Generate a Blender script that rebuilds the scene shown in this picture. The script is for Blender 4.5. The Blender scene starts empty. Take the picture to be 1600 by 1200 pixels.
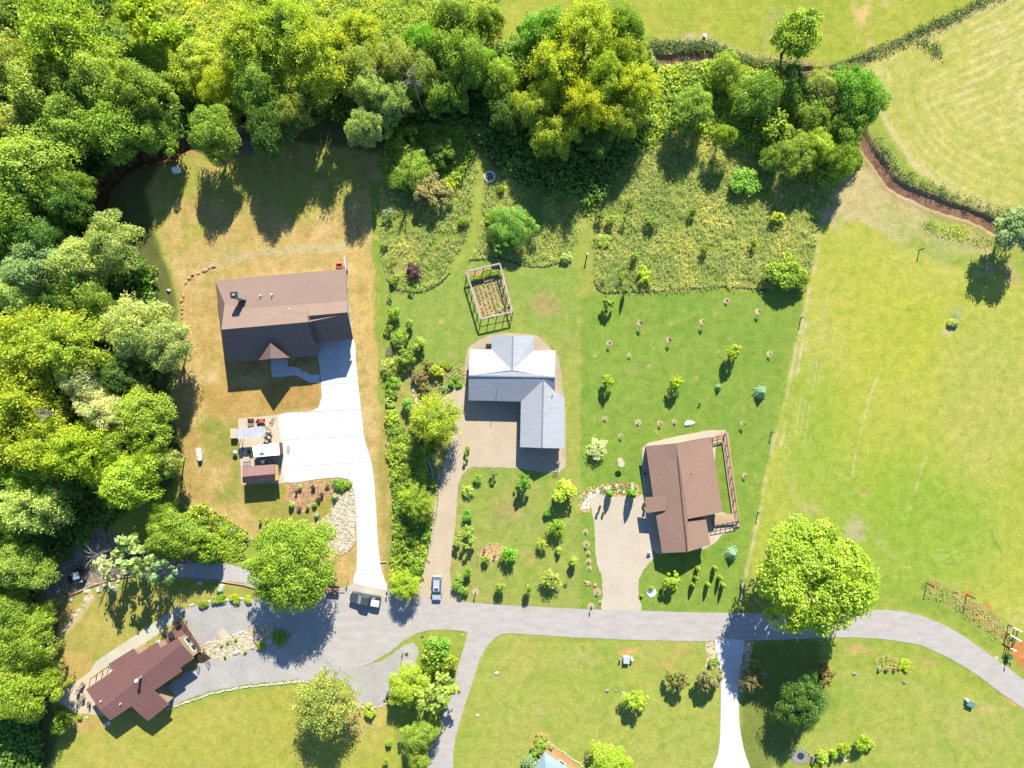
import bpy, bmesh, math, random
import numpy as np
from mathutils import Vector, Matrix
from mathutils.geometry import tessellate_polygon
C = bpy.context.scene.collection
rnd = random.Random(7)
R = math.radians
# ------------------------------------------------------------------ camera, sky, sun, exposure
PX = 0.12                      # metres per photo pixel on the ground
H = 134.0                      # flying height
cam_d = bpy.data.cameras.new("camera"); cam = bpy.data.objects.new("camera", cam_d); C.objects.link(cam)
cam.location = (0, 0, H); cam.rotation_euler = (0, 0, 0)
cam_d.sensor_width = 36; cam_d.lens = 36*H/(1600*PX); cam_d.clip_end = 6000; cam_d.clip_start = 1
bpy.context.scene.camera = cam
SUN_EL = 35.7
sdx, sdy = -2.2, -11.4         # direction in which shadows run on the ground (x east, y north)
sun_az = math.atan2(-sdx, -sdy)   # azimuth of the sun from north, clockwise
world = bpy.data.worlds.new("World"); bpy.context.scene.world = world; world.use_nodes = True
wn = world.node_tree; bgn = wn.nodes['Background']
sky = wn.nodes.new('ShaderNodeTexSky'); sky.sky_type = 'NISHITA'; sky.sun_disc = False
sky.sun_elevation = R(SUN_EL); sky.sun_rotation = sun_az; sky.altitude = 300
sky.air_density = 1.0; sky.dust_density = 0.15; sky.ozone_density = 7.0
wn.links.new(sky.outputs[0], bgn.inputs[0]); bgn.inputs[1].default_value = 0.1
sl = bpy.data.lights.new("sun", 'SUN'); sun = bpy.data.objects.new("sun", sl); C.objects.link(sun)
sl.energy = 5.0; sl.angle = R(0.5); sl.color = (1.0, 0.94, 0.80)
sd = Vector((sdx, sdy, 0)).normalized()
ldir = Vector((sd.x*math.cos(R(SUN_EL)), sd.y*math.cos(R(SUN_EL)), -math.sin(R(SUN_EL))))
sun.rotation_euler = ldir.to_track_quat('-Z', 'Y').to_euler()
vs = bpy.context.scene.view_settings
vs.view_transform = 'Standard'; vs.look = 'None'; vs.gamma = 1; vs.use_curve_mapping = False
vs.exposure = 1.6
KEXP = 2.5                    # how bright a sunlit albedo of 1 renders (used to pick base colours)

# ------------------------------------------------------------------ helpers
def W(px, py, z=0.0):
    """photo pixel + height above ground -> place in the world"""
    f = (H - z)/H
    return Vector(((px-800)*PX*f, (600-py)*PX*f, z))
def lin(c):
    c = c/255.0
    return c/12.92 if c <= 0.04045 else ((c+0.055)/1.055)**2.4
def T(r, g, b, k=None):
    k = k or KEXP
    return (lin(r)/k, lin(g)/k, lin(b)/k)
def link(o, parent=None):
    C.objects.link(o)
    if parent: o.parent = parent
    return o
def origin(p):
    v = Vector((0, 0, 0))
    while p is not None:
        v += p.location; p = p.parent
    return v
def tag(o, label=None, cat=None, group=None, kind=None):
    if label: o['label'] = label
    if cat: o['category'] = cat
    if group: o['group'] = group
    if kind: o['kind'] = kind
    return o
def empty(name, loc, label=None, cat=None, group=None, rz=0):
    o = bpy.data.objects.new(name, None); o.empty_display_size = 0.2
    o.location = loc; o.rotation_euler = (0, 0, rz); link(o)
    return tag(o, label, cat, group)
def mesh(name, verts, faces, mat=None, smooth=False):
    me = bpy.data.meshes.new(name); me.from_pydata(verts, [], faces)
    if mat: me.materials.append(mat)
    if smooth: me.polygons.foreach_set('use_smooth', [True]*len(me.polygons))
    me.update(); return me
def mobj(name, me, parent=None):
    return link(bpy.data.objects.new(name, me), parent)
class MB:
    """collects shapes for ONE mesh object; world coordinates unless local"""
    def __init__(s): s.v = []; s.f = []
    def add(s, vs, fs):
        o = len(s.v); s.v += [tuple(v) for v in vs]; s.f += [tuple(i+o for i in f) for f in fs]; return s
    def prism(s, pts, z0, z1, inset=0.0):
        """pts: list of (x,y) ccw or cw"""
        n = len(pts); a = sum(pts[i][0]*pts[(i+1) % n][1]-pts[(i+1) % n][0]*pts[i][1] for i in range(n))
        if a < 0: pts = pts[::-1]
        vs = [(p[0], p[1], z0) for p in pts]+[(p[0], p[1], z1) for p in pts]
        fs = [(i, (i+1) % n, n+(i+1) % n, n+i) for i in range(n)]
        if n <= 4: fs += [tuple(range(n, 2*n)), tuple(range(n-1, -1, -1))]
        else:
            for t in tessellate_polygon([[Vector((p[0], p[1], 0)) for p in pts]]):
                fs.append(tuple(n+i for i in t)); fs.append(tuple(reversed(t)))
        return s.add(vs, fs)
    def box(s, c, d, rz=0, rx=0, taper=1.0):
        hx, hy, hz = d[0]/2, d[1]/2, d[2]/2
        m = Matrix.Rotation(rz, 3, 'Z') @ Matrix.Rotation(rx, 3, 'X')
        vs = []
        for z, t in ((-hz, 1), (hz, taper)):
            for x, y in ((-hx, -hy), (hx, -hy), (hx, hy), (-hx, hy)):
                p = m @ Vector((x*t, y*t, z)); vs.append((c[0]+p.x, c[1]+p.y, c[2]+p.z))
        return s.add(vs, [(0, 3, 2, 1), (4, 5, 6, 7), (0, 1, 5, 4), (1, 2, 6, 5), (2, 3, 7, 6), (3, 0, 4, 7)])
    def bar(s, a, b, w=0.1, h=None):
        a = Vector(a); b = Vector(b); h = h or w; d = (b-a).normalized()
        up = Vector((0, 0, 1)) if abs(d.z) < 0.9 else Vector((1, 0, 0))
        x = d.cross(up).normalized()*w/2; y = x.cross(d).normalized()*h/2
        vs = [p+q for p in (a, b) for q in (-x-y, x-y, x+y, -x+y)]
        return s.add(vs, [(3, 2, 1, 0), (4, 5, 6, 7), (0, 1, 5, 4), (1, 2, 6, 5), (2, 3, 7, 6), (3, 0, 4, 7)])
    def cone(s, c, r0, r1, z0, z1, n=12):
        vs = [(c[0]+r0*math.cos(i*2*math.pi/n), c[1]+r0*math.sin(i*2*math.pi/n), z0) for i in range(n)]
        vs += [(c[0]+r1*math.cos(i*2*math.pi/n), c[1]+r1*math.sin(i*2*math.pi/n), z1) for i in range(n)]
        return s.add(vs, [(i, (i+1) % n, n+(i+1) % n, n+i) for i in range(n)]+[tuple(range(n-1, -1, -1)), tuple(range(n, 2*n))])
    def tube(s, pts, rads, n=6):
        vs = []; k = len(pts)
        for i, p in enumerate(pts):
            p = Vector(p); d = (Vector(pts[min(i+1, k-1)])-Vector(pts[max(i-1, 0)])).normalized()
            up = Vector((0, 0, 1)) if abs(d.z) < 0.9 else Vector((1, 0, 0))
            x = d.cross(up).normalized(); y = x.cross(d).normalized()
            for j in range(n):
                a = j*2*math.pi/n; vs.append(p+(x*math.cos(a)+y*math.sin(a))*rads[i])
        fs = [(i*n+j, i*n+(j+1) % n, (i+1)*n+(j+1) % n, (i+1)*n+j) for i in range(k-1) for j in range(n)]
        fs += [tuple(range(n-1, -1, -1)), tuple(range((k-1)*n, k*n))]
        return s.add(vs, fs)
    def build(s, name, mat, parent=None, local=False, smooth=False, bevel=0):
        o = origin(parent) if (parent and not local) else Vector((0, 0, 0))
        me = mesh(name, [(v[0]-o.x, v[1]-o.y, v[2]-o.z) for v in s.v], s.f, mat, smooth)
        ob = mobj(name, me, parent)
        if bevel:
            m = ob.modifiers.new('bevel', 'BEVEL'); m.width = bevel; m.segments = 2; m.limit_method = 'ANGLE'
        return ob

# ------------------------------------------------------------------ materials
def newmat(name):
    m = bpy.data.materials.new(name); m.use_nodes = True
    return m, m.node_tree, m.node_tree.nodes['Principled BSDF']
def N(nt, t, **k):
    n = nt.nodes.new(t)
    for a, b in k.items(): setattr(n, a, b)
    return n
def mix(nt, fac, a, b, mode='MIX'):
    m = N(nt, 'ShaderNodeMix', data_type='RGBA', blend_type=mode)
    for sock, val in ((m.inputs[0], fac), (m.inputs[6], a), (m.inputs[7], b)):
        if hasattr(val, 'is_linked'): nt.links.new(val, sock)
        else: sock.default_value = val if not isinstance(val, tuple) else (*val[:3], 1)
    return m.outputs[2]
def noise(nt, scale, detail=4, rough=0.6, vec=None, dist=0):
    n = N(nt, 'ShaderNodeTexNoise'); n.inputs['Scale'].default_value = scale; n.inputs['Detail'].default_value = detail
    n.inputs['Roughness'].default_value = rough; n.inputs['Distortion'].default_value = dist
    if vec is None:
        g = N(nt, 'ShaderNodeNewGeometry'); vec = g.outputs['Position']
    nt.links.new(vec, n.inputs['Vector']); return n.outputs[0]
def ramp(nt, src, stops):
    r = N(nt, 'ShaderNodeValToRGB'); e = r.color_ramp.elements
    while len(e) < len(stops): e.new(0.5)
    for i, (p, c) in enumerate(stops):
        e[i].position = p; e[i].color = (*c[:3], 1) if isinstance(c, tuple) else (c, c, c, 1)
    nt.links.new(src, r.inputs[0]); return r.outputs[0]
def bump(nt, bs, src, strength=0.3, dist=0.05):
    b = N(nt, 'ShaderNodeBump'); b.inputs['Strength'].default_value = strength; b.inputs['Distance'].default_value = dist
    nt.links.new(src, b.inputs['Height']); nt.links.new(b.outputs[0], bs.inputs['Normal'])
_mc = {}
def speck(name, base, var=0.25, scale=3.0, rough=0.85, big=0.15, bmp=0.4, bigscale=0.25, metal=0.0, speckle=0.0, spec=0.25, stretch=None):
    """base colour with small grain, larger mottling and optional light specks"""
    if name in _mc: return _mc[name]
    m, nt, bs = newmat(name)
    vec = None
    g = N(nt, 'ShaderNodeNewGeometry'); vec = g.outputs['Position']
    if stretch:
        mp = N(nt, 'ShaderNodeMapping'); mp.inputs['Rotation'].default_value = (0, 0, stretch[0]); mp.inputs['Scale'].default_value = (1, stretch[1], 1)
        nt.links.new(vec, mp.inputs[0]); vec = mp.outputs[0]
    a = noise(nt, scale, 5, 0.7, vec); b = noise(nt, bigscale, 4, 0.6, vec)
    ra = ramp(nt, a, [(0.25, 1-var), (0.75, 1+var)]); rb = ramp(nt, b, [(0.3, 1-big), (0.7, 1+big)])
    col = mix(nt, 1.0, mix(nt, 1.0, base, ra, 'MULTIPLY'), rb, 'MULTIPLY')
    if speckle:
        v = N(nt, 'ShaderNodeTexVoronoi'); v.inputs['Scale'].default_value = 3.2; nt.links.new(vec, v.inputs['Vector'])
        sp = ramp(nt, v.outputs['Color'], [(0.25, 1-speckle), (0.8, 1+speckle)])
        col = mix(nt, 1.0, col, sp, 'MULTIPLY')
    nt.links.new(col, bs.inputs['Base Color']); bs.inputs['Roughness'].default_value = rough
    bs.inputs['Metallic'].default_value = metal; bs.inputs['Specular IOR Level'].default_value = spec
    if bmp: bump(nt, bs, a, bmp, 0.06)
    _mc[name] = m; return m
def plain(name, base, rough=0.5, metal=0.0, spec=0.5):
    if name in _mc: return _mc[name]
    m, nt, bs = newmat(name)
    a = noise(nt, 6, 3); r = ramp(nt, a, [(0.3, 0.93), (0.7, 1.07)])
    nt.links.new(mix(nt, 1.0, base, r, 'MULTIPLY'), bs.inputs['Base Color'])
    bs.inputs['Roughness'].default_value = rough; bs.inputs['Metallic'].default_value = metal; bs.inputs['Specular IOR Level'].default_value = spec
    _mc[name] = m; return m
def leafmat():
    m, nt, bs = newmat('leaves')
    oi = N(nt, 'ShaderNodeObjectInfo'); at = N(nt, 'ShaderNodeAttribute', attribute_name='tone')
    r = ramp(nt, at.outputs['Fac'], [(0.0, (0.50, 0.62, 0.70)), (0.5, (0.95, 0.98, 0.95)), (0.85, (1.35, 1.22, 1.0)), (1.0, (1.9, 1.5, 1.2))])
    col = mix(nt, 1.0, oi.outputs['Color'], r, 'MULTIPLY')
    df = N(nt, 'ShaderNodeBsdfDiffuse'); tr = N(nt, 'ShaderNodeBsdfTranslucent'); gl = N(nt, 'ShaderNodeBsdfGlossy')
    gl.inputs['Roughness'].default_value = 0.45; gl.inputs['Color'].default_value = (0.75, 0.85, 0.9, 1)
    nt.links.new(col, df.inputs[0])
    tc = mix(nt, 1.0, col, (1.25, 1.15, 0.35), 'MULTIPLY'); nt.links.new(tc, tr.inputs[0])
    m1 = N(nt, 'ShaderNodeMixShader'); m1.inputs[0].default_value = 0.5
    nt.links.new(df.outputs[0], m1.inputs[1]); nt.links.new(tr.outputs[0], m1.inputs[2])
    m2 = N(nt, 'ShaderNodeMixShader'); m2.inputs[0].default_value = 0.02
    nt.links.new(m1.outputs[0], m2.inputs[1]); nt.links.new(gl.outputs[0], m2.inputs[2])
    nt.links.new(m2.outputs[0], nt.nodes['Material Output'].inputs[0])
    return m
def groundmat():
    m, nt, bs = newmat('ground')
    at = N(nt, 'ShaderNodeAttribute', attribute_name='col'); ro = N(nt, 'ShaderNodeAttribute', attribute_name='rough')
    f = noise(nt, 2.6, 6, 0.75); c = noise(nt, 0.55, 5, 0.7, dist=0.4)
    rf = ramp(nt, f, [(0.32, (0.60, 0.68, 0.55)), (0.5, (1, 1, 1)), (0.68, (1.38, 1.28, 1.4))])
    rc = ramp(nt, c, [(0.32, (0.76, 0.86, 0.72)), (0.5, (1, 1, 1)), (0.68, (1.22, 1.13, 1.24))])
    rough = mix(nt, ro.outputs['Fac'], (1, 1, 1), rf)
    col = mix(nt, 1.0, mix(nt, 1.0, at.outputs['Color'], rough, 'MULTIPLY'), rc, 'MULTIPLY')
    nt.links.new(col, bs.inputs['Base Color']); bs.inputs['Roughness'].default_value = 0.95
    bs.inputs['Specular IOR Level'].default_value = 0.1
    bump(nt, bs, noise(nt, 4.0, 5, 0.8), 0.75, 0.12)
    return m
def watermat():
    m, nt, bs = newmat('creek_water')
    a = noise(nt, 0.8, 4); r = ramp(nt, a, [(0.3, T(110, 78, 56)), (0.7, T(172, 132, 98))])
    nt.links.new(r, bs.inputs['Base Color']); bs.inputs['Roughness'].default_value = 0.12
    bump(nt, bs, noise(nt, 3, 3), 0.1, 0.03); return m
LEAF = leafmat(); GROUND = groundmat(); WATER = watermat()
BARK = speck('bark', T(120, 105, 88), 0.3, 5)
ASPHALT = speck('asphalt', T(205, 197, 190), 0.2, 3.5, 0.9, 0.1, 0.5, 0.35, stretch=(R(2), 3.0))
LANE = speck('asphalt_lane', T(205, 200, 196), 0.16, 3.5, 0.9, 0.10, 0.3, 0.12)
GRAVEL_GREY = speck('grey_gravel', T(196, 192, 186), 0.24, 3.2, 0.95, 0.12, 0.7)
GRAVEL_TAN = speck('tan_gravel', T(216, 197, 170), 0.2, 3.5, 0.95, 0.06, 0.6)
GRAVEL_PALE = speck('pale_gravel', T(220, 206, 184), 0.2, 3.5, 0.95, 0.06, 0.6)
CONCRETE = speck('white_concrete', T(249, 247, 244, 2.7), 0.06, 2.0, 0.8, 0.07, 0.1, 0.2)
CONCRETE_JOINT = speck('concrete_joint', T(208, 208, 210), 0.1, 2.0, 0.9)
CONCRETE_TAN = speck('tan_concrete', T(228, 210, 182), 0.12, 3.0, 0.9, 0.08, 0.2)
CONCRETE_OLD = speck('weathered_concrete', T(215, 212, 190), 0.12, 2.0, 0.9, 0.1, 0.2)
BED_MULCH = speck('mulch', T(200, 160, 118), 0.35, 3.0, 0.95, 0.1, 1.0, speckle=0.3)
BED_STRAW = speck('straw_mulch', T(224, 186, 128), 0.35, 3.0, 0.95, 0.1, 1.0, speckle=0.25)
BED_ROCK = speck('river_rock', T(222, 200, 160), 0.40, 2.6, 0.95, 0.06, 1.0, speckle=0.35)
BED_DARK = speck('dark_gravel', T(165, 150, 134), 0.4, 2.0, 0.95, 0.25, 1.0, speckle=0.35)
SHINGLE1 = speck('brown_grey_shingles', T(165, 142, 131), 0.16, 3.6, 0.95, 0.04, 0.5, 0.25, spec=0.05)
SHINGLE3 = speck('brown_shingles', T(176, 144, 127), 0.14, 3.0, 0.95, 0.05, 0.5, 0.3, spec=0.05)
METAL2 = speck('grey_metal_roof', T(200, 204, 211), 0.05, 2.5, 0.75, 0.07, 0.05, 0.3, metal=0.0, spec=0.15, stretch=(R(90), 6))
METAL4 = speck('maroon_metal_roof', T(148, 108, 103), 0.06, 2.0, 0.55, 0.05, 0.05, spec=0.3)
METAL_SHED = speck('rose_brown_metal_roof', T(160, 120, 116), 0.06, 2.0, 0.6, 0.05, 0.05, spec=0.3)
METAL5 = speck('teal_metal_roof', T(160, 190, 192), 0.05, 2.0, 0.5, 0.05, 0.05, spec=0.4)
WALL_WHITE = speck('cream_siding', T(232, 224, 208), 0.05, 1.5, 0.7, 0.05, 0.1)
WALL_TAN = speck('tan_siding', T(190, 165, 135), 0.1, 1.5, 0.8, 0.05, 0.1)
WALL_GREY = speck('grey_siding', T(180, 180, 178), 0.1, 1.5, 0.8, 0.05, 0.1)
WOOD = speck('weathered_deck_boards', T(205, 165, 132), 0.25, 3, 0.85, 0.1, 0.3)
WOOD_DARK = speck('dark_timber', T(105, 80, 68), 0.25, 3, 0.85, 0.1, 0.3)
WOOD_GREY = speck('grey_timber', T(165, 152, 138), 0.25, 3, 0.85, 0.1, 0.3)
STONE = speck('pale_stone', T(232, 218, 205), 0.25, 2, 0.9, 0.15, 0.6)
STONE_GREY = speck('grey_stone', T(170, 165, 158), 0.3, 2, 0.9, 0.15, 0.6)
STONE_TAN = speck('tan_stone', T(215, 185, 140), 0.3, 2, 0.9, 0.15, 0.6)
STONE_DARK = speck('dark_edging_stone', T(95, 90, 82), 0.3, 2, 0.9, 0.15, 0.6)
WHITE = plain('white_paint', (0.72, 0.72, 0.72), 0.4)
BLACK = plain('black_paint', (0.02, 0.02, 0.022), 0.4)
GLASS = plain('dark_glass', (0.02, 0.03, 0.035), 0.08)
RUBBER = plain('rubber', (0.02, 0.02, 0.02), 0.85)
STEEL = plain('steel', (0.35, 0.35, 0.36), 0.4, 0.6)
GREEN_PAINT = plain('green_paint', T(120, 160, 140), 0.5)
RED = plain('red_paint', T(215, 90, 75), 0.45)
CHARCOAL = plain('charcoal_car_paint', (0.03, 0.04, 0.045), 0.3)
SILVER = plain('silver_car_paint', (0.36, 0.40, 0.46), 0.35, 0.3)
YELLOW = plain('yellow_paint', T(225, 200, 90), 0.5)
BLUEPLASTIC = plain('blue_plastic', T(90, 130, 190), 0.5)

# ------------------------------------------------------------------ ground painting (real ground colours by area)
rng = np.random.default_rng(11)
STEP = 3.0; X0, X1, Y0, Y1 = -170, 1770, -170, 1370
xs = np.arange(X0, X1+0.1, STEP); ys = np.arange(Y0, Y1+0.1, STEP)
GX, GY = np.meshgrid(xs, ys)
def vnoise(scale, seed, octs=4):
    out = np.zeros_like(GX); amp = 1; tot = 0
    for o in range(octs):
        r = np.random.default_rng(seed*17+o); g = r.random((256, 256))
        u = GX/scale*2**o+400.3; v = GY/scale*2**o+400.7
        iu = np.floor(u).astype(int); iv = np.floor(v).astype(int); fu = u-iu; fv = v-iv
        fu = fu*fu*(3-2*fu); fv = fv*fv*(3-2*fv)
        a = g[iv % 256, iu % 256]; b = g[iv % 256, (iu+1) % 256]; c = g[(iv+1) % 256, iu % 256]; d = g[(iv+1) % 256, (iu+1) % 256]
        out += amp*((a*(1-fu)+b*fu)*(1-fv)+(c*(1-fu)+d*fu)*fv); tot += amp; amp *= 0.55
    return out/tot
n_a, n_b, n_c, n_d = vnoise(120, 1), vnoise(40, 2), vnoise(18, 3), vnoise(60, 4)
wx = (vnoise(30, 5)-.5); wy = (vnoise(30, 6)-.5)
COL = np.zeros(GX.shape+(3,)); COL[:] = T(168, 182, 78); ROU = np.full(GX.shape, 0.6); DEP = np.zeros_like(GX)
def sdist(pts, closed=True, warp=8):
    x = GX+wx*warp*2; y = GY+wy*warp*2
    best = np.full(GX.shape, 1e9); inside = np.zeros(GX.shape, bool); n = len(pts)
    for i in range(n if closed else n-1):
        (ax, ay), (bx, by) = pts[i], pts[(i+1) % n]
        dx, dy = bx-ax, by-ay; L = dx*dx+dy*dy+1e-9
        t = np.clip(((x-ax)*dx+(y-ay)*dy)/L, 0, 1)
        best = np.minimum(best, (x-ax-t*dx)**2+(y-ay-t*dy)**2)
        if closed:
            cond = ((ay > y) != (by > y)); xi = (bx-ax)*(y-ay)/(by-ay if by != ay else 1e-9)+ax
            inside ^= cond & (x < xi)
    d = np.sqrt(best); return np.where(inside, -d, d) if closed else d
def sstep(d, f): 
    t = np.clip(0.5-d/(2*f), 0, 1); return t*t*(3-2*t)
def lay(mask, col, rough=None):
    c = np.array(col); COL[:] = COL*(1-mask[..., None])+c*mask[..., None]
    if rough is not None: ROU[:] = ROU*(1-mask)+rough*mask
def patch(pts, col, f=4, amt=1.0, rough=None, brk=0.0, warp=6, nz=None):
    """soft-edged area of ground; brk>0 breaks it up with noise"""
    m = sstep(sdist(pts, True, warp), f)*amt
    if brk: m = m*np.clip((( n_b if nz is None else nz)-0.5)*4+1-brk, 0, 1)
    lay(m, col, rough)
def strip(pts, w, col, f=1.5, amt=0.7, brk=0.4, rough=None, warp=2):
    m = sstep(sdist(pts, False, warp)-w/2, f)*amt
    if brk: m = m*np.clip((n_c-0.5)*5+1-brk, 0, 1)
    lay(m, col, rough)
def blob(x, y, rx, ry, col, amt=0.6, brk=0.3, rot=0, rough=None):
    c, s = math.cos(R(rot)), math.sin(R(rot)); u = (GX-x+wx*8)*c+(GY-y+wy*8)*s; v = -(GX-x)*s+(GY-y)*c
    d = np.sqrt((u/rx)**2+(v/ry)**2); m = np.clip(1.5-d*1.5, 0, 1); m = m*m*(3-2*m)*amt
    if brk: m = m*np.clip((n_c-0.5)*5+1-brk, 0, 1)
    lay(m, col, rough)
TAN = T(212, 184, 116); TAN2 = T(230, 202, 144); DIRT = T(220, 172, 114); LAWN = T(150, 174, 74); LAWN2 = T(146, 172, 72)
PAST = T(192, 194, 84); PASTG = T(152, 184, 64); HAY = T(198, 194, 98); MEAD = T(166, 176, 84); PALE = T(216, 202, 148); DARKG = T(110, 150, 60); FLOOR = T(112, 118, 66)
# areas (photo pixels)
P_pasture = [(1283, 340), (1310, 345), (1345, 340), (1400, 372), (1450, 400), (1530, 425), (1600, 440), (1780, 470), (1780, 1060), (1640, 1000), (1600, 985), (1578, 975), (1560, 962), (1500, 928), (1450, 908), (1390, 900), (1300, 905), (1175, 905), (1172, 850), (1190, 760), (1215, 670), (1245, 540), (1262, 450)]
P_hay = [(1300, 112), (1400, 68), (1480, 38), (1560, -5), (1620, -60), (1780, -170), (1780, 360), (1620, 345), (1575, 335), (1520, 322), (1460, 290), (1420, 255), (1385, 200), (1370, 165), (1372, 120)]
P_topfield = [(775, -170), (1700, -170), (1545, -5), (1440, 45), (1350, 85), (1300, 108), (1240, 100), (1170, 90), (1110, 62), (1030, 68), (1010, 90), (960, 100), (765, 75), (775, 30), (800, -10)]
P_meadW = [(592, 285), (640, 205), (745, 200), (745, 262), (738, 300), (735, 350), (722, 385), (705, 410), (690, 440), (655, 455), (620, 450), (604, 432), (596, 390), (596, 330)]
P_meadM = [(757, 300), (790, 260), (840, 280), (905, 300), (905, 335), (900, 375), (885, 408), (850, 412), (820, 408), (795, 400), (770, 400), (735, 405), (745, 385), (755, 350)]
P_meadE = [(928, 330), (935, 250), (1000, 190), (1030, 120), (1120, 120), (1250, 120), (1340, 200), (1330, 270), (1295, 300), (1278, 350), (1265, 420), (1255, 462), (1200, 452), (1120, 449), (1050, 455), (985, 456), (940, 452), (928, 430)]
P_meadN = [(180, -170), (790, -170), (790, -10), (770, 60), (600, 100), (440, 140), (360, 190), (250, 120), (150, 60)]
P_wood = [(-170, -170), (200, -170), (160, 30), (250, 120), (330, 190), (470, 130), (620, 90), (760, 60), (1000, 110), (1020, 200), (930, 320), (820, 290), (770, 260), (730, 195), (640, 190), (590, 240), (480, 225), (420, 225), (380, 235), (300, 235), (255, 250), (225, 300), (255, 400), (275, 470), (270, 560), (262, 640), (285, 700), (270, 760), (225, 780), (130, 850), (60, 900), (60, 950), (90, 980), (75, 1080), (90, 1140), (60, 1370), (-170, 1370)]
P_dry = [(262, 235), (420, 225), (590, 235), (600, 290), (596, 400), (602, 500), (606, 600), (612, 700), (615, 800), (612, 925), (560, 925), (500, 900), (400, 850), (330, 820), (280, 770), (285, 690), (270, 640), (275, 560), (280, 480), (262, 400), (225, 300)]
P_h2 = [(596, 285), (604, 440), (650, 455), (700, 440), (735, 408), (930, 400), (940, 455), (905, 460), (905, 955), (600, 945), (612, 700), (600, 500), (582, 400), (580, 300)]
P_h3 = [(905, 455), (1258, 458), (1240, 540), (1215, 660), (1190, 760), (1168, 860), (1160, 958), (905, 958)]
P_low = [(60, 930), (420, 915), (500, 960), (290, 1100), (120, 1110), (80, 1090), (75, 1000)]
P_south = [(100, 1120), (270, 1110), (500, 1060), (610, 1100), (640, 1370), (100, 1370)]
P_southE = [(725, 990), (1120, 1000), (1600, 1110), (1780, 1240), (1780, 1370), (690, 1370)]
P_creekE = [(1010, 92), (1045, 96), (1085, 88), (1112, 86), (1140, 96), (1175, 112), (1215, 112), (1245, 112), (1270, 116), (1296, 120), (1312, 135), (1325, 165), (1340, 205), (1352, 228), (1372, 258), (1392, 283), (1420, 303), (1460, 320), (1500, 333), (1535, 345), (1565, 362), (1600, 372), (1660, 385), (1790, 400)]
P_creekW = [(700, 120), (600, 150), (500, 165), (420, 180), (372, 180), (365, 200), (330, 215), (290, 225), (262, 240), (215, 243), (185, 262), (160, 285), (150, 320), (120, 350), (60, 370), (-180, 400)]
# base areas
patch(P_topfield, T(174, 184, 70), 3); patch(P_hay, HAY, 2); patch(P_pasture, PAST, 3)
patch(P_dry, TAN, 6, rough=0.8); patch(P_h2, T(168, 178, 90), 3); patch(P_h3, LAWN2, 3, rough=0.6)
patch(P_low, T(186, 178, 92), 4); patch(P_south, T(186, 184, 82), 4); patch(P_southE, T(178, 186, 88), 3)
for P in (P_meadW, P_meadM, P_meadE): patch(P, MEAD, 3, rough=1.0)
patch(P_meadN, T(176, 196, 62), 8, rough=1.0)
patch(P_wood, FLOOR, 6, rough=0.9)
# colour drift inside the fields
lay(np.clip((n_a-.5)*3, 0, 1)*.5*sstep(sdist(P_pasture), 6), T(206, 200, 110))
lay(np.clip((.52-n_a)*3.5, 0, 1)*.55*sstep(sdist(P_pasture), 6), T(166, 188, 62))
blob(1440, 830, 190, 150, PASTG, .8, 0); blob(1280, 760, 90, 130, PASTG, .6, 0); blob(1260, 640, 60, 150, T(160, 184, 70), .6, 0)
blob(1400, 520, 120, 160, T(190, 196, 62), .45, 0); blob(1540, 620, 110, 180, T(196, 192, 108), .5, 0)
for P, a, b in ((P_h3, T(122, 166, 62), T(150, 180, 72)), (P_h2, T(138, 176, 74), T(192, 176, 104)), (P_southE, T(148, 178, 66), T(192, 186, 98)), (P_topfield, T(150, 176, 60), T(192, 190, 84)), (P_south, T(172, 182, 72), T(206, 192, 104)), (P_low, T(164, 176, 82), T(212, 184, 116))):
    s_ = sstep(sdist(P), 6); lay(np.clip((n_d-.52)*4, 0, 1)*.6*s_, a); lay(np.clip((.46-n_a)*5, 0, 1)*.6*s_, b)
for P in (P_meadW, P_meadM, P_meadE, P_meadN):
    s_ = sstep(sdist(P), 5); lay(np.clip((n_c-.52)*6, 0, 1)*.6*s_, T(196, 190, 118)); lay(np.clip((.47-n_c)*6, 0, 1)*.5*s_, T(128, 156, 58)); lay(np.clip((n_b-.55)*5, 0, 1)*.5*s_, T(186, 170, 112))
# dry builder's ground round the new house
s_ = sstep(sdist(P_dry), 8)
lay(np.clip((n_b-.52)*5, 0, 1)*.7*s_, TAN2); lay(np.clip((.47-n_c)*6, 0, 1)*.45*s_, T(184, 150, 82)); lay(np.clip((n_d-.56)*6, 0, 1)*.5*s_, T(190, 176, 92))
patch([(255, 235), (420, 225), (560, 235), (585, 300), (520, 330), (450, 345), (380, 345), (300, 380), (262, 400), (240, 330)], T(172, 178, 78), 16, .85, brk=.15)
patch([(550, 300), (592, 290), (600, 900), (612, 920), (580, 600), (560, 430), (540, 400)], T(222, 188, 112), 8, .7, brk=.2)
patch([(578, 285), (594, 285), (598, 380), (606, 500), (614, 640), (592, 640), (586, 480)], T(150, 172, 70), 3, .9)
patch([(590, 640), (614, 640), (618, 800), (615, 925), (600, 900), (590, 780)], T(160, 158, 76), 5, .7, brk=.2)
patch([(400, 390), (330, 410), (300, 440), (292, 500), (340, 500), (342, 440), (420, 425), (540, 420), (540, 400)], T(206, 176, 110), 6, .5)
patch([(310, 650), (345, 640), (372, 650), (378, 790), (340, 790), (325, 740)], T(158, 164, 72), 8, .85, brk=.1)
patch([(378, 755), (450, 755), (500, 780), (540, 770), (500, 830), (450, 820), (420, 850), (390, 800)], T(168, 166, 74), 6, .8)
patch([(285, 620), (285, 770), (320, 790), (330, 760), (312, 700), (300, 640)], T(186, 160, 88), 8, .6)
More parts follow.
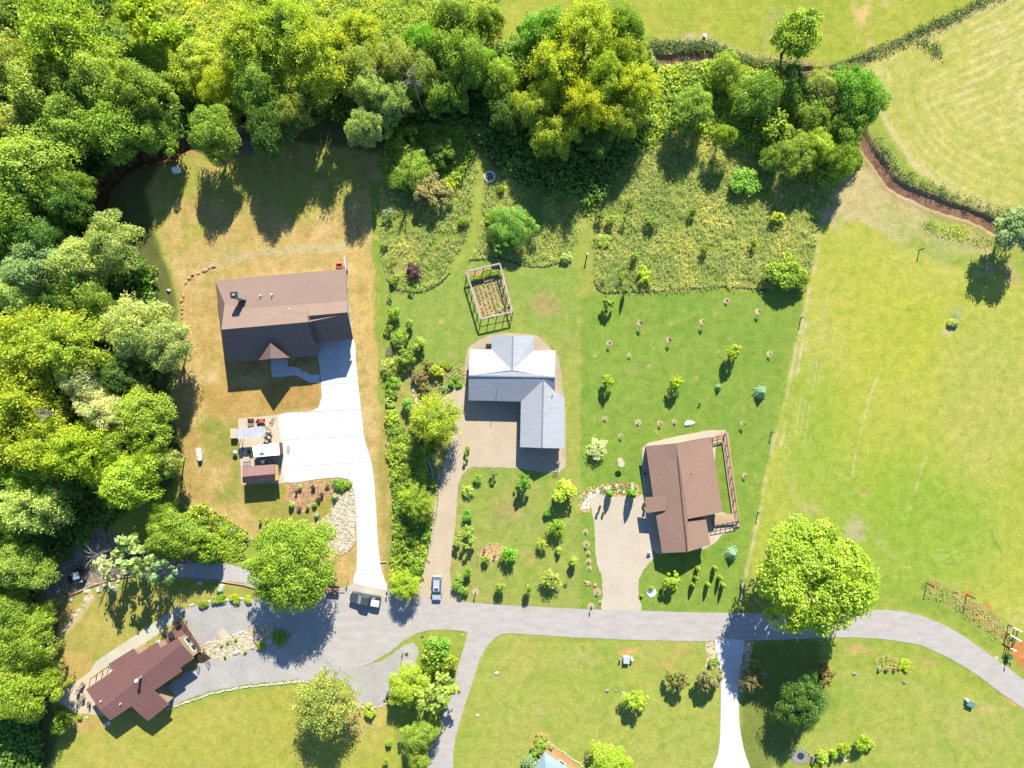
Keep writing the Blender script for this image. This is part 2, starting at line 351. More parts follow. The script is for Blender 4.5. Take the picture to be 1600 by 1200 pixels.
for k in range(6): strip([(292+k*5, 640), (298+k*5, 700), (312+k*5, 745), (340+k*4, 775+k*3), (372+k*3, 800+k*3), (405, 812+k*3)], 2.2, TAN2, 1, .6, .5)
for k in range(9): strip([(550+k*5, 420), (556+k*5, 520), (562+k*5, 640)], 1.5, T(234, 204, 130), 1, .45, .5)
for k in range(14): strip([(470+k*8, 300+k*4), (482+k*8, 330+k*3), (500+k*8, 352+k*2)], 1.8, T(238, 206, 130), 1, .55, .5)
strip([(310, 425), (350, 408), (400, 398), (470, 390), (540, 385)], 10, T(206, 200, 160), 4, .6, .3)
blob(300, 430, 30, 14, TAN2, .7, .1); blob(345, 365, 60, 18, T(222, 176, 112), .6, .1, -20)
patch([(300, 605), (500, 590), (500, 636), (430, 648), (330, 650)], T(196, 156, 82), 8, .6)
blob(350, 575, 14, 60, T(206, 170, 96), .5, 0)
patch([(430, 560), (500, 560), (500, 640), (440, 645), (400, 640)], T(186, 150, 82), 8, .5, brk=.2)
patch([(500, 860), (556, 840), (558, 915), (530, 915), (505, 900)], T(214, 180, 112), 5, .7)
# pasture lines, tracks and scars
for k, a in enumerate((.85, .5, .55, .35, .5, .3)):
    dx = k*9+6; strip([(1262+dx*.6, 470), (1238+dx*.8, 600), (1215+dx, 690), (1198+dx, 745)], 2.6 if k else 5, T(226, 210, 160), 1.1, a, .55)
strip([(1378, 575), (1362, 612), (1346, 665), (1336, 710), (1332, 745)], 2.5, T(228, 214, 160), 1, .85, .35)
strip([(1462, 680), (1447, 712), (1436, 745), (1424, 790), (1413, 818)], 2.5, T(222, 206, 150), 1, .75, .45)
strip([(1300, 312), (1285, 345), (1272, 420), (1262, 470), (1245, 540), (1225, 640), (1208, 690), (1192, 780), (1176, 850), (1165, 900)], 5, T(222, 202, 158), 1.5, .85, .2)
strip([(1290, 310), (1300, 330), (1310, 345)], 30, T(216, 190, 150), 10, .7, .2)
patch([(1295, 305), (1330, 265), (1360, 262), (1420, 310), (1470, 350), (1545, 372), (1550, 400), (1500, 395), (1440, 380), (1405, 380), (1370, 355), (1340, 345), (1310, 345)], T(214, 194, 140), 6, .85, brk=.05, rough=.8)
patch([(1370, 330), (1440, 350), (1530, 380), (1530, 420), (1460, 410), (1410, 385)], T(176, 184, 104), 12, .7, brk=.2)
blob(1480, 360, 45, 12, T(170, 196, 70), .8, .2, 20)
blob(1350, 768, 22, 12, T(222, 174, 126), .9, .1, 25); blob(1335, 830, 26, 34, T(200, 188, 150), .7, .1); blob(1255, 795, 44, 14, T(206, 190, 130), .6, .4); blob(1235, 760, 40, 20, T(200, 190, 110), .5, .4)
for k in range(4): strip([(1435-k*8, 865+k*7), (1470, 858+k*8), (1510, 865+k*8), (1535, 880+k*8)], 1.8, T(214, 208, 140), 1, .6, .45)
for k in range(3): strip([(1360+k*6, 832), (1372+k*8, 850), (1400+k*6, 872)], 1.8, T(214, 208, 150), 1, .6, .4)
strip([(1547, 830), (1556, 850), (1564, 862)], 4, T(130, 160, 62), 2, .6, 0)
blob(1492, 500, 14, 26, T(164, 182, 130), .8, .2, 20); blob(1478, 520, 12, 10, T(222, 202, 150), .6, .2)
blob(1560, 430, 50, 40, T(216, 180, 140), .5, .1)
# hay-field windrows follow the edge of the field
dh = sdist(P_hay, True, 3)
lay(np.clip(np.sin((-dh)*2*math.pi/13.5)*1.4-.3, 0, 1)*np.clip((n_b-.36)*4, .2, 1)*.55*sstep(dh, 4), T(230, 216, 154))
lay(np.clip(np.sin((-dh)*2*math.pi/27+1)*1.4-.5, 0, 1)*np.clip((n_d-.4)*4, 0, 1)*.55*sstep(dh, 4), T(158, 176, 62))
lay(np.clip(1-abs(dh+5)/9, 0, 1)*.75*(dh < 4), T(222, 206, 148))
wy2 = (GY+GX*.35); lay(np.clip(np.sin(wy2*2*math.pi/15+n_b*5)*1.5-.2, 0, 1)*.7*np.clip((n_c-.4)*5, 0, 1)*np.clip((250-GY)/90, 0, 1)*np.clip((GX-1440)/60, 0, 1)*sstep(dh, 4), T(232, 214, 158))
ds = sdist(P_topfield); lay(np.clip(np.sin(GY*2*math.pi/9+n_b*3)*1.2-.3, 0, 1)*.25*sstep(ds, 4), T(200, 196, 90))
blob(1348, 20, 20, 70, T(232, 196, 130), .9, .25); blob(1350, 70, 22, 22, T(234, 196, 136), .9, .1); blob(1385, 5, 10, 10, TAN2, .7, .1); blob(1205, 40, 20, 60, T(176, 180, 110), .6, .2, 20)
strip([(1000, 70), (1040, 66), (1075, 58), (1110, 62), (1150, 82), (1190, 98), (1225, 96)], 12, T(216, 186, 150), 4, .85, .2)
strip([(765, 85), (790, 90), (830, 95)], 16, T(208, 180, 140), 5, .8, .1)
strip([(1190, 85), (1230, 98), (1290, 100)], 8, T(206, 180, 130), 3, .6, .2)
# neighbours' lawns
patch([(605, 450), (735, 400), (905, 400), (905, 520), (840, 525), (735, 540), (725, 585), (640, 560), (615, 520)], T(150, 178, 78), 8, .6)
patch([(905, 335), (928, 335), (930, 455), (905, 470)], T(172, 180, 84), 2, .9); strip([(905, 460), (905, 700), (905, 800)], 5, T(192, 190, 100), 2, .6, .2)
patch([(884, 560), (905, 560), (905, 780), (884, 760)], T(176, 184, 86), 4, .7)
strip([(747, 255), (742, 330), (738, 370), (722, 405), (700, 430)], 15, T(168, 182, 82), 2, .95, 0, rough=.3)
blob(768, 285, 24, 16, T(180, 184, 96), .9, 0)
blob(855, 475, 40, 30, T(196, 160, 116), .55, .2); blob(690, 502, 6, 6, T(222, 196, 130), .8, 0); blob(705, 558, 16, 10, T(206, 182, 116), .7, .2); blob(815, 420, 40, 14, T(170, 180, 96), .5, .2)
blob(795, 790, 30, 26, T(196, 166, 112), .6, .3); blob(783, 815, 30, 20, T(168, 160, 96), .5, .2); blob(830, 870, 22, 18, T(208, 176, 122), .5, .3); blob(890, 815, 10, 14, T(214, 184, 128), .6, .2); blob(840, 770, 14, 20, T(200, 178, 110), .4, .3)
patch([(720, 745), (870, 740), (905, 780), (905, 935), (860, 945), (720, 935), (712, 830)], T(166, 182, 76), 6, .35, brk=.2)
for x, y, w in ((1010, 570, 60), (1060, 500, 40), (960, 560, 20), (1150, 640, 30), (990, 620, 26)): blob(x, y, w, 8, T(176, 176, 96), .5, .3, -20)
blob(1012, 567, 34, 8, T(120, 150, 80), .8, .2, -25); blob(988, 618, 12, 5, T(206, 200, 140), .7, .1, -30)
for x, y in ((1028, 508), (1020, 545), (1005, 520), (1116, 491), (1120, 550), (1138, 528), (930, 555), (1015, 572), (1088, 590), (1200, 870)): blob(x, y, 4, 3, T(220, 186, 130), .8, 0)
patch([(1105, 690), (1130, 700), (1140, 800), (1118, 800)], T(134, 160, 66), 3, .6)
blob(1040, 1015, 70, 20, T(206, 186, 112), .5, .3); blob(980, 1018, 20, 8, T(226, 176, 118), .8, .1); blob(1005, 1035, 18, 10, DIRT, .7, .3); blob(1038, 1040, 22, 10, DIRT, .75, .3); blob(1072, 1020, 14, 7, DIRT, .6, .3)
blob(900, 1030, 60, 24, T(206, 190, 120), .4, .3); blob(843, 1105, 12, 26, T(190, 178, 130), .5, .2); blob(880, 1000, 90, 6, T(150, 172, 62), .6, 0)
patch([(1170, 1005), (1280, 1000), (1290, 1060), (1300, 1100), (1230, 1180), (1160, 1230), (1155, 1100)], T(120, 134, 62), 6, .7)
for x, y, a, b in ((1350, 1015, 30, 7), (1330, 1018, 20, 7), (1450, 1035, 26, 6), (1590, 1100, 40, 8), (1540, 1110, 14, 9)): blob(x, y, a, b, T(226, 178, 120), .7, .25, 20)
patch([(1420, 1030), (1480, 1050), (1530, 1085), (1520, 1100), (1460, 1060), (1400, 1050)], T(186, 192, 84), 5, .7)
blob(1530, 1130, 80, 50, T(196, 186, 116), .4, .3)
patch([(1440, 905), (1500, 925), (1560, 965), (1580, 1000), (1572, 1012), (1540, 985), (1490, 950), (1445, 932)], T(186, 164, 108), 4, .8, rough=1, brk=.15)
for x, y, a in ((1545, 950, 16), (1530, 965, 12), (1512, 928, 12), (1573, 990, 9), (1460, 915, 10)): blob(x, y, a, 6, T(226, 142, 84), .9, .1, 35)
patch([(1572, 1010), (1600, 1000), (1780, 1060), (1780, 1150), (1640, 1085), (1585, 1030)], T(222, 142, 84), 5, .9, rough=1)
strip([(1576, 985), (1590, 965), (1620, 940), (1700, 900)], 10, T(214, 200, 150), 3, .8, .1)
strip([(1380, 948), (1440, 962), (1490, 986), (1530, 1012), (1570, 1040)], 5, T(206, 196, 110), 3, .6, .2)
strip([(1400, 935), (1460, 948), (1510, 975), (1550, 1010)], 16, T(134, 168, 60), 5, .5, .3)
# lower left garden
blob(110, 1050, 60, 60, T(220, 180, 112), .7, .15); blob(160, 985, 40, 40, T(200, 186, 100), .6, .2); blob(95, 955, 40, 18, T(216, 172, 116), .8, .1)
strip([(148, 925), (130, 950), (115, 970), (100, 985), (90, 1005)], 12, T(232, 210, 170), 4, .7, .2)
blob(120, 1130, 60, 22, T(216, 174, 116), .8, .1); patch([(300, 915), (375, 915), (385, 940), (300, 950), (270, 940)], T(182, 180, 88), 4, .6)
blob(550, 1110, 40, 20, T(216, 176, 120), .6, .25); blob(560, 1095, 60, 8, DIRT, .6, .2); strip([(545, 1135), (610, 1132)], 5, T(222, 196, 130), 3, .6, .2)
for k in range(16): strip([(190+k*26, 1120-k*1.0), (200+k*26, 1170), (205+k*26, 1230)], 3, T(206, 196, 92), 2, .3, .5)
blob(415, 1162, 5, 4, T(224, 186, 120), .8, 0); blob(480, 1188, 20, 10, T(216, 190, 120), .6, .2)
# general wear
for i in range(170):
    x = rnd.uniform(700, 1600); y = rnd.uniform(420, 1200); blob(x, y, rnd.uniform(3, 12), rnd.uniform(2, 7), rnd.choice([T(206, 186, 120), T(120, 160, 58), T(198, 190, 110), T(134, 168, 60)]), rnd.uniform(.3, .6), .4, rnd.uniform(0, 180))
# creeks cut into the ground
dcE = sdist(P_creekE, False, 5); dcW = sdist(P_creekW, False, 6)
DEP -= .8*sstep(dcE-8, 4); DEP -= 1.2*sstep(dcW-11, 6)
lay(sstep(dcE-17, 5)*.8, T(176, 150, 116), 1); lay(sstep(dcW-18, 6)*.75, T(150, 116, 82), 1)
DEP += (vnoise(14, 9)-.5)*.12*np.clip(ROU*1.4-.5, 0, 1)
P_ditch = [(1300, 112), (1350, 92), (1400, 70), (1440, 50), (1480, 34), (1540, 2), (1620, -50)]
dd = sdist(P_ditch, False, 4); DEP -= .5*sstep(dd-4, 4); lay(sstep(dd-8, 5)*.9, T(120, 130, 70), 1)

def build_ground():
    ny, nx = GX.shape
    zz = DEP; f = 1.0
    V = np.stack([(GX-800)*PX, (600-GY)*PX, zz], -1).reshape(-1, 3)
    # which named piece of ground every face belongs to
    reg = np.zeros(GX.shape, int); names = ['lawn', 'pasture', 'hay_field', 'meadow', 'woodland_floor', 'dry_lawn', 'creek_bed', 'grass_field']
    def setreg(m, i): reg[m] = i
    setreg(sdist(P_topfield, True, 0) < 0, 7); setreg(sdist(P_hay, True, 0) < 0, 2); setreg(sdist(P_pasture, True, 0) < 0, 1); setreg(sdist(P_dry, True, 0) < 0, 5)
    for P in (P_meadW, P_meadM, P_meadE, P_meadN): setreg(sdist(P, True, 0) < 0, 3)
    setreg(sdist(P_wood, True, 0) < 0, 4); setreg(dcE < 13, 6); setreg(dcW < 13, 6)
    idx = np.arange(ny*nx).reshape(ny, nx)
    a, b, c, d = idx[:-1, :-1], idx[:-1, 1:], idx[1:, 1:], idx[1:, :-1]
    F = np.stack([d, c, b, a], -1).reshape(-1, 4); rf = reg[:-1, :-1].reshape(-1)
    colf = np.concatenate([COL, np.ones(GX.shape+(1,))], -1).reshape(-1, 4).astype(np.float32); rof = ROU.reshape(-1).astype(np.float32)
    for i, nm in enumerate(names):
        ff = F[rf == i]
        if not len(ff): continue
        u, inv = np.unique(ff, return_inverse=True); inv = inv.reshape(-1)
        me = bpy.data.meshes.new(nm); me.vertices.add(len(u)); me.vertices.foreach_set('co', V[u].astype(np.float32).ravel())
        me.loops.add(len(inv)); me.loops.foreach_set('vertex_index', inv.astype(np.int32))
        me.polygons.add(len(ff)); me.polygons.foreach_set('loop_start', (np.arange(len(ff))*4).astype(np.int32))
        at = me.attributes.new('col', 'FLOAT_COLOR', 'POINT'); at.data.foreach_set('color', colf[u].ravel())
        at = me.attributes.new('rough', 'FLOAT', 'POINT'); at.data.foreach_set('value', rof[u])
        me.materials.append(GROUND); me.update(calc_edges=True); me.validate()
        tag(mobj(nm, me), kind='structure')
    # the country beyond, to the horizon
    x0, x1 = (xs[0]-800)*PX, (xs[-1]-800)*PX; y1, y0 = (600-ys[0])*PX, (600-ys[-1])*PX; B = 3000
    vs_ = [(x0, y0, 0), (x1, y0, 0), (x1, y1, 0), (x0, y1, 0), (-B, -B, -.02), (B, -B, -.02), (B, B, -.02), (-B, B, -.02)]
    me = mesh('ground', vs_, [(4, 5, 1, 0), (5, 6, 2, 1), (6, 7, 3, 2), (7, 4, 0, 3)], GROUND)
    at = me.attributes.new('col', 'FLOAT_COLOR', 'POINT'); at.data.foreach_set('color', np.tile(np.array([*T(150, 168, 72), 1], np.float32), 8))
    at = me.attributes.new('rough', 'FLOAT', 'POINT'); at.data.foreach_set('value', np.full(8, .8, np.float32))
    tag(mobj('ground', me), kind='structure')
build_ground()

# ------------------------------------------------------------------ sheets: roads, drives, paths, water
def densify(pts, step=0.5, jit=0.0, seed=1, smooth=True):
    """world outline from photo pixels, rounded, with a slightly ragged edge"""
    r = random.Random(seed); P = [W(*p) for p in pts]; n = len(P); out = []
    for i in range(n):
        p0, p1, p2, p3 = P[i-1], P[i], P[(i+1) % n], P[(i+2) % n]; L = (p2-p1).length; k = max(1, int(L/step))
        for j in range(k):
            t = j/k
            if smooth and L > .6:
                q = 0.5*((2*p1)+(-p0+p2)*t+(2*p0-5*p1+4*p2-p3)*t*t+(-p0+3*p1-3*p2+p3)*t**3)
                q = q*.6+(p1.lerp(p2, t))*.4
            else: q = p1.lerp(p2, t)
            out.append((q.x+r.uniform(-jit, jit), q.y+r.uniform(-jit, jit)))
    return out
def sheet(name, pts, mat, z, jit=0.0, smooth=False, kind='structure', parent=None, thick=None, seed=1):
    o = densify(pts, .5 if (jit or smooth) else 99, jit, seed, smooth)
    m = MB()
    if thick: m.prism(o, z-thick, z)
    else:
        tr = tessellate_polygon([[Vector((p[0], p[1], 0)) for p in o]])
        fs = []
        for t in tr:
            a, b, c = (o[i] for i in t); s = (b[0]-a[0])*(c[1]-a[1])-(b[1]-a[1])*(c[0]-a[0])
            fs.append(tuple(t) if s > 0 else tuple(reversed(t)))
        m.add([(p[0], p[1], z) for p in o], fs)
    ob = m.build(name, mat, parent)
    if kind: ob['kind'] = kind
    return ob
def ribbon(name, pts, w, mat, z, parent=None, kind='structure'):
    P = [W(*p) for p in pts]; Q = []
    for i in range(len(P)-1):
        for j in range(4): Q.append(P[i].lerp(P[i+1], j/4))
    Q.append(P[-1]); vs_ = []; 
    for i, p in enumerate(Q):
        d = (Q[min(i+1, len(Q)-1)]-Q[max(i-1, 0)]).normalized(); nn = Vector((-d.y, d.x, 0))
        vs_ += [(p.x+nn.x*w/2, p.y+nn.y*w/2, z), (p.x-nn.x*w/2, p.y-nn.y*w/2, z)]
    ob = MB().add(vs_, [(2*i, 2*i+1, 2*i+3, 2*i+2) for i in range(len(Q)-1)]).build(name, mat, parent)
    if kind: ob['kind'] = kind
    return ob
ribbon('creek_water', P_creekE, 3.2, WATER, -.6); ribbon('creek_water', P_creekW, 4.6, WATER, -0.95)
ribbon('ditch_water', P_ditch[:-1], .5, WATER, -.38)
sheet('gravel_yard', [(62, 880), (100, 850), (150, 830), (200, 838), (240, 872), (330, 876), (380, 890), (430, 905), (470, 922), (470, 950), (430, 935), (380, 913), (320, 907), (250, 902), (190, 905), (150, 915), (110, 930), (75, 938), (58, 920)], BED_DARK, .02, .25, True)
sheet('gravel_lane', [(250, 885), (330, 878), (375, 886), (430, 903), (500, 922), (548, 918), (548, 960), (500, 985), (470, 958), (430, 934), (380, 911), (320, 905), (250, 902)], LANE, .026, .12, True)
sheet('gravel_drive', [(288, 953), (320, 942), (370, 936), (420, 938), (470, 945), (515, 960), (520, 1030), (560, 1043), (600, 1030), (640, 1004), (652, 1012), (652, 1030), (636, 1060), (612, 1092), (590, 1103), (562, 1100), (550, 1075), (530, 1062), (500, 1064), (470, 1062), (420, 1066), (380, 1070), (330, 1080), (290, 1094), (266, 1105), (240, 1095), (262, 1070), (290, 1052), (318, 1030), (305, 1012), (292, 985)], GRAVEL_GREY, .034, .18, True)
sheet('road', [(500, 930), (522, 926), (546, 914), (604, 921), (625, 929), (650, 933), (716, 940), (800, 946), (900, 951), (1000, 954), (1100, 957), (1200, 957), (1300, 955), (1385, 953), (1420, 957), (1450, 966), (1480, 979), (1510, 997), (1545, 1022), (1600, 1062), (1700, 1145), (1800, 1240), (1790, 1290), (1690, 1190), (1600, 1108), (1560, 1080), (1520, 1050), (1480, 1027), (1440, 1009), (1400, 1001), (1360, 997), (1300, 996), (1200, 1000), (1100, 1002), (1000, 1000), (900, 996), (800, 990), (783, 991), (765, 1005), (750, 1030), (740, 1060), (727, 1100), (715, 1140), (709, 1170), (708, 1200), (708, 1360), (665, 1360), (668, 1200), (675, 1165), (690, 1125), (708, 1080), (716, 1040), (725, 1010), (730, 988), (700, 984), (670, 985), (650, 990), (630, 1002), (610, 1018), (590, 1030), (570, 1040), (545, 1044), (520, 1038), (505, 1022), (497, 1000), (493, 975), (495, 950)], ASPHALT, .046, .05, True)
sheet('concrete_apron', [(548, 912), (556, 910), (606, 922), (612, 932), (590, 934), (545, 922)], speck('apron_concrete', T(222, 210, 196), .1), .052)
sheet('road_patch', [(1553, 1026), (1558, 1024), (1561, 1029), (1555, 1031)], CONCRETE_OLD, .05)
sheet('house_apron', [(720, 615), (728, 560), (735, 540), (765, 524), (800, 520), (840, 525), (860, 545), (873, 560), (884, 640), (884, 720), (878, 734), (800, 731), (740, 729), (730, 700)], speck('tan_apron', T(205, 186, 158), .15), .02, .1, True)
sheet('gravel_driveway', [(726, 606), (700, 616), (688, 628), (700, 645), (710, 665), (705, 690), (692, 730), (686, 760), (683, 800), (676, 840), (668, 880), (660, 905), (648, 925), (664, 936), (700, 940), (722, 938), (708, 922), (703, 900), (705, 870), (710, 830), (714, 790), (716, 760), (722, 742), (740, 729), (800, 731), (874, 738), (874, 690), (812, 690), (812, 620)], GRAVEL_TAN, .028, .1, True)
sheet('gravel_driveway', [(915, 772), (925, 766), (945, 770), (960, 775), (995, 776), (1004, 772), (1010, 800), (1020, 860), (1022, 872), (1005, 890), (998, 910), (998, 935), (1001, 955), (942, 953), (942, 930), (940, 900), (932, 880), (930, 850), (928, 820), (925, 800)], GRAVEL_PALE, .03, .12, True)
sheet('house_apron', [(1004, 700), (1012, 692), (1060, 681), (1108, 672), (1135, 672), (1118, 700), (1112, 800), (1130, 800), (1155, 815), (1150, 826), (1128, 836), (1118, 848), (1100, 858), (1030, 866), (1020, 860), (1006, 790), (1003, 740)], CONCRETE_TAN, .022, .03)
sheet('house_walk', [(280, 947), (290, 955), (284, 966), (180, 1040), (150, 1070), (136, 1085), (130, 1112), (118, 1115), (85, 1092), (98, 1080), (128, 1065), (140, 1052), (150, 1033), (200, 1000)], CONCRETE_OLD, .02, .03)
sheet('house_walk', [(140, 1050), (176, 1040), (176, 1120), (130, 1115), (118, 1115), (85, 1092), (98, 1080)], CONCRETE_TAN, .026, .03)
sheet('camp_pad', [(372, 654), (436, 648), (447, 755), (378, 757), (374, 700)], CONCRETE_TAN, .04)
sheet('garden_bed', [(452, 757), (500, 752), (545, 750), (548, 763), (520, 772), (490, 790), (470, 803), (455, 795), (446, 780)], BED_MULCH, .03, .15, True)
sheet('river_rock_bed', [(551, 766), (555, 800), (556, 845), (545, 860), (531, 867), (520, 858), (508, 850), (510, 830), (482, 822), (500, 812), (515, 800), (523, 780), (535, 770)], BED_ROCK, .03, .2, True)
sheet('stone_island', [(312, 1010), (335, 998), (380, 985), (412, 975), (432, 980), (445, 990), (436, 1003), (415, 1008), (390, 1016), (350, 1030), (335, 1030), (318, 1022)], BED_ROCK, .05, .2, True)
sheet('mulch_bed', [(748, 868), (753, 858), (762, 852), (775, 850), (788, 856), (785, 868), (772, 878), (760, 876)], BED_STRAW, .03, .08, True)
sheet('rockery_bed', [(904, 790), (906, 775), (915, 765), (935, 758), (960, 753), (990, 754), (998, 760), (998, 775), (975, 777), (945, 772), (925, 770), (918, 775), (922, 800), (912, 800)], BED_STRAW, .024, .15, True)
sheet('mulch_bed', [(828, 1165), (836, 1148), (845, 1141), (855, 1145), (862, 1160), (880, 1178), (905, 1200), (880, 1215), (840, 1215), (828, 1190)], speck('pine_straw', T(222, 168, 112), .3), .024, .1, True)
sheet('rock_strip', [(1100, 1004), (1116, 1003), (1120, 1030), (1124, 1045), (1110, 1040), (1102, 1042), (1104, 1020)], BED_ROCK, .024, .1)
sheet('rock_strip', [(1162, 1003), (1178, 1003), (1174, 1020), (1170, 1050), (1175, 1078), (1157, 1082), (1155, 1060)], BED_ROCK, .024, .1)
sheet('creek_rocks_bed', [(1236, 1180), (1243, 1172), (1256, 1171), (1263, 1178), (1262, 1190), (1250, 1194), (1240, 1192)], speck('grey_pebbles', T(170, 165, 160), .4), .03, .12, True)
sheet('flower_bed', [(1368, 1028), (1385, 1024), (1403, 1030), (1402, 1046), (1380, 1048), (1370, 1042)], speck('yellow_groundcover', T(196, 186, 100), .3), .02, .15, True)
sheet('planting_bed', [(655, 615), (668, 600), (690, 585), (722, 572), (726, 590), (724, 606), (700, 612), (680, 622), (664, 628)], speck('groundcover_bed', T(186, 190, 110), .45, 2.2, bmp=1), .024, .15, True)
# concrete drives poured in slabs
def clip_half(P, a, b, c):
    out = []
    for i in range(len(P)):
        p, q = P[i], P[(i+1) % len(P)]; dp = a*p[0]+b*p[1]-c; dq = a*q[0]+b*q[1]-c
        if dp <= 0: out.append(p)
        if (dp < 0) != (dq < 0) and dp != dq:
            t = dp/(dp-dq); out.append((p[0]+(q[0]-p[0])*t, p[1]+(q[1]-p[1])*t))
    return out
def slabs(name, px, cell, rot, label=None, z=.085, mat=None, ox=0, oy=0):
    out = densify(px, 1.2, 0, smooth=True); out2 = [(p[0], p[1]) for p in out]
    base = MB().prism(out2, 0.0, z-.03).build(name, CONCRETE_JOINT); base['kind'] = 'structure'
    cx = sum(p[0] for p in out)/len(out); cy = sum(p[1] for p in out)/len(out)
    c, s = math.cos(rot), math.sin(rot); Q = [((p[0]-cx)*c+(p[1]-cy)*s+ox, -(p[0]-cx)*s+(p[1]-cy)*c+oy) for p in out]
    g = .022
    for i in range(int(min(q[0] for q in Q)//cell[0]), int(max(q[0] for q in Q)//cell[0])+1):
        for j in range(int(min(q[1] for q in Q)//cell[1]), int(max(q[1] for q in Q)//cell[1])+1):
            P = Q
            for a, b, k in ((-1, 0, -(i*cell[0]+g)), (1, 0, (i+1)*cell[0]-g), (0, -1, -(j*cell[1]+g)), (0, 1, (j+1)*cell[1]-g)):
                P = clip_half(P, a, b, k)
                if len(P) < 3: break
            if len(P) < 3: continue
            ar = abs(sum(P[k][0]*P[(k+1) % len(P)][1]-P[(k+1) % len(P)][0]*P[k][1] for k in range(len(P))))/2
            if ar < .15: continue
            P = [((p[0]-ox)*c-(p[1]-oy)*s+cx, (p[0]-ox)*s+(p[1]-oy)*c+cy) for p in P]
            try: MB().prism(P, z-.06, z+.002*((i*7+j*3) % 3)).build('slab', mat or CONCRETE, base)
            except Exception: pass
    return base
slabs('concrete_driveway', [(495, 532), (552, 530), (556, 560), (560, 600), (566, 655), (571, 690), (580, 720), (585, 755), (588, 800), (591, 850), (596, 890), (605, 922), (552, 911), (557, 890), (558, 850), (556, 790), (553, 765), (545, 749), (530, 746), (500, 748), (446, 753), (441, 700), (436, 648), (485, 643), (498, 636), (503, 620), (500, 575)], (4.2, 5.0), R(3))
slabs('concrete_driveway', [(1117, 1001), (1162, 1001), (1157, 1040), (1154, 1080), (1155, 1130), (1162, 1170), (1172, 1200), (1190, 1260), (1095, 1260), (1113, 1200), (1121, 1180), (1125, 1150), (1126, 1080), (1124, 1040)], (9, 4.6), R(1), ox=4.5)
slabs('front_walk', [(424, 562), (449, 562), (450, 573), (463, 573), (487, 586), (500, 585), (500, 598), (484, 598), (462, 586), (452, 587), (426, 589)], (1.6, 1.6), R(0), z=.08)
slabs('step_pad', [(341, 987), (349, 981), (362, 998), (352, 1005)], (2, 2), R(40), z=.08, mat=CONCRETE_TAN)

# ------------------------------------------------------------------ foliage
def leaf_mesh(name, pos, nrm, size, tone, asp=1.6, seed=0):
    """many small leaf-sized folded faces"""
    r = np.random.default_rng(seed); n = len(pos)
    nrm = nrm/np.linalg.norm(nrm, axis=1, keepdims=True)
    t = r.normal(size=(n, 3)); t -= (t*nrm).sum(1, keepdims=True)*nrm; t /= np.linalg.norm(t, axis=1, keepdims=True)
    b = np.cross(nrm, t); s = size[:, None] if np.ndim(size) else size
    L = t*s*asp*.5; Bv = b*s*.5; dn = nrm*s*.18
    V = np.stack([pos-L, pos-Bv*.9+dn, pos+L-dn, pos+Bv+dn], 1).reshape(-1, 3).astype(np.float32)
    me = bpy.data.meshes.new(name); me.vertices.add(4*n); me.vertices.foreach_set('co', V.ravel())
    me.loops.add(4*n); me.loops.foreach_set('vertex_index', np.arange(4*n, dtype=np.int32))
    me.polygons.add(n); me.polygons.foreach_set('loop_start', (np.arange(n)*4).astype(np.int32))
    at = me.attributes.new('tone', 'FLOAT', 'POINT'); at.data.foreach_set('value', np.repeat(tone, 4).astype(np.float32))
    me.materials.append(LEAF); me.update(calc_edges=True); return me
def crown_proto(seed, nl, per, leaf, kind='broad'):
    """unit-radius crown whose foot is at z=0; returns mesh, limb targets"""
    r = np.random.default_rng(seed); f1, f2, f3 = r.uniform(0, 6.28, 3); P = []; Nn = []; Tn = []; S = []; cents = []
    for i in range(nl):
        if kind == 'broad':
            a = r.uniform(0, 2*math.pi); q0 = math.sqrt(r.uniform(0, 1)); q = q0*.84*(1+.2*math.sin(2*a+f1)+.14*math.sin(5*a+f2)+.08*math.sin(9*a+f3)); h = .68*math.sqrt(max(0, 1-q0*q0*.95))*r.uniform(.45, 1)+.4; lr = r.uniform(.10, .25)
        elif kind == 'giant':
            a = r.uniform(0, 2*math.pi); q = math.sqrt(r.uniform(0, 1))*.86*(1+.1*math.sin(3*a+seed)); h = .62*math.sqrt(max(0, 1-q*q*1.1))*r.uniform(.35, 1)+.45; lr = r.uniform(.11, .2)
        elif kind == 'open':
            a = r.uniform(0, 2*math.pi); q = math.sqrt(r.uniform(.02, 1))*.82; h = .4+.7*(1-q*q*.6)*r.uniform(.4, 1); lr = r.uniform(.13, .24)
        elif kind == 'ball':
            a = r.uniform(0, 2*math.pi); q = math.sqrt(r.uniform(0, 1))*.55; h = .75+.25*r.uniform(-1, 1); lr = r.uniform(.42, .5)
        elif kind == 'mound':
            a = r.uniform(0, 2*math.pi); q = math.sqrt(r.uniform(0, 1))*.75; h = .38+.25*(1-q)*r.uniform(0, 1); lr = r.uniform(.24, .38)
        c = np.array([q*math.cos(a), q*math.sin(a), h]); cents.append(c)
        d = r.normal(size=(per, 3)); d[:, 2] = np.abs(d[:, 2])*1.0-.35*(kind != 'ball')*np.abs(r.normal(size=per)); d /= np.linalg.norm(d, axis=1, keepdims=True)
        bumpy = 1+.22*np.sin(d[:, 0]*7+seed+i)*np.sin(d[:, 1]*7+i*2)+.08*r.normal(size=per)
        rad = lr*(r.uniform(.72, 1.05, per))*bumpy
        if kind == 'open': rad = lr*r.uniform(.3, 1.25, per)
        sq = np.array([1, 1, .8 if kind != 'ball' else .95])
        P.append(c+d*rad[:, None]*sq); nn = d*.45+r.normal(size=(per, 3))*.38+np.array([0, 0.25, .8]); Nn.append(nn)
        Tn.append(np.clip(.45+r.normal(0, .10)+r.normal(0, .15, per), 0, 1)); S.append(leaf*r.uniform(.65, 1.35, per))
    return leaf_mesh('crown', np.concatenate(P), np.concatenate(Nn), np.concatenate(S), np.concatenate(Tn), 1.5, seed), cents
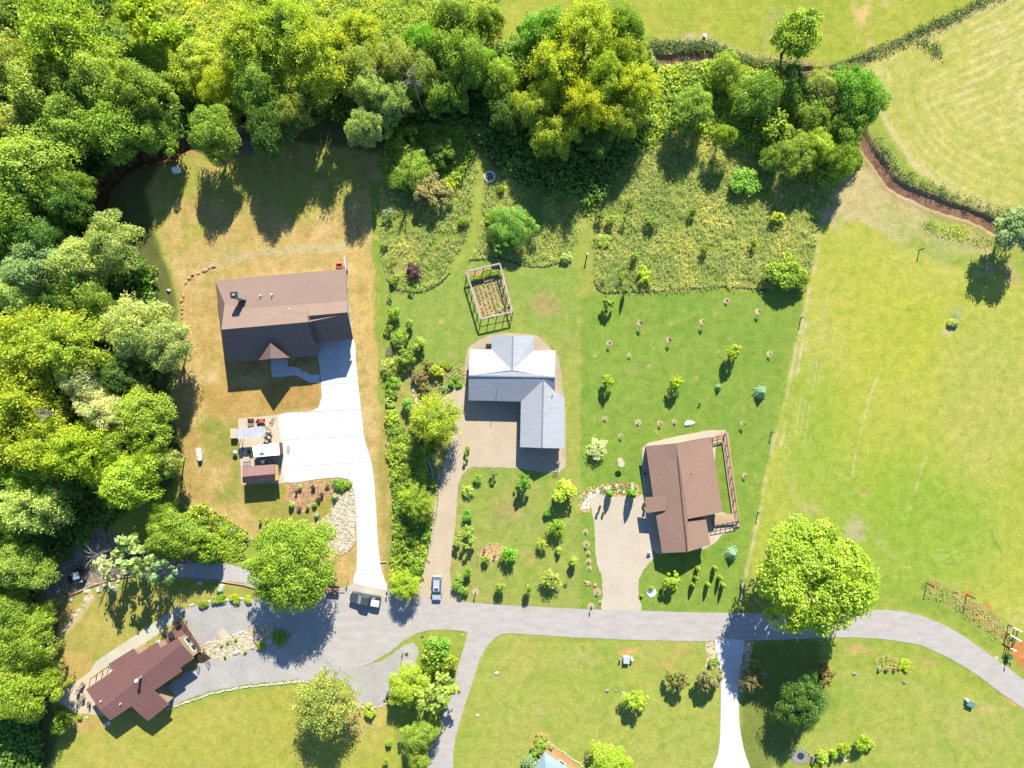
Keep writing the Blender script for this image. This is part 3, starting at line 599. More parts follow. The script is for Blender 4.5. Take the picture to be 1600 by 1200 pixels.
def feather_proto(seed, n, leaf):
    """fine upswept foliage in drooping sprays"""
    r = np.random.default_rng(seed); P = []; Nn = []; Tn = []; cents = []
    ns = 90
    for i in range(ns):
        a = r.uniform(0, 2*math.pi); q = math.sqrt(r.uniform(0, 1)); L = .35+.3*r.uniform()
        base = np.array([q*.62*math.cos(a), q*.62*math.sin(a), .55+.75*math.sqrt(max(0, 1-q*q))*r.uniform(.55, 1)])
        if i % 6 == 0: cents.append(base)
        d = np.array([math.cos(a)*q+r.normal()*.25, math.sin(a)*q+r.normal()*.25, .25]); d /= np.linalg.norm(d)
        t = r.uniform(0, 1, n//ns)[:, None]; p = base+d*t*L+np.array([0, 0, -.35])*t**2*L+r.normal(0, .05, (n//ns, 3))*(.6+t)
        P.append(p); Nn.append(r.normal(size=(n//ns, 3))*.6+np.array([0, 0, .8])); Tn.append(np.clip(.4+.3*t[:, 0]+r.normal(0, .15, n//ns)+r.normal(0, .1), 0, 1))
    P = np.concatenate(P); return leaf_mesh('crown', P, np.concatenate(Nn), np.full(len(P), leaf), np.concatenate(Tn), 2.6, seed), cents
def column_proto(seed, n, leaf, kind):
    r = np.random.default_rng(seed); h = r.uniform(0, 1, n)**.8
    if kind == 'col': rad = .5*np.sin(np.clip(h*1.02, 0, 1)*math.pi)**.5*(1-.35*h)
    else: rad = (1-h)*.98*(1+.16*np.sin(h*32))
    a = r.uniform(0, 2*math.pi, n)
    if kind == 'spruce': rad *= 1+.18*np.sin(a*9+h*11)
    rr = rad*r.uniform(.8, 1.06, n); P = np.stack([rr*np.cos(a), rr*np.sin(a), h], 1)
    Nn = np.stack([np.cos(a), np.sin(a), np.full(n, .7)], 1)+r.normal(size=(n, 3))*.35
    return leaf_mesh('crown', P, Nn, np.full(n, leaf), np.clip(.45+r.normal(0, .2, n), 0, 1), 2.2 if kind == 'spruce' else 1.5, seed), []
def radial_proto(seed, n, leaf):
    """small tree whose leafy branches spray outward like a star"""
    r = np.random.default_rng(seed); P = []; Nn = []; Tn = []; cents = []
    nb = 26; 
    for i in range(nb):
        a = i*2.4+r.normal()*.2; q = .35+.65*r.uniform(); hh = .5+1.0*(1-q)*r.uniform(.6, 1)
        tip = np.array([math.cos(a)*q, math.sin(a)*q, hh]); k = n//nb; t = r.uniform(.25, 1, k)[:, None]
        if i % 4 == 0: cents.append(tip*.8)
        P.append(np.array([0, 0, .35])*(1-t)+tip*t+r.normal(0, .075, (k, 3))*(.5+t)); Nn.append(r.normal(size=(k, 3))*.5+np.array([math.cos(a)*.4, math.sin(a)*.4, .9])); Tn.append(np.clip(.35+.3*t[:, 0]+r.normal(0, .16, k), 0, 1))
    P = np.concatenate(P); return leaf_mesh('crown', P, np.concatenate(Nn), leaf*r.uniform(.7, 1.3, len(P)), np.concatenate(Tn), 2.0, seed), cents
PROTO = {
 'G': [crown_proto(s, 150, 260, .025, 'giant') for s in (6, 7)],
 'B': [crown_proto(s, 110, 200, .030) for s in (1, 2, 3, 4, 5)],
 'O': [crown_proto(s, 62, 120, .052, 'open') for s in (11, 12, 13)],
 'F': [feather_proto(s, 13500, .029) for s in (21, 22, 23)],
 'M': [crown_proto(s, 44, 90, .075, 'broad') for s in (31, 32, 33, 34)],
 'U': [crown_proto(s, 22, 120, .10, 'mound') for s in (41, 42, 43, 44)],
 'K': [crown_proto(s, 12, 120, .13, 'ball') for s in (51, 52)],
 'R': [radial_proto(s, 1600, .085) for s in (61, 62, 63)],
 'S': [crown_proto(s, 16, 34, .12, 'open') for s in (71, 72, 73)],
 'C': [column_proto(81, 420, .16, 'col')], 'P': [column_proto(91, 1300, .085, 'spruce')],
}
HEI = {'B': 1.25, 'G': 1.2, 'O': 1.15, 'F': 1.25, 'M': 1.25, 'U': .8, 'K': 1.4, 'R': 1.4, 'S': 1.1}
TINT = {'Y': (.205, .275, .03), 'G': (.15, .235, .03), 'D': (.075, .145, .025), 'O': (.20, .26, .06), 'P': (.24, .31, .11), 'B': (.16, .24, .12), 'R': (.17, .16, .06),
        'V': (.08, .04, .055), 'A': (.22, .30, .022), 'W': (.30, .35, .20), 'E': (.125, .25, .03), 'L': (.185, .262, .034), 'S': (.22, .33, .28), 'Q': (.165, .225, .06)}
TINT = {k: (v[0]*1.95, v[1]*1.82, v[2]*1.6) for k, v in TINT.items()}
trunk_cache = {}
def trunk_mesh(key, cents, z0, h, rad, lean=0):
    """tapered trunk with limbs reaching into the crown; local metres"""
    m = MB(); r = random.Random(hash(key) % 999)
    top = z0+h*.75; tr = max(.05, rad*.045)
    pts = [(0, 0, -.1), (r.uniform(-.1, .1), r.uniform(-.1, .1), z0*.5), (r.uniform(-.2, .2)*rad*.1, r.uniform(-.2, .2)*rad*.1, z0+h*.3), (0, 0, top)]
    m.tube(pts, [tr*1.5, tr*1.1, tr*.8, tr*.2], 7)
    for c in cents[:14]:
        s = Vector((0, 0, z0+h*.18*r.random())); e = Vector((c[0]*rad, c[1]*rad, z0+c[2]*h*.75))
        mid = s.lerp(e, .5)+Vector((0, 0, -.06*rad)); m.tube([s, mid, e], [tr*.55, tr*.35, tr*.12], 5)
    return mesh('trunk', m.v, m.f, BARK)
cnt = {}
def tint_of(t, jit=.07):
    c = TINT[t]; k = rnd.uniform(1-jit, 1+jit); return (c[0]*k*rnd.uniform(.92, 1.08), c[1]*k, c[2]*k*rnd.uniform(.85, 1.15), 1)
def tree(px, py, r, h, kind, tint, name, label, cat='tree', group=None, base=None, mound=False):
    """r: crown radius in photo pixels, h: height in metres"""
    zc = h*.62; p = W(px, py, zc); R_ = r*PX*(H-zc)/H*(1.1 if kind in 'BF' else 1)
    i = cnt.get(kind, 0); cnt[kind] = i+1; pr = PROTO[kind][i % len(PROTO[kind])]
    me, cents = pr; crh = HEI.get(kind, 1)
    th = empty(name, (p.x, p.y, 0), label, cat, group)
    z0 = h*.18; ch = (h-z0)
    c = mobj('crown', me, th); rot = rnd.uniform(0, 6.28)
    sz = ch/crh; c.location = (0, 0, z0-.15*ch*(kind in 'BMOFG')); c.scale = (R_, R_*rnd.uniform(.9, 1.08), sz*(1.12 if kind in 'BMOFG' else 1)); c.rotation_euler = (0, 0, rot); c.color = tint_of(tint)
    key = (kind, i % len(PROTO[kind]), round(h), round(R_))
    if key not in trunk_cache: trunk_cache[key] = trunk_mesh(key, cents, z0, ch, R_)
    t = mobj('trunk', trunk_cache[key], th); t.rotation_euler = (0, 0, rot)
    return th
def shrub(px, py, r, h, kind, tint, name, label, cat='shrub', group=None):
    zc = h*.5; p = W(px, py, zc); R_ = r*PX*1.18; i = cnt.get(kind, 0); cnt[kind] = i+1; me = PROTO[kind][i % len(PROTO[kind])][0]
    o = mobj(name, me); 
    if kind == 'C': R_ *= 2
    o.location = (p.x, p.y, .02 if kind in 'CP' else -.05*h); o.scale = (R_, R_*rnd.uniform(.92, 1.08), h/HEI.get(kind, 1)); o.rotation_euler = (0, 0, rnd.uniform(0, 6.28)); o.color = tint_of(tint)
    return tag(o, label, cat, group)
def area_stuff(name, polys, n, zr, rad, leaf, tint, per=10, seed=5, tall=False, avoid=None):
    """countless low clumps of leaves or grass over an area, as one object"""
    r = np.random.default_rng(seed); P = []; T_ = []; Nn = []
    for poly in polys:
        A = np.array(poly, float); x0_, y0_ = A.min(0); x1_, y1_ = A.max(0)
        k = 0; ar = abs(sum(A[i][0]*A[(i+1) % len(A)][1]-A[(i+1) % len(A)][0]*A[i][1] for i in range(len(A))))/2
        want = int(n*ar/1e5); q = r.uniform([x0_, y0_], [x1_, y1_], (want*3, 2)); ins = np.zeros(len(q), bool)
        for i in range(len(A)):
            (ax, ay), (bx, by) = A[i], A[(i+1) % len(A)]
            cond = ((ay > q[:, 1]) != (by > q[:, 1])); xi = (bx-ax)*(q[:, 1]-ay)/(by-ay if by != ay else 1e-9)+ax; ins ^= cond & (q[:, 0] < xi)
        q = q[ins][:want]; q = q+r.normal(0, 2.2, q.shape); gi = np.clip(((q[:, 0]-X0)/STEP).astype(int), 0, GX.shape[1]-1); gj = np.clip(((q[:, 1]-Y0)/STEP).astype(int), 0, GX.shape[0]-1); qt = (n_b[gj, gi]-.5)*1.1+(n_c[gj, gi]-.5)*.8; keep = (n_c[gj, gi] > .36) | (not tall); q = q[keep]; qt = qt[keep]
        for (cx, cy), tt in zip(q, qt):
            p = W(cx, cy); k = per; zz = r.uniform(*zr); cl = r.normal(0, rad, (k, 3))*np.array([1, 1, .5]); cl[:, 2] = np.abs(cl[:, 2])+zz*r.uniform(.5, 1, k)
            P.append(cl+np.array([p.x, p.y, 0])); Nn.append(r.normal(size=(k, 3))*(.5 if not tall else .55)+np.array([0, 0, .8 if not tall else .9])); T_.append(np.clip(.48+tt+r.normal(0, .1)+r.normal(0, .1, k), 0, 1))
    P = np.concatenate(P); T_ = np.concatenate(T_)
    o = mobj(name, leaf_mesh(name, P, np.concatenate(Nn), leaf*r.uniform(.6, 1.4, len(P)), T_, 1.7 if not tall else 3.2, seed)); o.color = (*TINT[tint][:3], 1) if isinstance(tint, str) else (*tint, 1)
    o['kind'] = 'stuff'; return o
def poly_around(path, w):
    out = []; back = []
    for i, p in enumerate(path):
        a = path[max(i-1, 0)]; b = path[min(i+1, len(path)-1)]; dx, dy = b[0]-a[0], b[1]-a[1]; L = math.hypot(dx, dy) or 1
        out.append((p[0]-dy/L*w, p[1]+dx/L*w)); back.append((p[0]+dy/L*w, p[1]-dx/L*w))
    return out+back[::-1]
# woodland and meadow plants nobody could count
area_stuff('tall_grass', [P_meadW, P_meadM, P_meadE], 17000, (.15, .55), .16, .10, (.40, .47, .14), 5, 3, True)
area_stuff('tall_grass', [P_meadN], 14000, (.15, .6), .2, .13, (.42, .54, .06), 6, 4, True)
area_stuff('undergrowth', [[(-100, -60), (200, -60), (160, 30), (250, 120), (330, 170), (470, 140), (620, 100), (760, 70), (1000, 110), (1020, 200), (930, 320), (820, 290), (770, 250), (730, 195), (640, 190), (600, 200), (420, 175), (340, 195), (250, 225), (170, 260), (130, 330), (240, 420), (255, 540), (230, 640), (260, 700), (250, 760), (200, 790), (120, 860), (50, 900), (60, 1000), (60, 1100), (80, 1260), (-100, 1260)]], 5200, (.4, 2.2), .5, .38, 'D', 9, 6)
area_stuff('brambles', [[(1030, 110), (1120, 100), (1240, 130), (1340, 180), (1335, 260), (1290, 290), (1190, 240), (1120, 215), (1060, 190), (1010, 230), (990, 190)]], 14000, (.3, 1.3), .4, .32, 'L', 9, 7)
area_stuff('brambles', [[(610, 205), (720, 195), (740, 240), (715, 280), (700, 300), (640, 300), (600, 280)]], 15000, (.3, 1.4), .4, .3, 'L', 9, 8)
area_stuff('creek_bank_brush', [poly_around([(1308, 112), (1350, 90), (1400, 68), (1440, 48), (1480, 32), (1540, 0), (1600, -30)], 7), poly_around([(1366, 214), (1382, 238), (1404, 264), (1436, 286), (1484, 304), (1534, 319), (1574, 334), (1604, 344)], 6), poly_around([(1015, 72), (1050, 72), (1090, 72), (1110, 72), (1140, 84), (1180, 98), (1220, 102), (1250, 103)], 6), poly_around([(1435, 66), (1450, 66), (1462, 74), (1468, 84), (1458, 82)], 3)], 24000, (.1, .6), .34, .17, (.20, .27, .09), 9, 9)
area_stuff('creek_bank_brush', [[(1440, 345), (1500, 355), (1550, 372), (1560, 390), (1500, 375), (1450, 362)], [(1100, 110), (1150, 118), (1200, 118), (1200, 130), (1110, 130)]], 7000, (.05, .3), .35, .14, (.30, .38, .07), 7, 10)
area_stuff('hedgerow_undergrowth', [[(612, 655), (640, 690), (662, 700), (664, 760), (668, 820), (662, 860), (655, 905), (640, 918), (618, 915), (618, 860), (622, 800), (616, 740), (612, 700)]], 26000, (.2, 1.0), .35, .26, 'L', 9, 12)
area_stuff('ground_cover', [[(240, 840), (330, 800), (385, 830), (380, 870), (330, 878), (280, 870)]], 15000, (.05, .4), .3, .26, 'L', 7, 13)
area_stuff('ground_cover', [[(655, 615), (668, 600), (690, 585), (722, 574), (726, 590), (724, 602), (700, 608), (680, 618)], [(906, 790), (906, 775), (918, 765), (935, 758), (960, 753), (996, 755), (996, 770), (945, 770), (925, 768)], [(1370, 1030), (1385, 1026), (1402, 1032), (1400, 1045), (1376, 1046)]], 24000, (.02, .2), .12, .14, (.32, .38, .1), 4, 14)
area_stuff('roadside_weeds', [[(1440, 905), (1500, 925), (1560, 965), (1580, 1000), (1572, 1012), (1540, 985), (1490, 950), (1445, 932)]], 6000, (.05, .25), .25, .11, (.36, .40, .14), 5, 15, True)

# ------------------------------------------------------------------ trees: px py radius(px) height(m) kind tint name | label
TREES = '''
22 18 44 15 B O|grey-green tree filling the top left corner of the photo
20 92 46 15 B O|olive tree against the left edge, second tree down from the corner
100 60 62 16 F L|wide feathery yellow-green tree just in from the top left corner
62 138 56 16 B L|yellow-green tree with pale leaf tips below the feathery corner tree
150 118 54 16 B L|tall yellow-green tree whose shaded south side blends into the dark wood
212 140 50 16 B G|mid-green tree at the woods' edge beside the shrubby clearing
100 196 52 15 B G|shaded green tree hanging over the dark gap in the left woods
182 196 54 15 B G|dark shaded tree right above the hidden bend of the creek
240 204 34 11 B G|green tree with a ragged foot over the brown creek water
38 262 62 17 B L|large bright yellow-green crown on the left edge above the creek hollow
98 290 34 14 B G|bright-edged crown reaching right from the large left edge tree
10 190 34 13 O P|pale twiggy half-bare tree on the left edge by a dark gap
222 24 36 8 U A|bright low bushy tree near the top edge in the shrubby clearing
262 62 30 9 U A|bright yellow-green bush-tree south-east of the low top-edge one
300 100 36 9 B A|bright spreading tree in the scrub above the brush pile
345 128 34 10 B A|yellow-green tree overhanging the sandy pool of the creek
330 206 38 13 B G|stand-alone round tree beside the grey brush pile
290 58 22 7 M G|small dark-shadowed tree by the top edge, middle of the clearing
398 68 46 14 F L|feathery pale yellow tree at the left of the hazy top clump
452 62 50 15 F L|hazy feathery yellow tree in the middle of the top clump
510 96 46 15 F Y|olive-yellow feathery tree overhanging the dark gap
404 132 46 15 B G|green tree with bright upper leaves left of the dark gap
424 196 40 14 B D|very dark shaded tree directly right of the brush pile
456 172 28 15 B O|small pale crown poking out of the dark trees above the lawn
560 58 34 11 F L|soft yellow tree at the edge of the rough meadow near the top
560 102 34 14 B O|pale olive tree top with cream leaf tips, left one of the pair
620 98 33 14 B O|pale olive tree top with cream leaf tips, right one of the pair
578 142 34 14 B P|pale flowering tree, its upper crown beside a bare limb
570 198 30 15 B P|lowest round pale head of the flowering tree group over the lawn
612 156 28 14 B P|pale crown on the right flank of the flowering tree group
668 66 34 12 B E|rich green domed tree covered with vines near the top
655 112 36 13 B O|yellow-tipped olive tree next to silvery dead twigs
712 30 42 14 B G|tall green tree on the top edge beside the mown field corner
716 82 42 15 B G|leafy green tree second down from the top edge by the field corner
702 134 40 12 B G|half-shaded tree above the black shadow on the mown path
752 92 26 10 B E|dark vine-hung tree beside the light field corner
762 30 26 11 B G|small green tree touching the field's slanting edge at the top
784 122 32 11 B L|yellow-lit tree at the left end of the big central clump
845 50 38 14 B E|bright green tree standing clear of the clump in the mown field
915 58 42 14 F Y|feathery yellow tree at the top of the central clump
978 42 34 13 B G|green tree at the top right corner of the central clump
978 78 34 12 B Y|yellow feathery crown on the right shoulder of the central clump
868 112 40 14 F Y|yellow tree in the upper middle of the central clump
938 118 40 15 B Y|yellow tree in the heart of the central clump
992 138 34 11 F Y|yellow tree at the right side of the central clump by the grey shrub
838 168 34 12 B Y|golden crown at the lower left of the central clump
912 168 34 13 F Y|golden round crown in the lower middle of the central clump
972 186 32 11 B Y|olive-yellow tree at the lower right of the central clump
868 208 34 13 B Y|lowest golden crown of the central clump over deep shadow
790 176 28 9 B D|dark tree between the path gap and the golden crowns
930 216 26 8 B D|small shaded tree below the central clump
1012 100 18 6 U B|grey-green shrubby tree at the pond end of the creek
1136 108 30 7 B L|bright round tree on the creek's south bank
1082 168 34 9 B G|tall green tree casting a long dark shadow in the scrub
1132 210 18 8 B L|slender bright tree throwing a narrow shadow over the meadow
1196 142 38 9 B G|dark green wide tree in the middle of the creekside thicket
1166 158 24 6 U L|low bright bush left of the dark thicket tree
1236 128 30 9 B D|shaded dark tree just south of the creek pool
1285 140 34 9 B O|grey-green tree between the creek pool and the bright corner tree
1342 145 44 12 B E|large bright green tree at the thicket's right corner by the hay field
1330 190 34 10 B G|green tree in shade under the bright corner tree
1272 178 32 8 B G|mid-green tree with blue-green lit top in the thicket
1245 236 34 8 B L|yellow-green tree in the front row of the thicket
1278 226 30 8 B A|bright yellow tree in the front row above the black shadow
1320 244 28 9 B G|last front-row tree beside the muddy creek bend
1208 242 20 6 B L|small bright round tree on the thicket's lower left
1212 196 26 6 U L|low green bush-tree in the middle of the thicket
1246 54 44 12 O L|thin see-through tree leaning over the creek from the north bank
1588 362 40 8.5 O B|dark blue-green tree with bare trunk and big round shadow by the creek
20 330 52 16 B G|green tree on the left edge below the large bright crown
88 262 30 13 B D|dark tree in the gap over the woodland creek
105 318 40 14 B D|deep green tree in the shaded hollow left of the long shadow
60 372 40 14 B D|dark tree on the left above the bluish pale tree
170 376 42 14 B P|pale green crown pointing right towards the lawn
118 408 40 15 B P|pale grey-green tree behind the right-pointing crown
48 420 46 15 B B|bluish grey-green tree near the left edge
24 462 38 14 B P|cream-green tree on the left edge over the black gap
124 455 42 13 B G|bright-spotted dark green tree above the pale yellow canopy
90 470 28 12 B D|dark green tree tucked into the black gap
50 548 58 16 F L|wide soft yellow-green crown on the left edge, middle of the picture
112 540 54 16 F L|soft yellow-green crown right of the wide left edge one
215 512 54 15 B P|big pale green tree overhanging the dry yard, nearest to the brown house
258 535 38 14 B P|rightmost pale crown with a visible thin trunk by the dry yard
186 582 34 12 B D|dark shaded tree between the pale tree and the white-green one
126 592 36 16 B W|whitish green flowering crown in the left woods, upper head
158 640 34 15 B W|whitish green flowering crown in the left woods, lower head
40 624 52 16 F Y|bright yellow canopy on the left edge beside a bare branch tangle
18 690 48 15 F Y|yellow canopy on the left edge under the bare branch tangle
84 690 46 16 F Y|yellow canopy tree in the middle of the left woods
136 705 42 15 F Y|yellow canopy tree below the whitish lower head
212 646 42 12 B L|lime-green tree with open branches at the dry yard's edge
236 680 34 11 O G|sparse green tree with limbs reaching to the dry yard
176 690 34 13 B L|lime-green crown in the middle of the left woods
196 750 50 14 B A|vivid yellow-green tree above the wooden footbridge
230 722 32 12 B A|vivid lime crown just left of the shade on the yard
265 722 26 10 O O|dull olive see-through tree shading the yard's left border
42 742 40 15 B G|green tree on the left edge above the silvery pine
60 782 44 14 F P|silvery pale feathery pine above the black gap
14 806 34 13 B L|yellow-green tree on the left edge near the black gap
110 745 34 13 B D|dark crown left of the wooden footbridge
28 886 42 14 B G|green tree on the left edge beside the dark gravel yard
14 950 28 13 B G|green tree on the left edge below the gravel yard
36 1004 40 14 B L|bright tree by the dry garden path, upper one of two
62 966 20 9 B L|small bright crown reaching towards the dry garden
30 1086 46 14 B L|bright yellow-green tree in the bottom left corner by the patio
72 1062 26 10 B L|lower left crown spreading towards the patio end
96 1128 18 4 U G|low green shrub tree at the bottom left under the patio
212 868 40 10 S P|pale grey half-bare tree leaning over the gravel lane
180 880 26 9 S W|silvery bare-twigged tree left end over the dark gravel
275 836 40 10 B G|green bushy tree south of the footbridge and dry yard
252 806 26 8 B L|bright bush-tree beside the white fallen trunk
308 812 26 6 U L|lime-green bush at the right end of the garden thicket
322 855 26 6 U L|lime bush just right of the green bushy lane tree
258 892 24 10 S B|thin blue-green tree on the lane's lower side
455 882 74 14 G L|big bright tree between the white driveway and the gravel lane
508 1098 42 10 F Q|round dull grey-green tree alone on the bottom lawn with a black shadow
680 655 34 9 F L|feathery light green tree beside the tan driveway
668 690 26 8 B D|dark green tree under the feathery driveway tree
652 784 22 6 F L|feathery light shrub tree in the hedgerow by the driveway
633 913 20 5 F Y|yellow-green feathery tree at the hedgerow's road end
636 1072 30 7 B A|bright yellow tree on the island beside the gravel turnaround
686 1082 38 8 S O|pale see-through tree on the island leaning over the side road
684 1010 20 4 U E|rich green shrub at the top of the road island
672 1028 22 4 U L|lime green shrub in the middle of the road island
700 1034 14 4 U L|small lime shrub at the right of the road island
656 1150 26 7 B G|round green tree with a bare centre beside the side road
652 1184 20 6 B L|bright green tree at the bottom edge beside the side road
1276 905 98 19 G A|huge vivid yellow-green tree overhanging the asphalt road, the largest on the right
1256 1098 40 10 B D|dark green broad tree in the big shadow right of the white drive
1289 1056 18 5 M R|reddish bronze shrub tree touching the dark green broad tree
1108 1062 22 5 M R|bronze-leaved small tree overhanging the white drive
1060 1062 17 4.5 M R|bronze-leaved small tree alone on the lawn left of the drive
1178 1062 22 4 M R|bronze-leaved tree in the shade right of the white drive
994 1096 18 4.5 M A|bright yellow small tree beside the two lawn boulders
952 1192 30 6 B A|bright yellow-green tree cut by the bottom edge
800 352 34 5 B E|round emerald-green tree in the tall grass north of the garden
784 378 20 3.5 M E|lower lobe of emerald leaves beside the round tree in the grass
642 262 32 5 B L|bright green bush mass left of the fire ring
634 222 24 5 M L|bright green thicket tree below the shadowed path
690 235 24 5 M G|dark-shaded green bush beside the mown path gap
672 298 30 4.5 M R|bronze-green dense bush at the top of the left meadow
1224 425 30 3.5 U L|wide yellow-green bush in the corner of the right meadow
1165 285 24 2.5 U E|blue-green low bush in the right meadow under the thicket
1250 435 16 3 U G|small green bush by the pasture fence corner
'''
def kindname(k, h, t):
    if k == 'U': return 'bush'
    if k == 'F': return 'feathery_tree'
    if h < 6.1: return 'small_tree'
    return 'broadleaf_tree' if k != 'S' else 'sparse_tree'
def grp(x, y):
    if x < 300 and y > 160 and y < 800: return 'trees of the left woods'
    if y < 240 and x < 560: return 'trees of the upper left woods'
    if 540 < x < 780 and y < 240: return 'trees along the path gap'
    if 770 < x < 1000 and y < 240: return 'trees of the central clump'
    if 1000 < x < 1370 and y < 260: return 'trees of the creekside thicket'
    return None
for ln in TREES.strip().split('\n'):
    d, lab = ln.split('|'); a = d.split()
    x, y, r, h = map(float, a[:4])
    nm = kindname(a[4], h, a[5]); tree(x, y, r, h, a[4], a[5], nm, lab, 'bush' if nm == 'bush' else 'tree', grp(x, y))
# trees that begin just outside the frame (they hold the wood together seen from the side)
for bi, (x, y, r, h, k, t) in enumerate(((-50, 60, 55, 15, 'B', 'G'), (-55, 200, 60, 16, 'B', 'L'), (-60, 340, 55, 16, 'B', 'G'), (-60, 480, 55, 15, 'B', 'G'), (-65, 620, 55, 16, 'F', 'Y'), (-60, 760, 50, 15, 'B', 'L'), (-55, 900, 50, 15, 'B', 'G'), (-50, 1060, 55, 15, 'B', 'G'), (60, -50, 50, 15, 'B', 'L'), (430, -40, 45, 12, 'F', 'L'))):
    tree(x, y, r, h, k, t, 'broadleaf_tree', ['tree just past the left edge, beside the top corner', 'tree past the left edge by the upper creek hollow', 'tree past the left edge below the bright big crown', 'tree past the left edge by the bluish pale crown', 'tree past the left edge by the wide soft canopy', 'tree past the left edge by the silvery pine', 'tree past the left edge by the gravel yard', 'tree past the left edge by the patio corner', 'tree past the top edge near the top left corner', 'feathery tree past the top edge above the hazy clump'][bi], 'tree', 'trees beyond the photo edge')

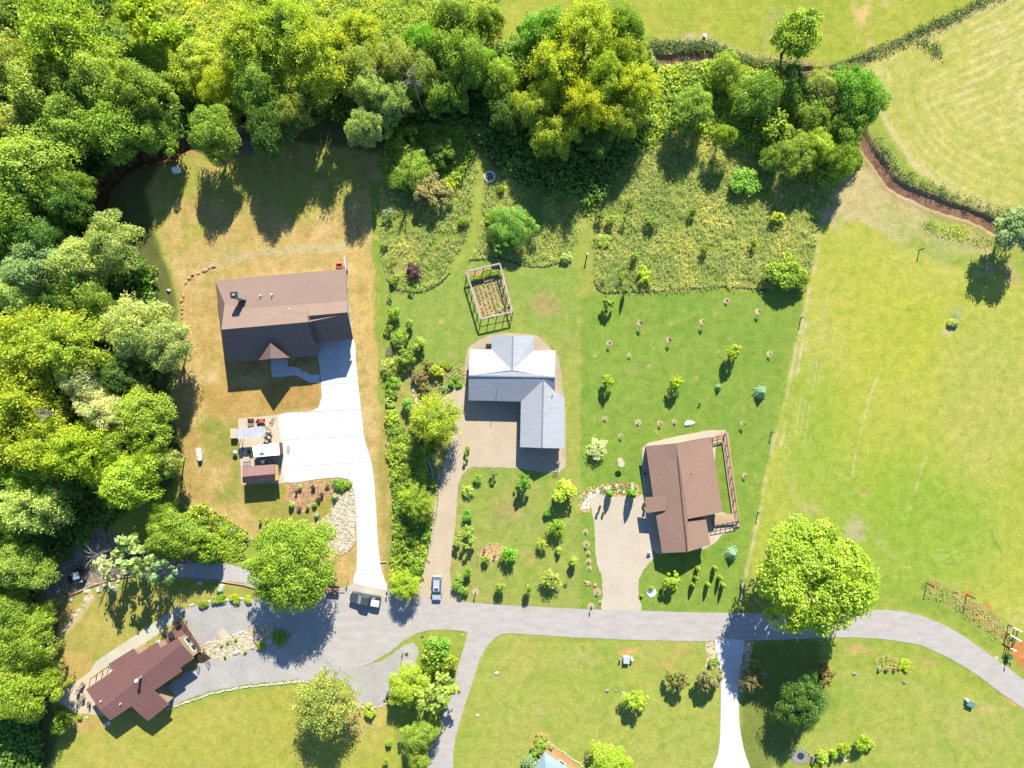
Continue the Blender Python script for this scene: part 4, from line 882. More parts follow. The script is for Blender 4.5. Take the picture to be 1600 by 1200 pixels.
# ------------------------------------------------------------------ garden shrubs and saplings: px py r(px) h kind tint name | label
SHRUBS = '''
746 748 7 1.6 R G young_tree|thin young tree nearest the tan driveway corner, first in its row
771 741 6 1.8 S R young_tree|reddish thin sapling south of the grey house's parking yard
731 768 10 1.6 R O shrub|loose olive shrub on the driveway edge below the thin young tree
730 805 8 1.5 K E round_shrub|clipped green round shrub on the lawn edge by the tan driveway
728 838 17 3.2 S G small_tree|airy spreading little tree on the tan driveway's right edge
760 873 6 1.8 K L round_shrub|lime round shrub on the rim of the half-moon straw bed
756 861 3 .7 S V small_plant|dark little plant at the top of the half-moon straw bed
772 869 3 .8 S V small_plant|dark little plant in the middle of the half-moon straw bed
796 867 14 3.6 R E small_tree|green star-shaped small tree right of the half-moon straw bed
817 756 12 4.2 M E conical_tree|green conical tree at the tip of the grey roof's shadow
880 767 18 3.6 K A round_tree|big vivid lime ball-shaped tree south-east of the grey house
856 800 6 1.4 K E round_shrub|tiny green round shrub left of the row under the lime ball tree
870 825 14 3.6 R G small_tree|star-shaped green tree below the big lime ball tree
847 852 10 2.2 R L small_tree|pale lime small tree between the star-shaped tree and the road
873 860 5 1.5 K L round_shrub|little lime shrub under the pale lime small tree
895 876 7 2.4 K L round_shrub|oval green shrub nearest the mown strip east of the lawn
861 905 15 3.6 R O small_tree|pale star-shaped tree whose shadow falls onto the road
782 917 7 2.8 K L round_shrub|left one of two upright oval shrubs near the road verge
827 919 6 3.2 K L round_shrub|right one of two upright oval shrubs near the road verge
731 894 7 2.2 K E round_shrub|dark green round shrub at the top of the mailbox cluster
717 904 7 1.8 K G round_shrub|green round shrub left middle of the mailbox cluster
716 917 9 1.8 K G round_shrub|larger green shrub at the drive mouth beside the silver car
728 925 6 1.2 K G round_shrub|lowest small green shrub of the mailbox cluster
884 911 3 .8 S R sapling|tiny brown sapling near the road right of the star-shaped tree
616 490 9 2.3 K L round_shrub|lime-topped ball shrub, first ball at the top of the left border
640 507 7 2.2 K L round_shrub|lime-topped ball shrub, second ball down in the left border
655 537 9 2.6 K L round_shrub|lime-topped ball shrub, lowest ball beside the lawn
607 513 6 1.8 M L shrub|small lime shrub by the dry ground, left of the ball shrubs
625 528 12 2.4 M L shrub|light green bushy shrub between the ball shrubs
634 560 15 3 M G shrub|deep green bushy tree-shrub below the light green one
608 574 14 3 R O shrub|olive open-branched shrub at the dry ground's edge
613 597 11 2.2 R E shrub|green spiky shrub under the olive one
669 572 9 2.4 M R shrub|bronze-tipped shrub at the top of the rounded clump
681 580 10 2.4 M A shrub|yellow-green shrub on the right of the rounded clump
656 588 11 2.4 M R shrub|bronze-green shrub on the left of the rounded clump
663 604 9 2 M R shrub|lowest bronze shrub of the rounded clump
690 570 5 .7 U L groundcover_shrub|low lime groundcover above the stone path's bend
700 572 6 .6 U L groundcover_shrub|low lime plant next to the grey house's stone path
704 600 5 1.2 K E round_shrub|small round green shrub in the bed by the grey house
713 590 5 .8 U L groundcover_shrub|lime plant in the bed nearest the grey house
697 607 6 .7 U B groundcover_shrub|blue-green plant in the bed near the tan driveway
717 600 5 .7 U E groundcover_shrub|green plant against the grey house's west wall
637 632 9 2.4 K E round_shrub|dark round shrub alone on the narrow strip of lawn
612 616 8 1.8 M L shrub|green shrub beside the dry bank above the pale shrub
610 630 7 1.6 M P shrub|pale green shrub in the bank row
612 653 11 1.8 M A shrub|bright yellow-green shrub in the bank row
618 674 7 1.6 M G shrub|green shrub low in the bank row
622 688 8 1.7 M L shrub|lime shrub at the end of the narrow lawn strip
613 713 7 1.2 U A shrub|yellow-green plant standing left of the hedgerow
630 705 13 2 U L shrub|lime shrub at the top of the hedgerow
648 718 12 2 U L shrub|lime shrub at the upper right of the hedgerow
632 738 13 2.2 M G shrub|green shrub in the upper hedgerow
645 757 12 2.0 U L shrub|yellow-green shrub in the hedgerow left of the drain pipe bend
630 772 12 2.2 M L shrub|leafy lime shrub on the hedgerow's left side
676 758 7 1.6 M L shrub|small shrub by the driveway's left edge near the drain pipe
628 800 11 2 M G shrub|green shrub halfway down the hedgerow
646 810 10 2 U L shrub|lime shrub beside the feathery hedgerow tree
628 830 11 2.2 M L shrub|bright shrub on the lower left of the hedgerow
644 842 11 2.2 M G shrub|green shrub on the lower middle of the hedgerow
664 838 9 1.8 M E shrub|emerald shrub right of the pale path in the hedgerow
627 856 9 2 M G shrub|dark-edged shrub on the lower left edge of the hedgerow
636 872 11 2.2 M L shrub|bright lime shrub low in the hedgerow
652 890 9 2.4 M E round_shrub|dark green round shrub near the driveway mouth
644 905 8 2 U L shrub|lime shrub behind the yellow-green feathery tree
650 656 9 2.6 K E shrub|dark shrub just left of the feathery driveway tree
646 424 11 2.2 M V purple_shrub|dark purple shrub in the left meadow
600 384 6 1.3 M G sapling|green sapling by the left meadow's west edge
612 411 4 1 S G sapling|tiny dark sapling in the left meadow
616 437 7 1.6 M G sapling|green sapling at the left meadow's lower corner
643 452 5 1.2 S E sapling|sapling on the dark stone edging of the left meadow
609 463 4 1.2 S G sapling|thin dark-leaved sapling on the lawn under the left meadow
723 347 8 1.4 U L sapling|lime weed clump in the left meadow beside the mown path
607 333 8 2 S B sapling|wispy blue-green sapling near the left meadow's top
884 402 8 1.4 M P shrub|pale round shrub at the right end of the curved stone edging
765 342 7 1.4 U A shrub|yellow tuft left of the emerald tree
782 296 6 1.3 U G shrub|small green clump under the fire ring
1018 347 9 2.4 M G sapling|dark-shadowed sapling in the middle of the right meadow
938 338 6 2.4 M G sapling|sapling on the right meadow's west edge by the mown strip
954 344 7 2.2 M L sapling|lime sapling second from the meadow's west edge
977 341 5 2 S G sapling|thin sapling third from the meadow's west edge
985 316 5 1.4 S G sapling|small sapling below the clump's shadow
1083 330 6 2.4 M G sapling|sapling with a dark shadow north of the meadow middle
1101 389 6 2.2 M L sapling|sapling in the middle of the meadow, south row left
1179 379 6 2.2 M L sapling|sapling right of the meadow middle with slanting shadow
1215 340 10 2.2 M A sapling|bright bushy sapling by the pasture side of the meadow
992 400 6 2.2 M L sapling|lime sapling above the round bright bush
1007 432 12 2 M A bush|round bright lime bush in the meadow's lower left
970 434 6 1.4 S G sapling|small sapling left of the round bright lime bush
941 438 4 1 S G sapling|tiny sapling in the meadow's lower left corner
942 375 10 .8 U L bush|low lime clump on the meadow's west edge
1241 316 4 1.2 S G sapling|lonely small sapling in the meadow's upper right
1198 305 8 .8 U G bush|low green clump under the blue-green bush
977 455 6 3 C G sapling|slim dark sapling straddling the meadow's stone edge
950 472 9 3.4 M L young_tree|light green young tree at the top left of the orchard lawn
1147 551 11 4.2 M A young_tree|golden young tree with a long shadow, east side of the orchard
950 596 9 3.6 M A young_tree|golden young tree in the orchard beside the mown strip
1057 598 10 3.8 M A young_tree|golden young tree in the middle of the orchard
1190 613 9 2.0 P S blue_spruce|silvery blue spruce near the fence in the orchard
1123 605 5 1.2 P S blue_spruce|small blue spruce left of the silvery one
1094 628 3 .9 S P sapling|tiny grey sapling under the small blue spruce
934 700 17 2.6 R W small_tree|pale whitish spraying small tree west of the right house
1145 866 9 1.9 P S blue_spruce|blue spruce south-east of the right house
1049 909 13 3.8 M A young_tree|golden young tree at the end of the right house's shadow
1018 919 4 1 K A round_shrub|lime shrub at the top of the white boulder
1003 930 2.5 .7 K A round_shrub|tiny yellow shrub left of the white boulder
1032 931 3 .7 K A round_shrub|tiny yellow shrub right of the white boulder
1091 889 3.2 2.5 C L columnar_tree|slim column evergreen, top left one by the house shadow tip
1118 888 3.2 2.5 C L columnar_tree|slim column evergreen, top right one of the seven
1088 903 3.2 2.5 C L columnar_tree|slim column evergreen, second row left
1126 903 3.2 2.6 C L columnar_tree|slim column evergreen, second row right
1083 914 3.4 2.2 C L columnar_tree|slim column evergreen, farthest left of the seven
1107 914 3.2 2.4 C L columnar_tree|slim column evergreen, bottom middle of the seven
1131 915 3.2 2.6 C L columnar_tree|slim column evergreen, farthest right and lowest
953 772 5 2.8 C E columnar_tree|upright juniper at the pale gravel yard's top, left one
988 772 6 4.0 C E columnar_tree|upright juniper at the pale gravel yard's top, right one
357.5 781 1 1 C L marker|
376 832 0 1 C L marker|
1283 1182 10 2.4 K A round_shrub|lime ball shrub leftmost of the large ones at the bottom right
1302 1176 7 2 K A round_shrub|smallest lime ball shrub, second from left at the bottom right
1320 1168 9.5 2.6 K A round_shrub|lime ball shrub third from left beside the leaning pole
1347 1160 11.5 3 K A round_shrub|largest lime ball shrub at the right end of the bottom row
1358 1163 7 1.8 K L round_shrub|lower green shrub hugging the largest lime ball
1275 1198 6 1.6 K A round_shrub|lime shrub cut by the bottom edge
1207 1125 5 1.2 K G round_shrub|round shrub in deep shade under the huge road tree
1180 1037 8 1.4 M L shrub|yellowish shrub in the rock strip right of the white drive
1115 1035 7 1.2 M G shrub|green shrub in the rock strip left of the white drive
846 1160 11 1.8 M L round_shrub|lime-green rounded shrub at the tip of the pine-straw bed
838 1175 10 1.8 M G round_shrub|dark green rounded shrub in the middle by the teal roof
828 1192 11 1.6 K B round_shrub|grey-green rounded shrub at the bottom edge by the teal roof
861 1168 4 .6 S E small_plant|small plant in the pine-straw bed
578 1111 9 1.8 M A shrub|yellow shrub on the stone rim of the gravel turnaround
608 1160 5 1.4 K L round_shrub|small round shrub on the lawn, upper of two by the side road
603 1190 5 1.4 K L round_shrub|small round shrub on the lawn, lower of two by the side road
407 813 2.6 1.4 K A round_shrub|first round topiary from the left behind the brown shed
417 813 2.6 1.4 K A round_shrub|second round topiary from the left behind the brown shed
427 813 2.6 1.4 K A round_shrub|third round topiary from the left behind the brown shed
436 813 2.6 1.2 K A round_shrub|fourth, rightmost round topiary behind the brown shed
530 757 9 1.4 M E shrub|rich green shrub in the rock garden by the driveway corner
542 757 6 .9 M A shrub|yellow shrub at the driveway's inside corner
511 759 4 .9 M G shrub|small green shrub left in the rock garden corner
523 777 5 1.4 P S blue_spruce|small blue-grey shrub beside the river rocks
495 779 3 1 M G shrub|little dark shrub in the lower rock garden
491 789 4 1 K E round_shrub|small round shrub on the rock garden's lower rim
455 790 4 1.3 C E shrub|upright green shrub at the rock garden's left end
494 806 4 1.2 P S blue_spruce|tiny blue spruce below the rock garden
324 836 7 1.0 U A shrub|yellow daylily clump, left of three by the wire fence
350 829 8 1.1 U A shrub|yellow daylily clump, middle of three by the wire fence
377 838 7 1.1 U A shrub|yellow daylily clump, right of three by the wire fence
318 943 7 .9 U L shrub|lime fern clump between the white stones, first from left
336 939 6 .9 U L shrub|lime fern clump between the white stones, second from left
346 935 7 .9 U L shrub|lime fern clump between the white stones, third from left
367 936 7 1 U A shrub|lime fern clump between the white stones, fourth from left
388 937 6 .9 U A shrub|lime fern clump between the white stones, last in the shade
343 923 6 1 P S shrub|grey-blue tuft on the strip of grass below the lane
437 995 12 1.4 U G bush|dark bush at the right tip of the stone island
407 1010 6 .8 U A shrub|lime tuft between white stones on the stone island
356 1004 2.5 .5 U G small_plant|small green plant in the stone island, middle
368 1000 2.5 .5 U G small_plant|small green plant in the stone island, right
346 1009 2.5 .5 U G small_plant|small green plant in the stone island, left
383 1018 2.5 .6 K L small_plant|small plant on the island's lower rim
352 1026 2.5 .6 K L small_plant|small plant at the island's lower left rim
90 1110 5 .8 U G shrub|small green shrub at the patio's lower left
124 1120 4 .8 U L shrub|small shrub below the paved patio
172 925 6 1.4 P S shrub|blue-green tuft below the gravel yard's timber edge
1489 505 7 .9 U P bush|pale weed clump alone in the pasture
1150 1000 0 1 C L marker|
1290 320 4 .8 U P shrub|pale weed at the top of the pasture fence line
1374 1046 3 .6 K B small_plant|blue-green plant on the left of the roadside flower bed
1386 1047 3 .6 K R small_plant|brownish plant in the middle of the roadside flower bed
1398 1046 3 .6 K R small_plant|brownish plant on the right of the roadside flower bed
1414 1040 9 .7 U A shrub|yellow-green low clump right of the roadside flower bed
'''
for ln in SHRUBS.strip().split('\n'):
    d, lab = ln.split('|'); a = d.split()
    if a[6] == 'marker': continue
    x, y, r, h = map(float, a[:4]); cat = a[6].replace('_', ' ')
    g = {'round_shrub': 'clipped round shrubs', 'columnar_tree': 'slim column evergreens', 'sapling': 'saplings in the meadows'}.get(a[6])
    if a[6] in ('young_tree', 'small_tree', 'conical_tree', 'round_tree') or (a[6] == 'sapling' and h > 1.9) or a[6] == 'purple_shrub':
        tree(x, y, r*1.15, h, a[4], a[5], a[6], lab, cat, g)
    else: shrub(x, y, r, h, a[4], a[5], a[6], lab, cat, g)
# staked saplings in mulch rings on the orchard lawn
RINGS = [(1000, 505, 5, 1.7, 'V', 'purple-leaved staked sapling in a mulch ring, upper left of the orchard'), (952, 536, 5, 1.2, 'R', 'staked sapling in a mulch ring nearest the mown strip'), (983, 556, 4, .5, 'G', 'bare mulch ring with a tiny plant under the upper saplings'), (1045, 531, 5, 1.5, 'V', 'purple-leaved staked sapling in a mulch ring, middle of the orchard'), (1097, 503, 5, 1.7, 'L', 'green-tipped staked sapling in a mulch ring, middle right'), (1135, 470, 5, .7, 'V', 'staked sapling in a pale mulch ring close to the stone edging'), (1184, 487, 5, 1.4, 'G', 'staked sapling in a mulch ring, top right of the orchard'), (1202, 553, 5, .9, 'G', 'staked sapling in a mulch ring, far right by the fence'), (945, 654, 4, .5, 'R', 'mulch ring with stub west of the row above the right house'), (970, 681, 4, .8, 'R', 'mulch ring with sapling above the pale spraying tree'), (997, 660, 5, .5, 'G', 'mulch ring with dark hole, first of the row of three'), (1031, 661, 4.5, .9, 'R', 'mulch ring with sapling, second of the row of three'), (1054, 659, 4.5, .5, 'G', 'mulch ring, third of the row beside the white boulder'), (1160, 661, 3.5, 1.4, 'E', 'leafy sapling in a mulch ring above the right deck'), (1163, 742, 4, .9, 'R', 'sapling in a mulch ring right of the long deck'), (933, 925, 7, .7, 'R', 'mulch ring with dark plant by the road end of the gravel drive'), (938, 941, 4, .3, 'R', 'small bare mulch ring by the road verge'), (915, 831, 5, .4, 'R', 'pale mulch ring left of the gravel drive, upper one'), (916, 850, 6, .9, 'D', 'mulch ring with dark shrub left of the gravel drive'), (919, 864, 4, .5, 'R', 'small mulch ring left of the gravel drive, third down'), (920, 877, 4.5, .4, 'R', 'mulch ring left of the gravel drive, fourth down'), (921, 888, 4, .3, 'R', 'lowest mulch ring left of the gravel drive'), (1185, 540, 0, 0, '', ''), (1018, 538, 0, 0, '', '')]
MULCH = speck('ring_mulch', T(212, 190, 150), .3)
for x, y, r, h, t, lab in RINGS:
    if not r: continue
    p = W(x, y); th = empty('staked_sapling' if h >= .7 else 'mulch_ring', (p.x, p.y, 0), lab, 'sapling' if h >= .7 else 'mulch ring', 'saplings in mulch rings')
    n = 14; pts = [(p.x+r*PX*rnd.uniform(.85, 1.1)*math.cos(i*6.283/n), p.y+r*PX*rnd.uniform(.85, 1.1)*math.sin(i*6.283/n)) for i in range(n)]
    MB().prism(pts, 0, .05).build('mulch', MULCH, th)
    m = MB(); m.bar((p.x+.1, p.y, 0), (p.x+.12, p.y, max(h, .3)), .05).build('stake', WOOD_DARK, th)
    c = mobj('foliage', PROTO['S'][0][0], th); c.location = (0, 0, h*.35); c.scale = (.25+h*.12, .25+h*.12, h*.6); c.color = tint_of(t)

# ------------------------------------------------------------------ houses
def world_poly(pts): return [W(*p) for p in pts]
def inset(P, d):
    """move every edge of a closed outline inwards by d"""
    n = len(P); a = sum(P[i].x*P[(i+1) % n].y-P[(i+1) % n].x*P[i].y for i in range(n)); s = 1 if a > 0 else -1; out = []
    for i in range(n):
        p0, p1, p2 = P[i-1], P[i], P[(i+1) % n]; e1 = (p1-p0).xy.normalized(); e2 = (p2-p1).xy.normalized()
        n1 = Vector((-e1.y, e1.x))*s; n2 = Vector((-e2.y, e2.x))*s; b = (n1+n2); k = d/max(.3, (1+n1.dot(n2)))
        out.append(Vector((p1.x+b.x*k, p1.y+b.y*k, p1.z)))
    return out
def roof(name, faces, mat, parent, thick=.14):
    vs_ = []; fs = []; key = {}
    for f in faces:
        idx = []
        for p in f:
            v = W(*p) if not isinstance(p, Vector) else p
            k = (round(v.x, 2), round(v.y, 2), round(v.z, 2))
            if k not in key: key[k] = len(vs_); vs_.append(v)
            idx.append(key[k])
        n = Vector((0, 0, 0))
        for i in range(len(idx)): n += vs_[idx[i]].cross(vs_[idx[(i+1) % len(idx)]])
        fs.append(idx if n.z > 0 else idx[::-1])
    bm = bmesh.new(); bv = [bm.verts.new(v) for v in vs_]
    for f in fs:
        try: bm.faces.new([bv[i] for i in f])
        except Exception: pass
    bm.normal_update(); bmesh.ops.solidify(bm, geom=bm.faces[:], thickness=thick)
    o = origin(parent); bmesh.ops.translate(bm, vec=-o, verts=bm.verts[:])
    me = bpy.data.meshes.new(name); bm.to_mesh(me); bm.free(); me.materials.append(mat)
    return mobj(name, me, parent)
def walls(P, ztop, mat, parent, name='wall', z0=-.3):
    m = MB(); m.prism([(p.x, p.y) for p in P], z0, ztop); return m.build(name, mat, parent)
def gable(a, b, c, mat, parent, t=.18):
    n = Vector((-(b-a).y, (b-a).x, 0)).normalized()*t/2
    vs_ = [a-n, b-n, c-n, a+n, b+n, c+n]
    return MB().add(vs_, [(0, 1, 2), (5, 4, 3), (0, 3, 4, 1), (1, 4, 5, 2), (2, 5, 3, 0)]).build('gable_wall', mat, parent)
def opening(name, a, b, t, z, w, h, parent, door=False, label=None):
    """window or door on the wall that runs a->b, fraction t along it"""
    d = (b-a).xy.normalized(); p = a.lerp(b, t); rz = math.atan2(d.y, d.x); c = (p.x, p.y, z+h/2)
    f = MB(); 
    nv = Vector((d.y, -d.x))
    for du, dz, ww, hh in ((-w/2, 0, .09, h+.09), (w/2, 0, .09, h+.09), (0, h/2, w, .09), (0, -h/2, w, .09)):
        f.box((p.x+d.x*du, p.y+d.y*du, z+h/2+dz), (ww, .16, hh), rz)
    fr = f.build(name, WHITE, parent)
    MB().box(c, (w-.06, .11, h-.06), rz).build('door_panel' if door else 'pane', (WALL_WHITE if door else GLASS), fr)
    return fr
def vent_pipe(px, py, z, parent, h=.5, r=.1, mat=None):
    p = W(px, py, z); MB().cone((p.x, p.y), r, r, z-.3, z+h, 8).build('vent_pipe', mat or WHITE, parent)
# --- house 1: new brown house by the white driveway
ZE = 3.2
h1 = empty('house', W(445, 500), 'long new brown-shingled house with white east wall, front lawn in its dark shadow', 'house')
A, B = (336, 438, 3.0), (541, 420, 3.0); Cw = (351, 474, 4.6); E = (384, 482, 5.0); Fn = (541.5, 471, 5.0)
Rw, Rm, Re = (346, 515, 8.2), (482, 503, 8.2), (543, 487.5, 8.2); SWe = (352, 567, ZE)
g1 = (481.5, 493.5, 8.4); g2 = (543, 488, 8.4)
roof('roof', [[A, B, Fn, E], [A, E, Cw], [A, Cw, Rw, SWe]], SHINGLE1, h1)
roof('roof', [[Cw, E, Fn, (543, 490, 8.1), Rm, Rw], [Rw, Rm, (496, 556, ZE), SWe]], SHINGLE1, h1)
roof('garage_roof', [[g1, g2, (551.5, 529, 3.1), (492.5, 537, 3.1)], [g1, (492.5, 537, 3.1), (496.5, 556, 3.1), (484, 505, 8.1)], [g1, g2, (542.5, 470, 6.0), (480, 476, 6.0)]], SHINGLE1, h1)
roof('porch_gable_roof', [[(422.5, 536, 7.1), (422.8, 560, 7.1), (404, 563, 4.0)], [(422.5, 536, 7.1), (453, 559, 4.0), (422.8, 560, 7.1)]], SHINGLE1, h1)
wp = inset(world_poly([A, B, (543, 470, 3), (550, 529, 3), (493, 536, 3), (496, 556, 3), SWe]), .45)
walls(wp, 2.95, WALL_WHITE, h1)
def gable_poly(pts, mat, parent, t=.16):
    P = [W(*p) for p in pts]; d = (P[-1]-P[0]); n = Vector((-d.y, d.x, 0)).normalized()*t/2; k = len(P)
    m = MB(); m.add([p-n for p in P]+[p+n for p in P], [tuple(range(k)), tuple(range(2*k-1, k-1, -1))]+[(i, k+i, k+(i+1) % k, (i+1) % k) for i in range(k)])
    return m.build('gable_wall', mat, parent)
gable_poly([(539, 423, 2.7), (539.5, 471, 4.6), (540.5, 489, 7.7), (548.5, 526, 2.8)], WALL_WHITE, h1)
gable(W(404, 562, 3.8), W(452, 557.5, 3.8), W(422.8, 558.5, 6.9), WALL_WHITE, h1)
for t, w in ((.18, 1.2), (.55, 1.5), (.8, 1.0)): opening('window', wp[1], wp[3], t, 1.0, w, 1.3, h1)
for t in (.12, .35, .6, .85): opening('window', wp[0], wp[1], t, 1.0, 1.5, 1.3, h1)
opening('garage_door', wp[3], wp[4], .5, 0, 4.9, 2.3, h1, True)
for t in (.25, .8): opening('window', wp[5], wp[6], t, 1.0, 1.5, 1.3, h1)
opening('front_door', wp[5], wp[6], .5, 0, 1.0, 2.1, h1, True)
c1 = W(376.5, 464.5, 5.5); ch = MB().box((c1.x, c1.y, 6.2), (1.15, .95, 5.0), R(5)).build('chimney', WALL_WHITE, h1)
MB().box((c1.x, c1.y, 8.75), (1.3, 1.1, .12), R(5)).build('chimney_cap', BLACK, ch)
MB().cone((c1.x, c1.y), .3, .22, 8.8, 9.15, 10).build('flue', STEEL, ch)
for x, y, z in ((407, 461.5, 4.6), (425, 460, 4.6), (452.5, 483, 5.6), (418.5, 546, 5.6)): vent_pipe(x, y, z, h1)
# low white wall running north of the house, planter box
wl = MB(); a_, b_ = W(541, 402), W(543, 424); wl.bar((a_.x, a_.y, .7), (b_.x, b_.y, .7), .3, 1.5)
tag(wl.build('retaining_wall', WALL_WHITE), 'low white wall running north from the brown house corner', 'wall')
pb = W(530, 415.5, .3); bx_ = MB()
for dx, dy, w_, d_ in ((0, .4, 1.0, .1), (0, -.4, 1.0, .1), (-.5, 0, .1, .9), (.5, 0, .1, .9), (0, 0, .95, .75)): bx_.box((pb.x+dx, pb.y+dy, .25 if (w_, d_) != (.95, .75) else .1), (w_, d_, .5 if (w_, d_) != (.95, .75) else .2), R(4))
tag(bx_.build('planter_box', RED), 'small orange-red planter box against the brown house back wall', 'planter')
# --- house 2: pale metal-roofed house in the middle
h2 = empty('house', W(805, 620), 'grey metal-roofed house with three wings in the middle of the photo', 'house')
ze = 2.9; zr = 5.0
r1, r2 = (732.5, 587, zr), (867, 589.5, zr); pk = (800, 579, zr); 
roof('roof', [[(734, 545, ze), (768, 546, ze), pk, r1], [(832, 548, ze), (868, 547.5, ze), r2, pk]], METAL2, h2)
roof('roof', [[r1, pk, r2, (867, 612, 3.5), (849, 595, 4.75), (813.5, 627.5, ze), (732, 625.5, ze)]], METAL2, h2)
roof('north_wing_roof', [[(768.5, 524, ze), (801.5, 524.5, 4.6), (800.5, 579.5, 4.97), (768, 546, ze)], [(801.5, 524.5, 4.6), (835, 525, ze), (834, 548, ze), (800.5, 579.5, 4.97)]], METAL2, h2)
roof('garage_wing_roof', [[(849, 594, 4.9), (847, 700, 4.9), (812.5, 698.5, ze), (814, 627, ze)], [(849, 594, 4.9), (868, 612.5, 3.5), (881.5, 620.5, ze), (881, 700.5, ze), (847, 700, 4.9)]], METAL2, h2)
m = MB()
for a_, b_ in (((732.5, 587, zr+.03), (867, 589.5, zr+.03)), ((801.5, 524.5, 4.63), (800.5, 579, 5.0)), ((849, 594, 4.95), (847, 700, 4.95))): m.bar(W(*a_), W(*b_), .22, .1)
m.build('ridge_cap', speck('ridge_metal', T(150, 155, 165), .1), h2)
wp = inset(world_poly([(734, 545, 0), (768, 545, 0), (768.5, 525, 0), (834, 526, 0), (834, 547, 0), (866, 548, 0), (866, 612, 0), (879, 620, 0), (879, 697, 0), (813, 697, 0), (813, 625, 0), (733, 624, 0)]), .4)
walls(wp, 2.85, WALL_WHITE, h2)
gable(W(770, 526.5, 2.8), W(833, 527.5, 2.8), W(801.5, 527, 4.45), WALL_WHITE, h2)
gable(W(814, 696, 2.8), W(879, 697.5, 2.8), W(847, 697, 4.75), WALL_WHITE, h2)
gable(W(735.5, 547, 2.8), W(735, 624, 2.8), W(735, 587, 4.85), WALL_WHITE, h2); gable(W(866, 549, 2.8), W(866, 618, 2.8), W(865.5, 589.5, 4.85), WALL_WHITE, h2)
for i, ts in ((0, (.5,)), (2, (.25, .75)), (4, (.5,)), (5, (.3, .7)), (7, (.3, .7)), (10, (.2, .5)), (11, (.3, .7))):
    for t in ts: opening('window', wp[i], wp[(i+1) % len(wp)], t, 1.0, 1.3, 1.3, h2)
opening('front_door', wp[10], wp[11], .78, 0, 1.0, 2.1, h2, True); opening('garage_door', wp[8], wp[9], .5, 0, 5.0, 2.3, h2, True)
vent_pipe(777.5, 607, 4.0, h2, 1.3, .05, BLACK); vent_pipe(863, 618, 4.1, h2, .35, .09, BLACK)
# things round house 2
def bench(px, py, label, L=1.8, rz=0, mat=None, name='bench'):
    p = W(px, py); t = empty(name, p, label, name.replace('_', ' ')); t.rotation_euler = (0, 0, rz)
    for k in range(3): MB().box((0, -.18+k*.18, .45), (L, .15, .05)).build('seat_slat', mat or WOOD, t, True)
    for k in range(2): MB().box((0, .3, .62+k*.2), (L, .04, .14)).build('back_slat', mat or WOOD, t, True)
    for x in (-L/2+.1, L/2-.1): MB().box((x, 0, .22), (.08, .5, .44)).build('leg', mat or WOOD, t, True); MB().box((x, .3, .6), (.06, .05, .6)).build('post', mat or WOOD, t, True)
    return t
bench(781, 609, 'wide bench set against the grey house front under the eave', 2.2, 0, WOOD_GREY)
def railing(name, a, b, parent, mat, h=1.0, z=0, n=3, post=1.6):
    a = Vector(a); b = Vector(b); L = (b-a).length; k = max(1, round(L/post)); d = (b-a)/k
    for i in range(k+1):
        p = a+d*i; MB().box((p.x, p.y, z+h/2), (.11, .11, h), math.atan2(d.y, d.x)).build('post', mat, parent)
    for j in range(n):
        zz = z+h*(j+1)/n-.04; MB().bar((a.x, a.y, zz), (b.x, b.y, zz), .06, .05 if j < n-1 else .09).build('rail', mat, parent)
t = empty('patio_railing', W(754, 545), 'short olive railing beside the grey house north-west corner', 'railing'); railing('r', W(743, 545), W(768, 545), t, speck('olive_timber', T(150, 150, 95), .2), .8)
t = empty('grill', W(766, 540), 'black barbecue grill tucked beside the grey house north wing', 'grill'); p = W(764, 539.5)
MB().box((p.x, p.y, .85), (1.1, .5, .35), taper=.8).build('lid', BLACK, t); MB().box((p.x, p.y, .45), (1.0, .45, .45)).build('cabinet', BLACK, t); MB().box((p.x-.8, p.y, .7), (.4, .4, .04)).build('side_shelf', STEEL, t)
t = empty('garden_trellis', W(869, 722), 'weathered ladder-shaped trellis leaning at the grey house garage corner', 'trellis'); p = W(871, 726); 
for s_ in (-.35, .35): MB().bar((p.x+s_, p.y, 0), (p.x+s_+.05, p.y+.9, 2.6), .07).build('rail', WOOD, t)
for k in range(6): f = (k+.7)/6.5; MB().bar((p.x-.35, p.y+.9*f, 2.6*f), (p.x+.42, p.y+.9*f, 2.6*f), .06).build('rung', WOOD, t)
# --- house 3: brown shingle house on the right
h3 = empty('house', W(1065, 775), 'tilted brown-shingled house with a side deck on the right lawn', 'house')
e3 = 2.9; z3 = 4.7
N1, N2 = (1056.5, 692.5, z3), (1074.3, 811, z3); W1, W2 = (1009, 697, e3), (1034.5, 864, e3); E1, E2 = (1111, 682.5, e3), (1129, 800.5, e3); S1 = (1074.5, 862.5, z3-.1); S2 = (1110, 851, 3.1); M1 = (1068.7, 812.3, z3-.1)
roof('roof', [[W1, N1, N2, S1, W2, (1024.6, 803, e3), (1020.5, 776.5, e3)], [N1, E1, E2, (1074.5, 811, z3)]], SHINGLE3, h3)
roof('lower_roof', [[(1068.7, 813, z3-.35), (1103, 811, 3.0), S2, (1074.6, 862.3, z3-.2)]], SHINGLE3, h3)
roof('entry_roof', [[(1007.5, 777, 3.25), (1041, 776, 3.9), (1040, 797.5, 3.8), (1010.5, 801.5, 3.2)]], SHINGLE3, h3)
m = MB(); m.bar(W(1056.5, 692.5, z3+.04), W(1074.4, 862.5, z3+.02), .2, .08); m.build('ridge_cap', speck('brown_ridge', T(120, 98, 90), .1), h3)
wp = inset(world_poly([(1009, 697, e3), (1056, 692, e3), (1111, 682.5, e3), (1129, 800, e3), (1102, 807, e3), (1110, 850, e3), (1075, 862, e3), (1034.5, 863, e3)]), .4)
walls(wp, 2.85, WALL_TAN, h3)
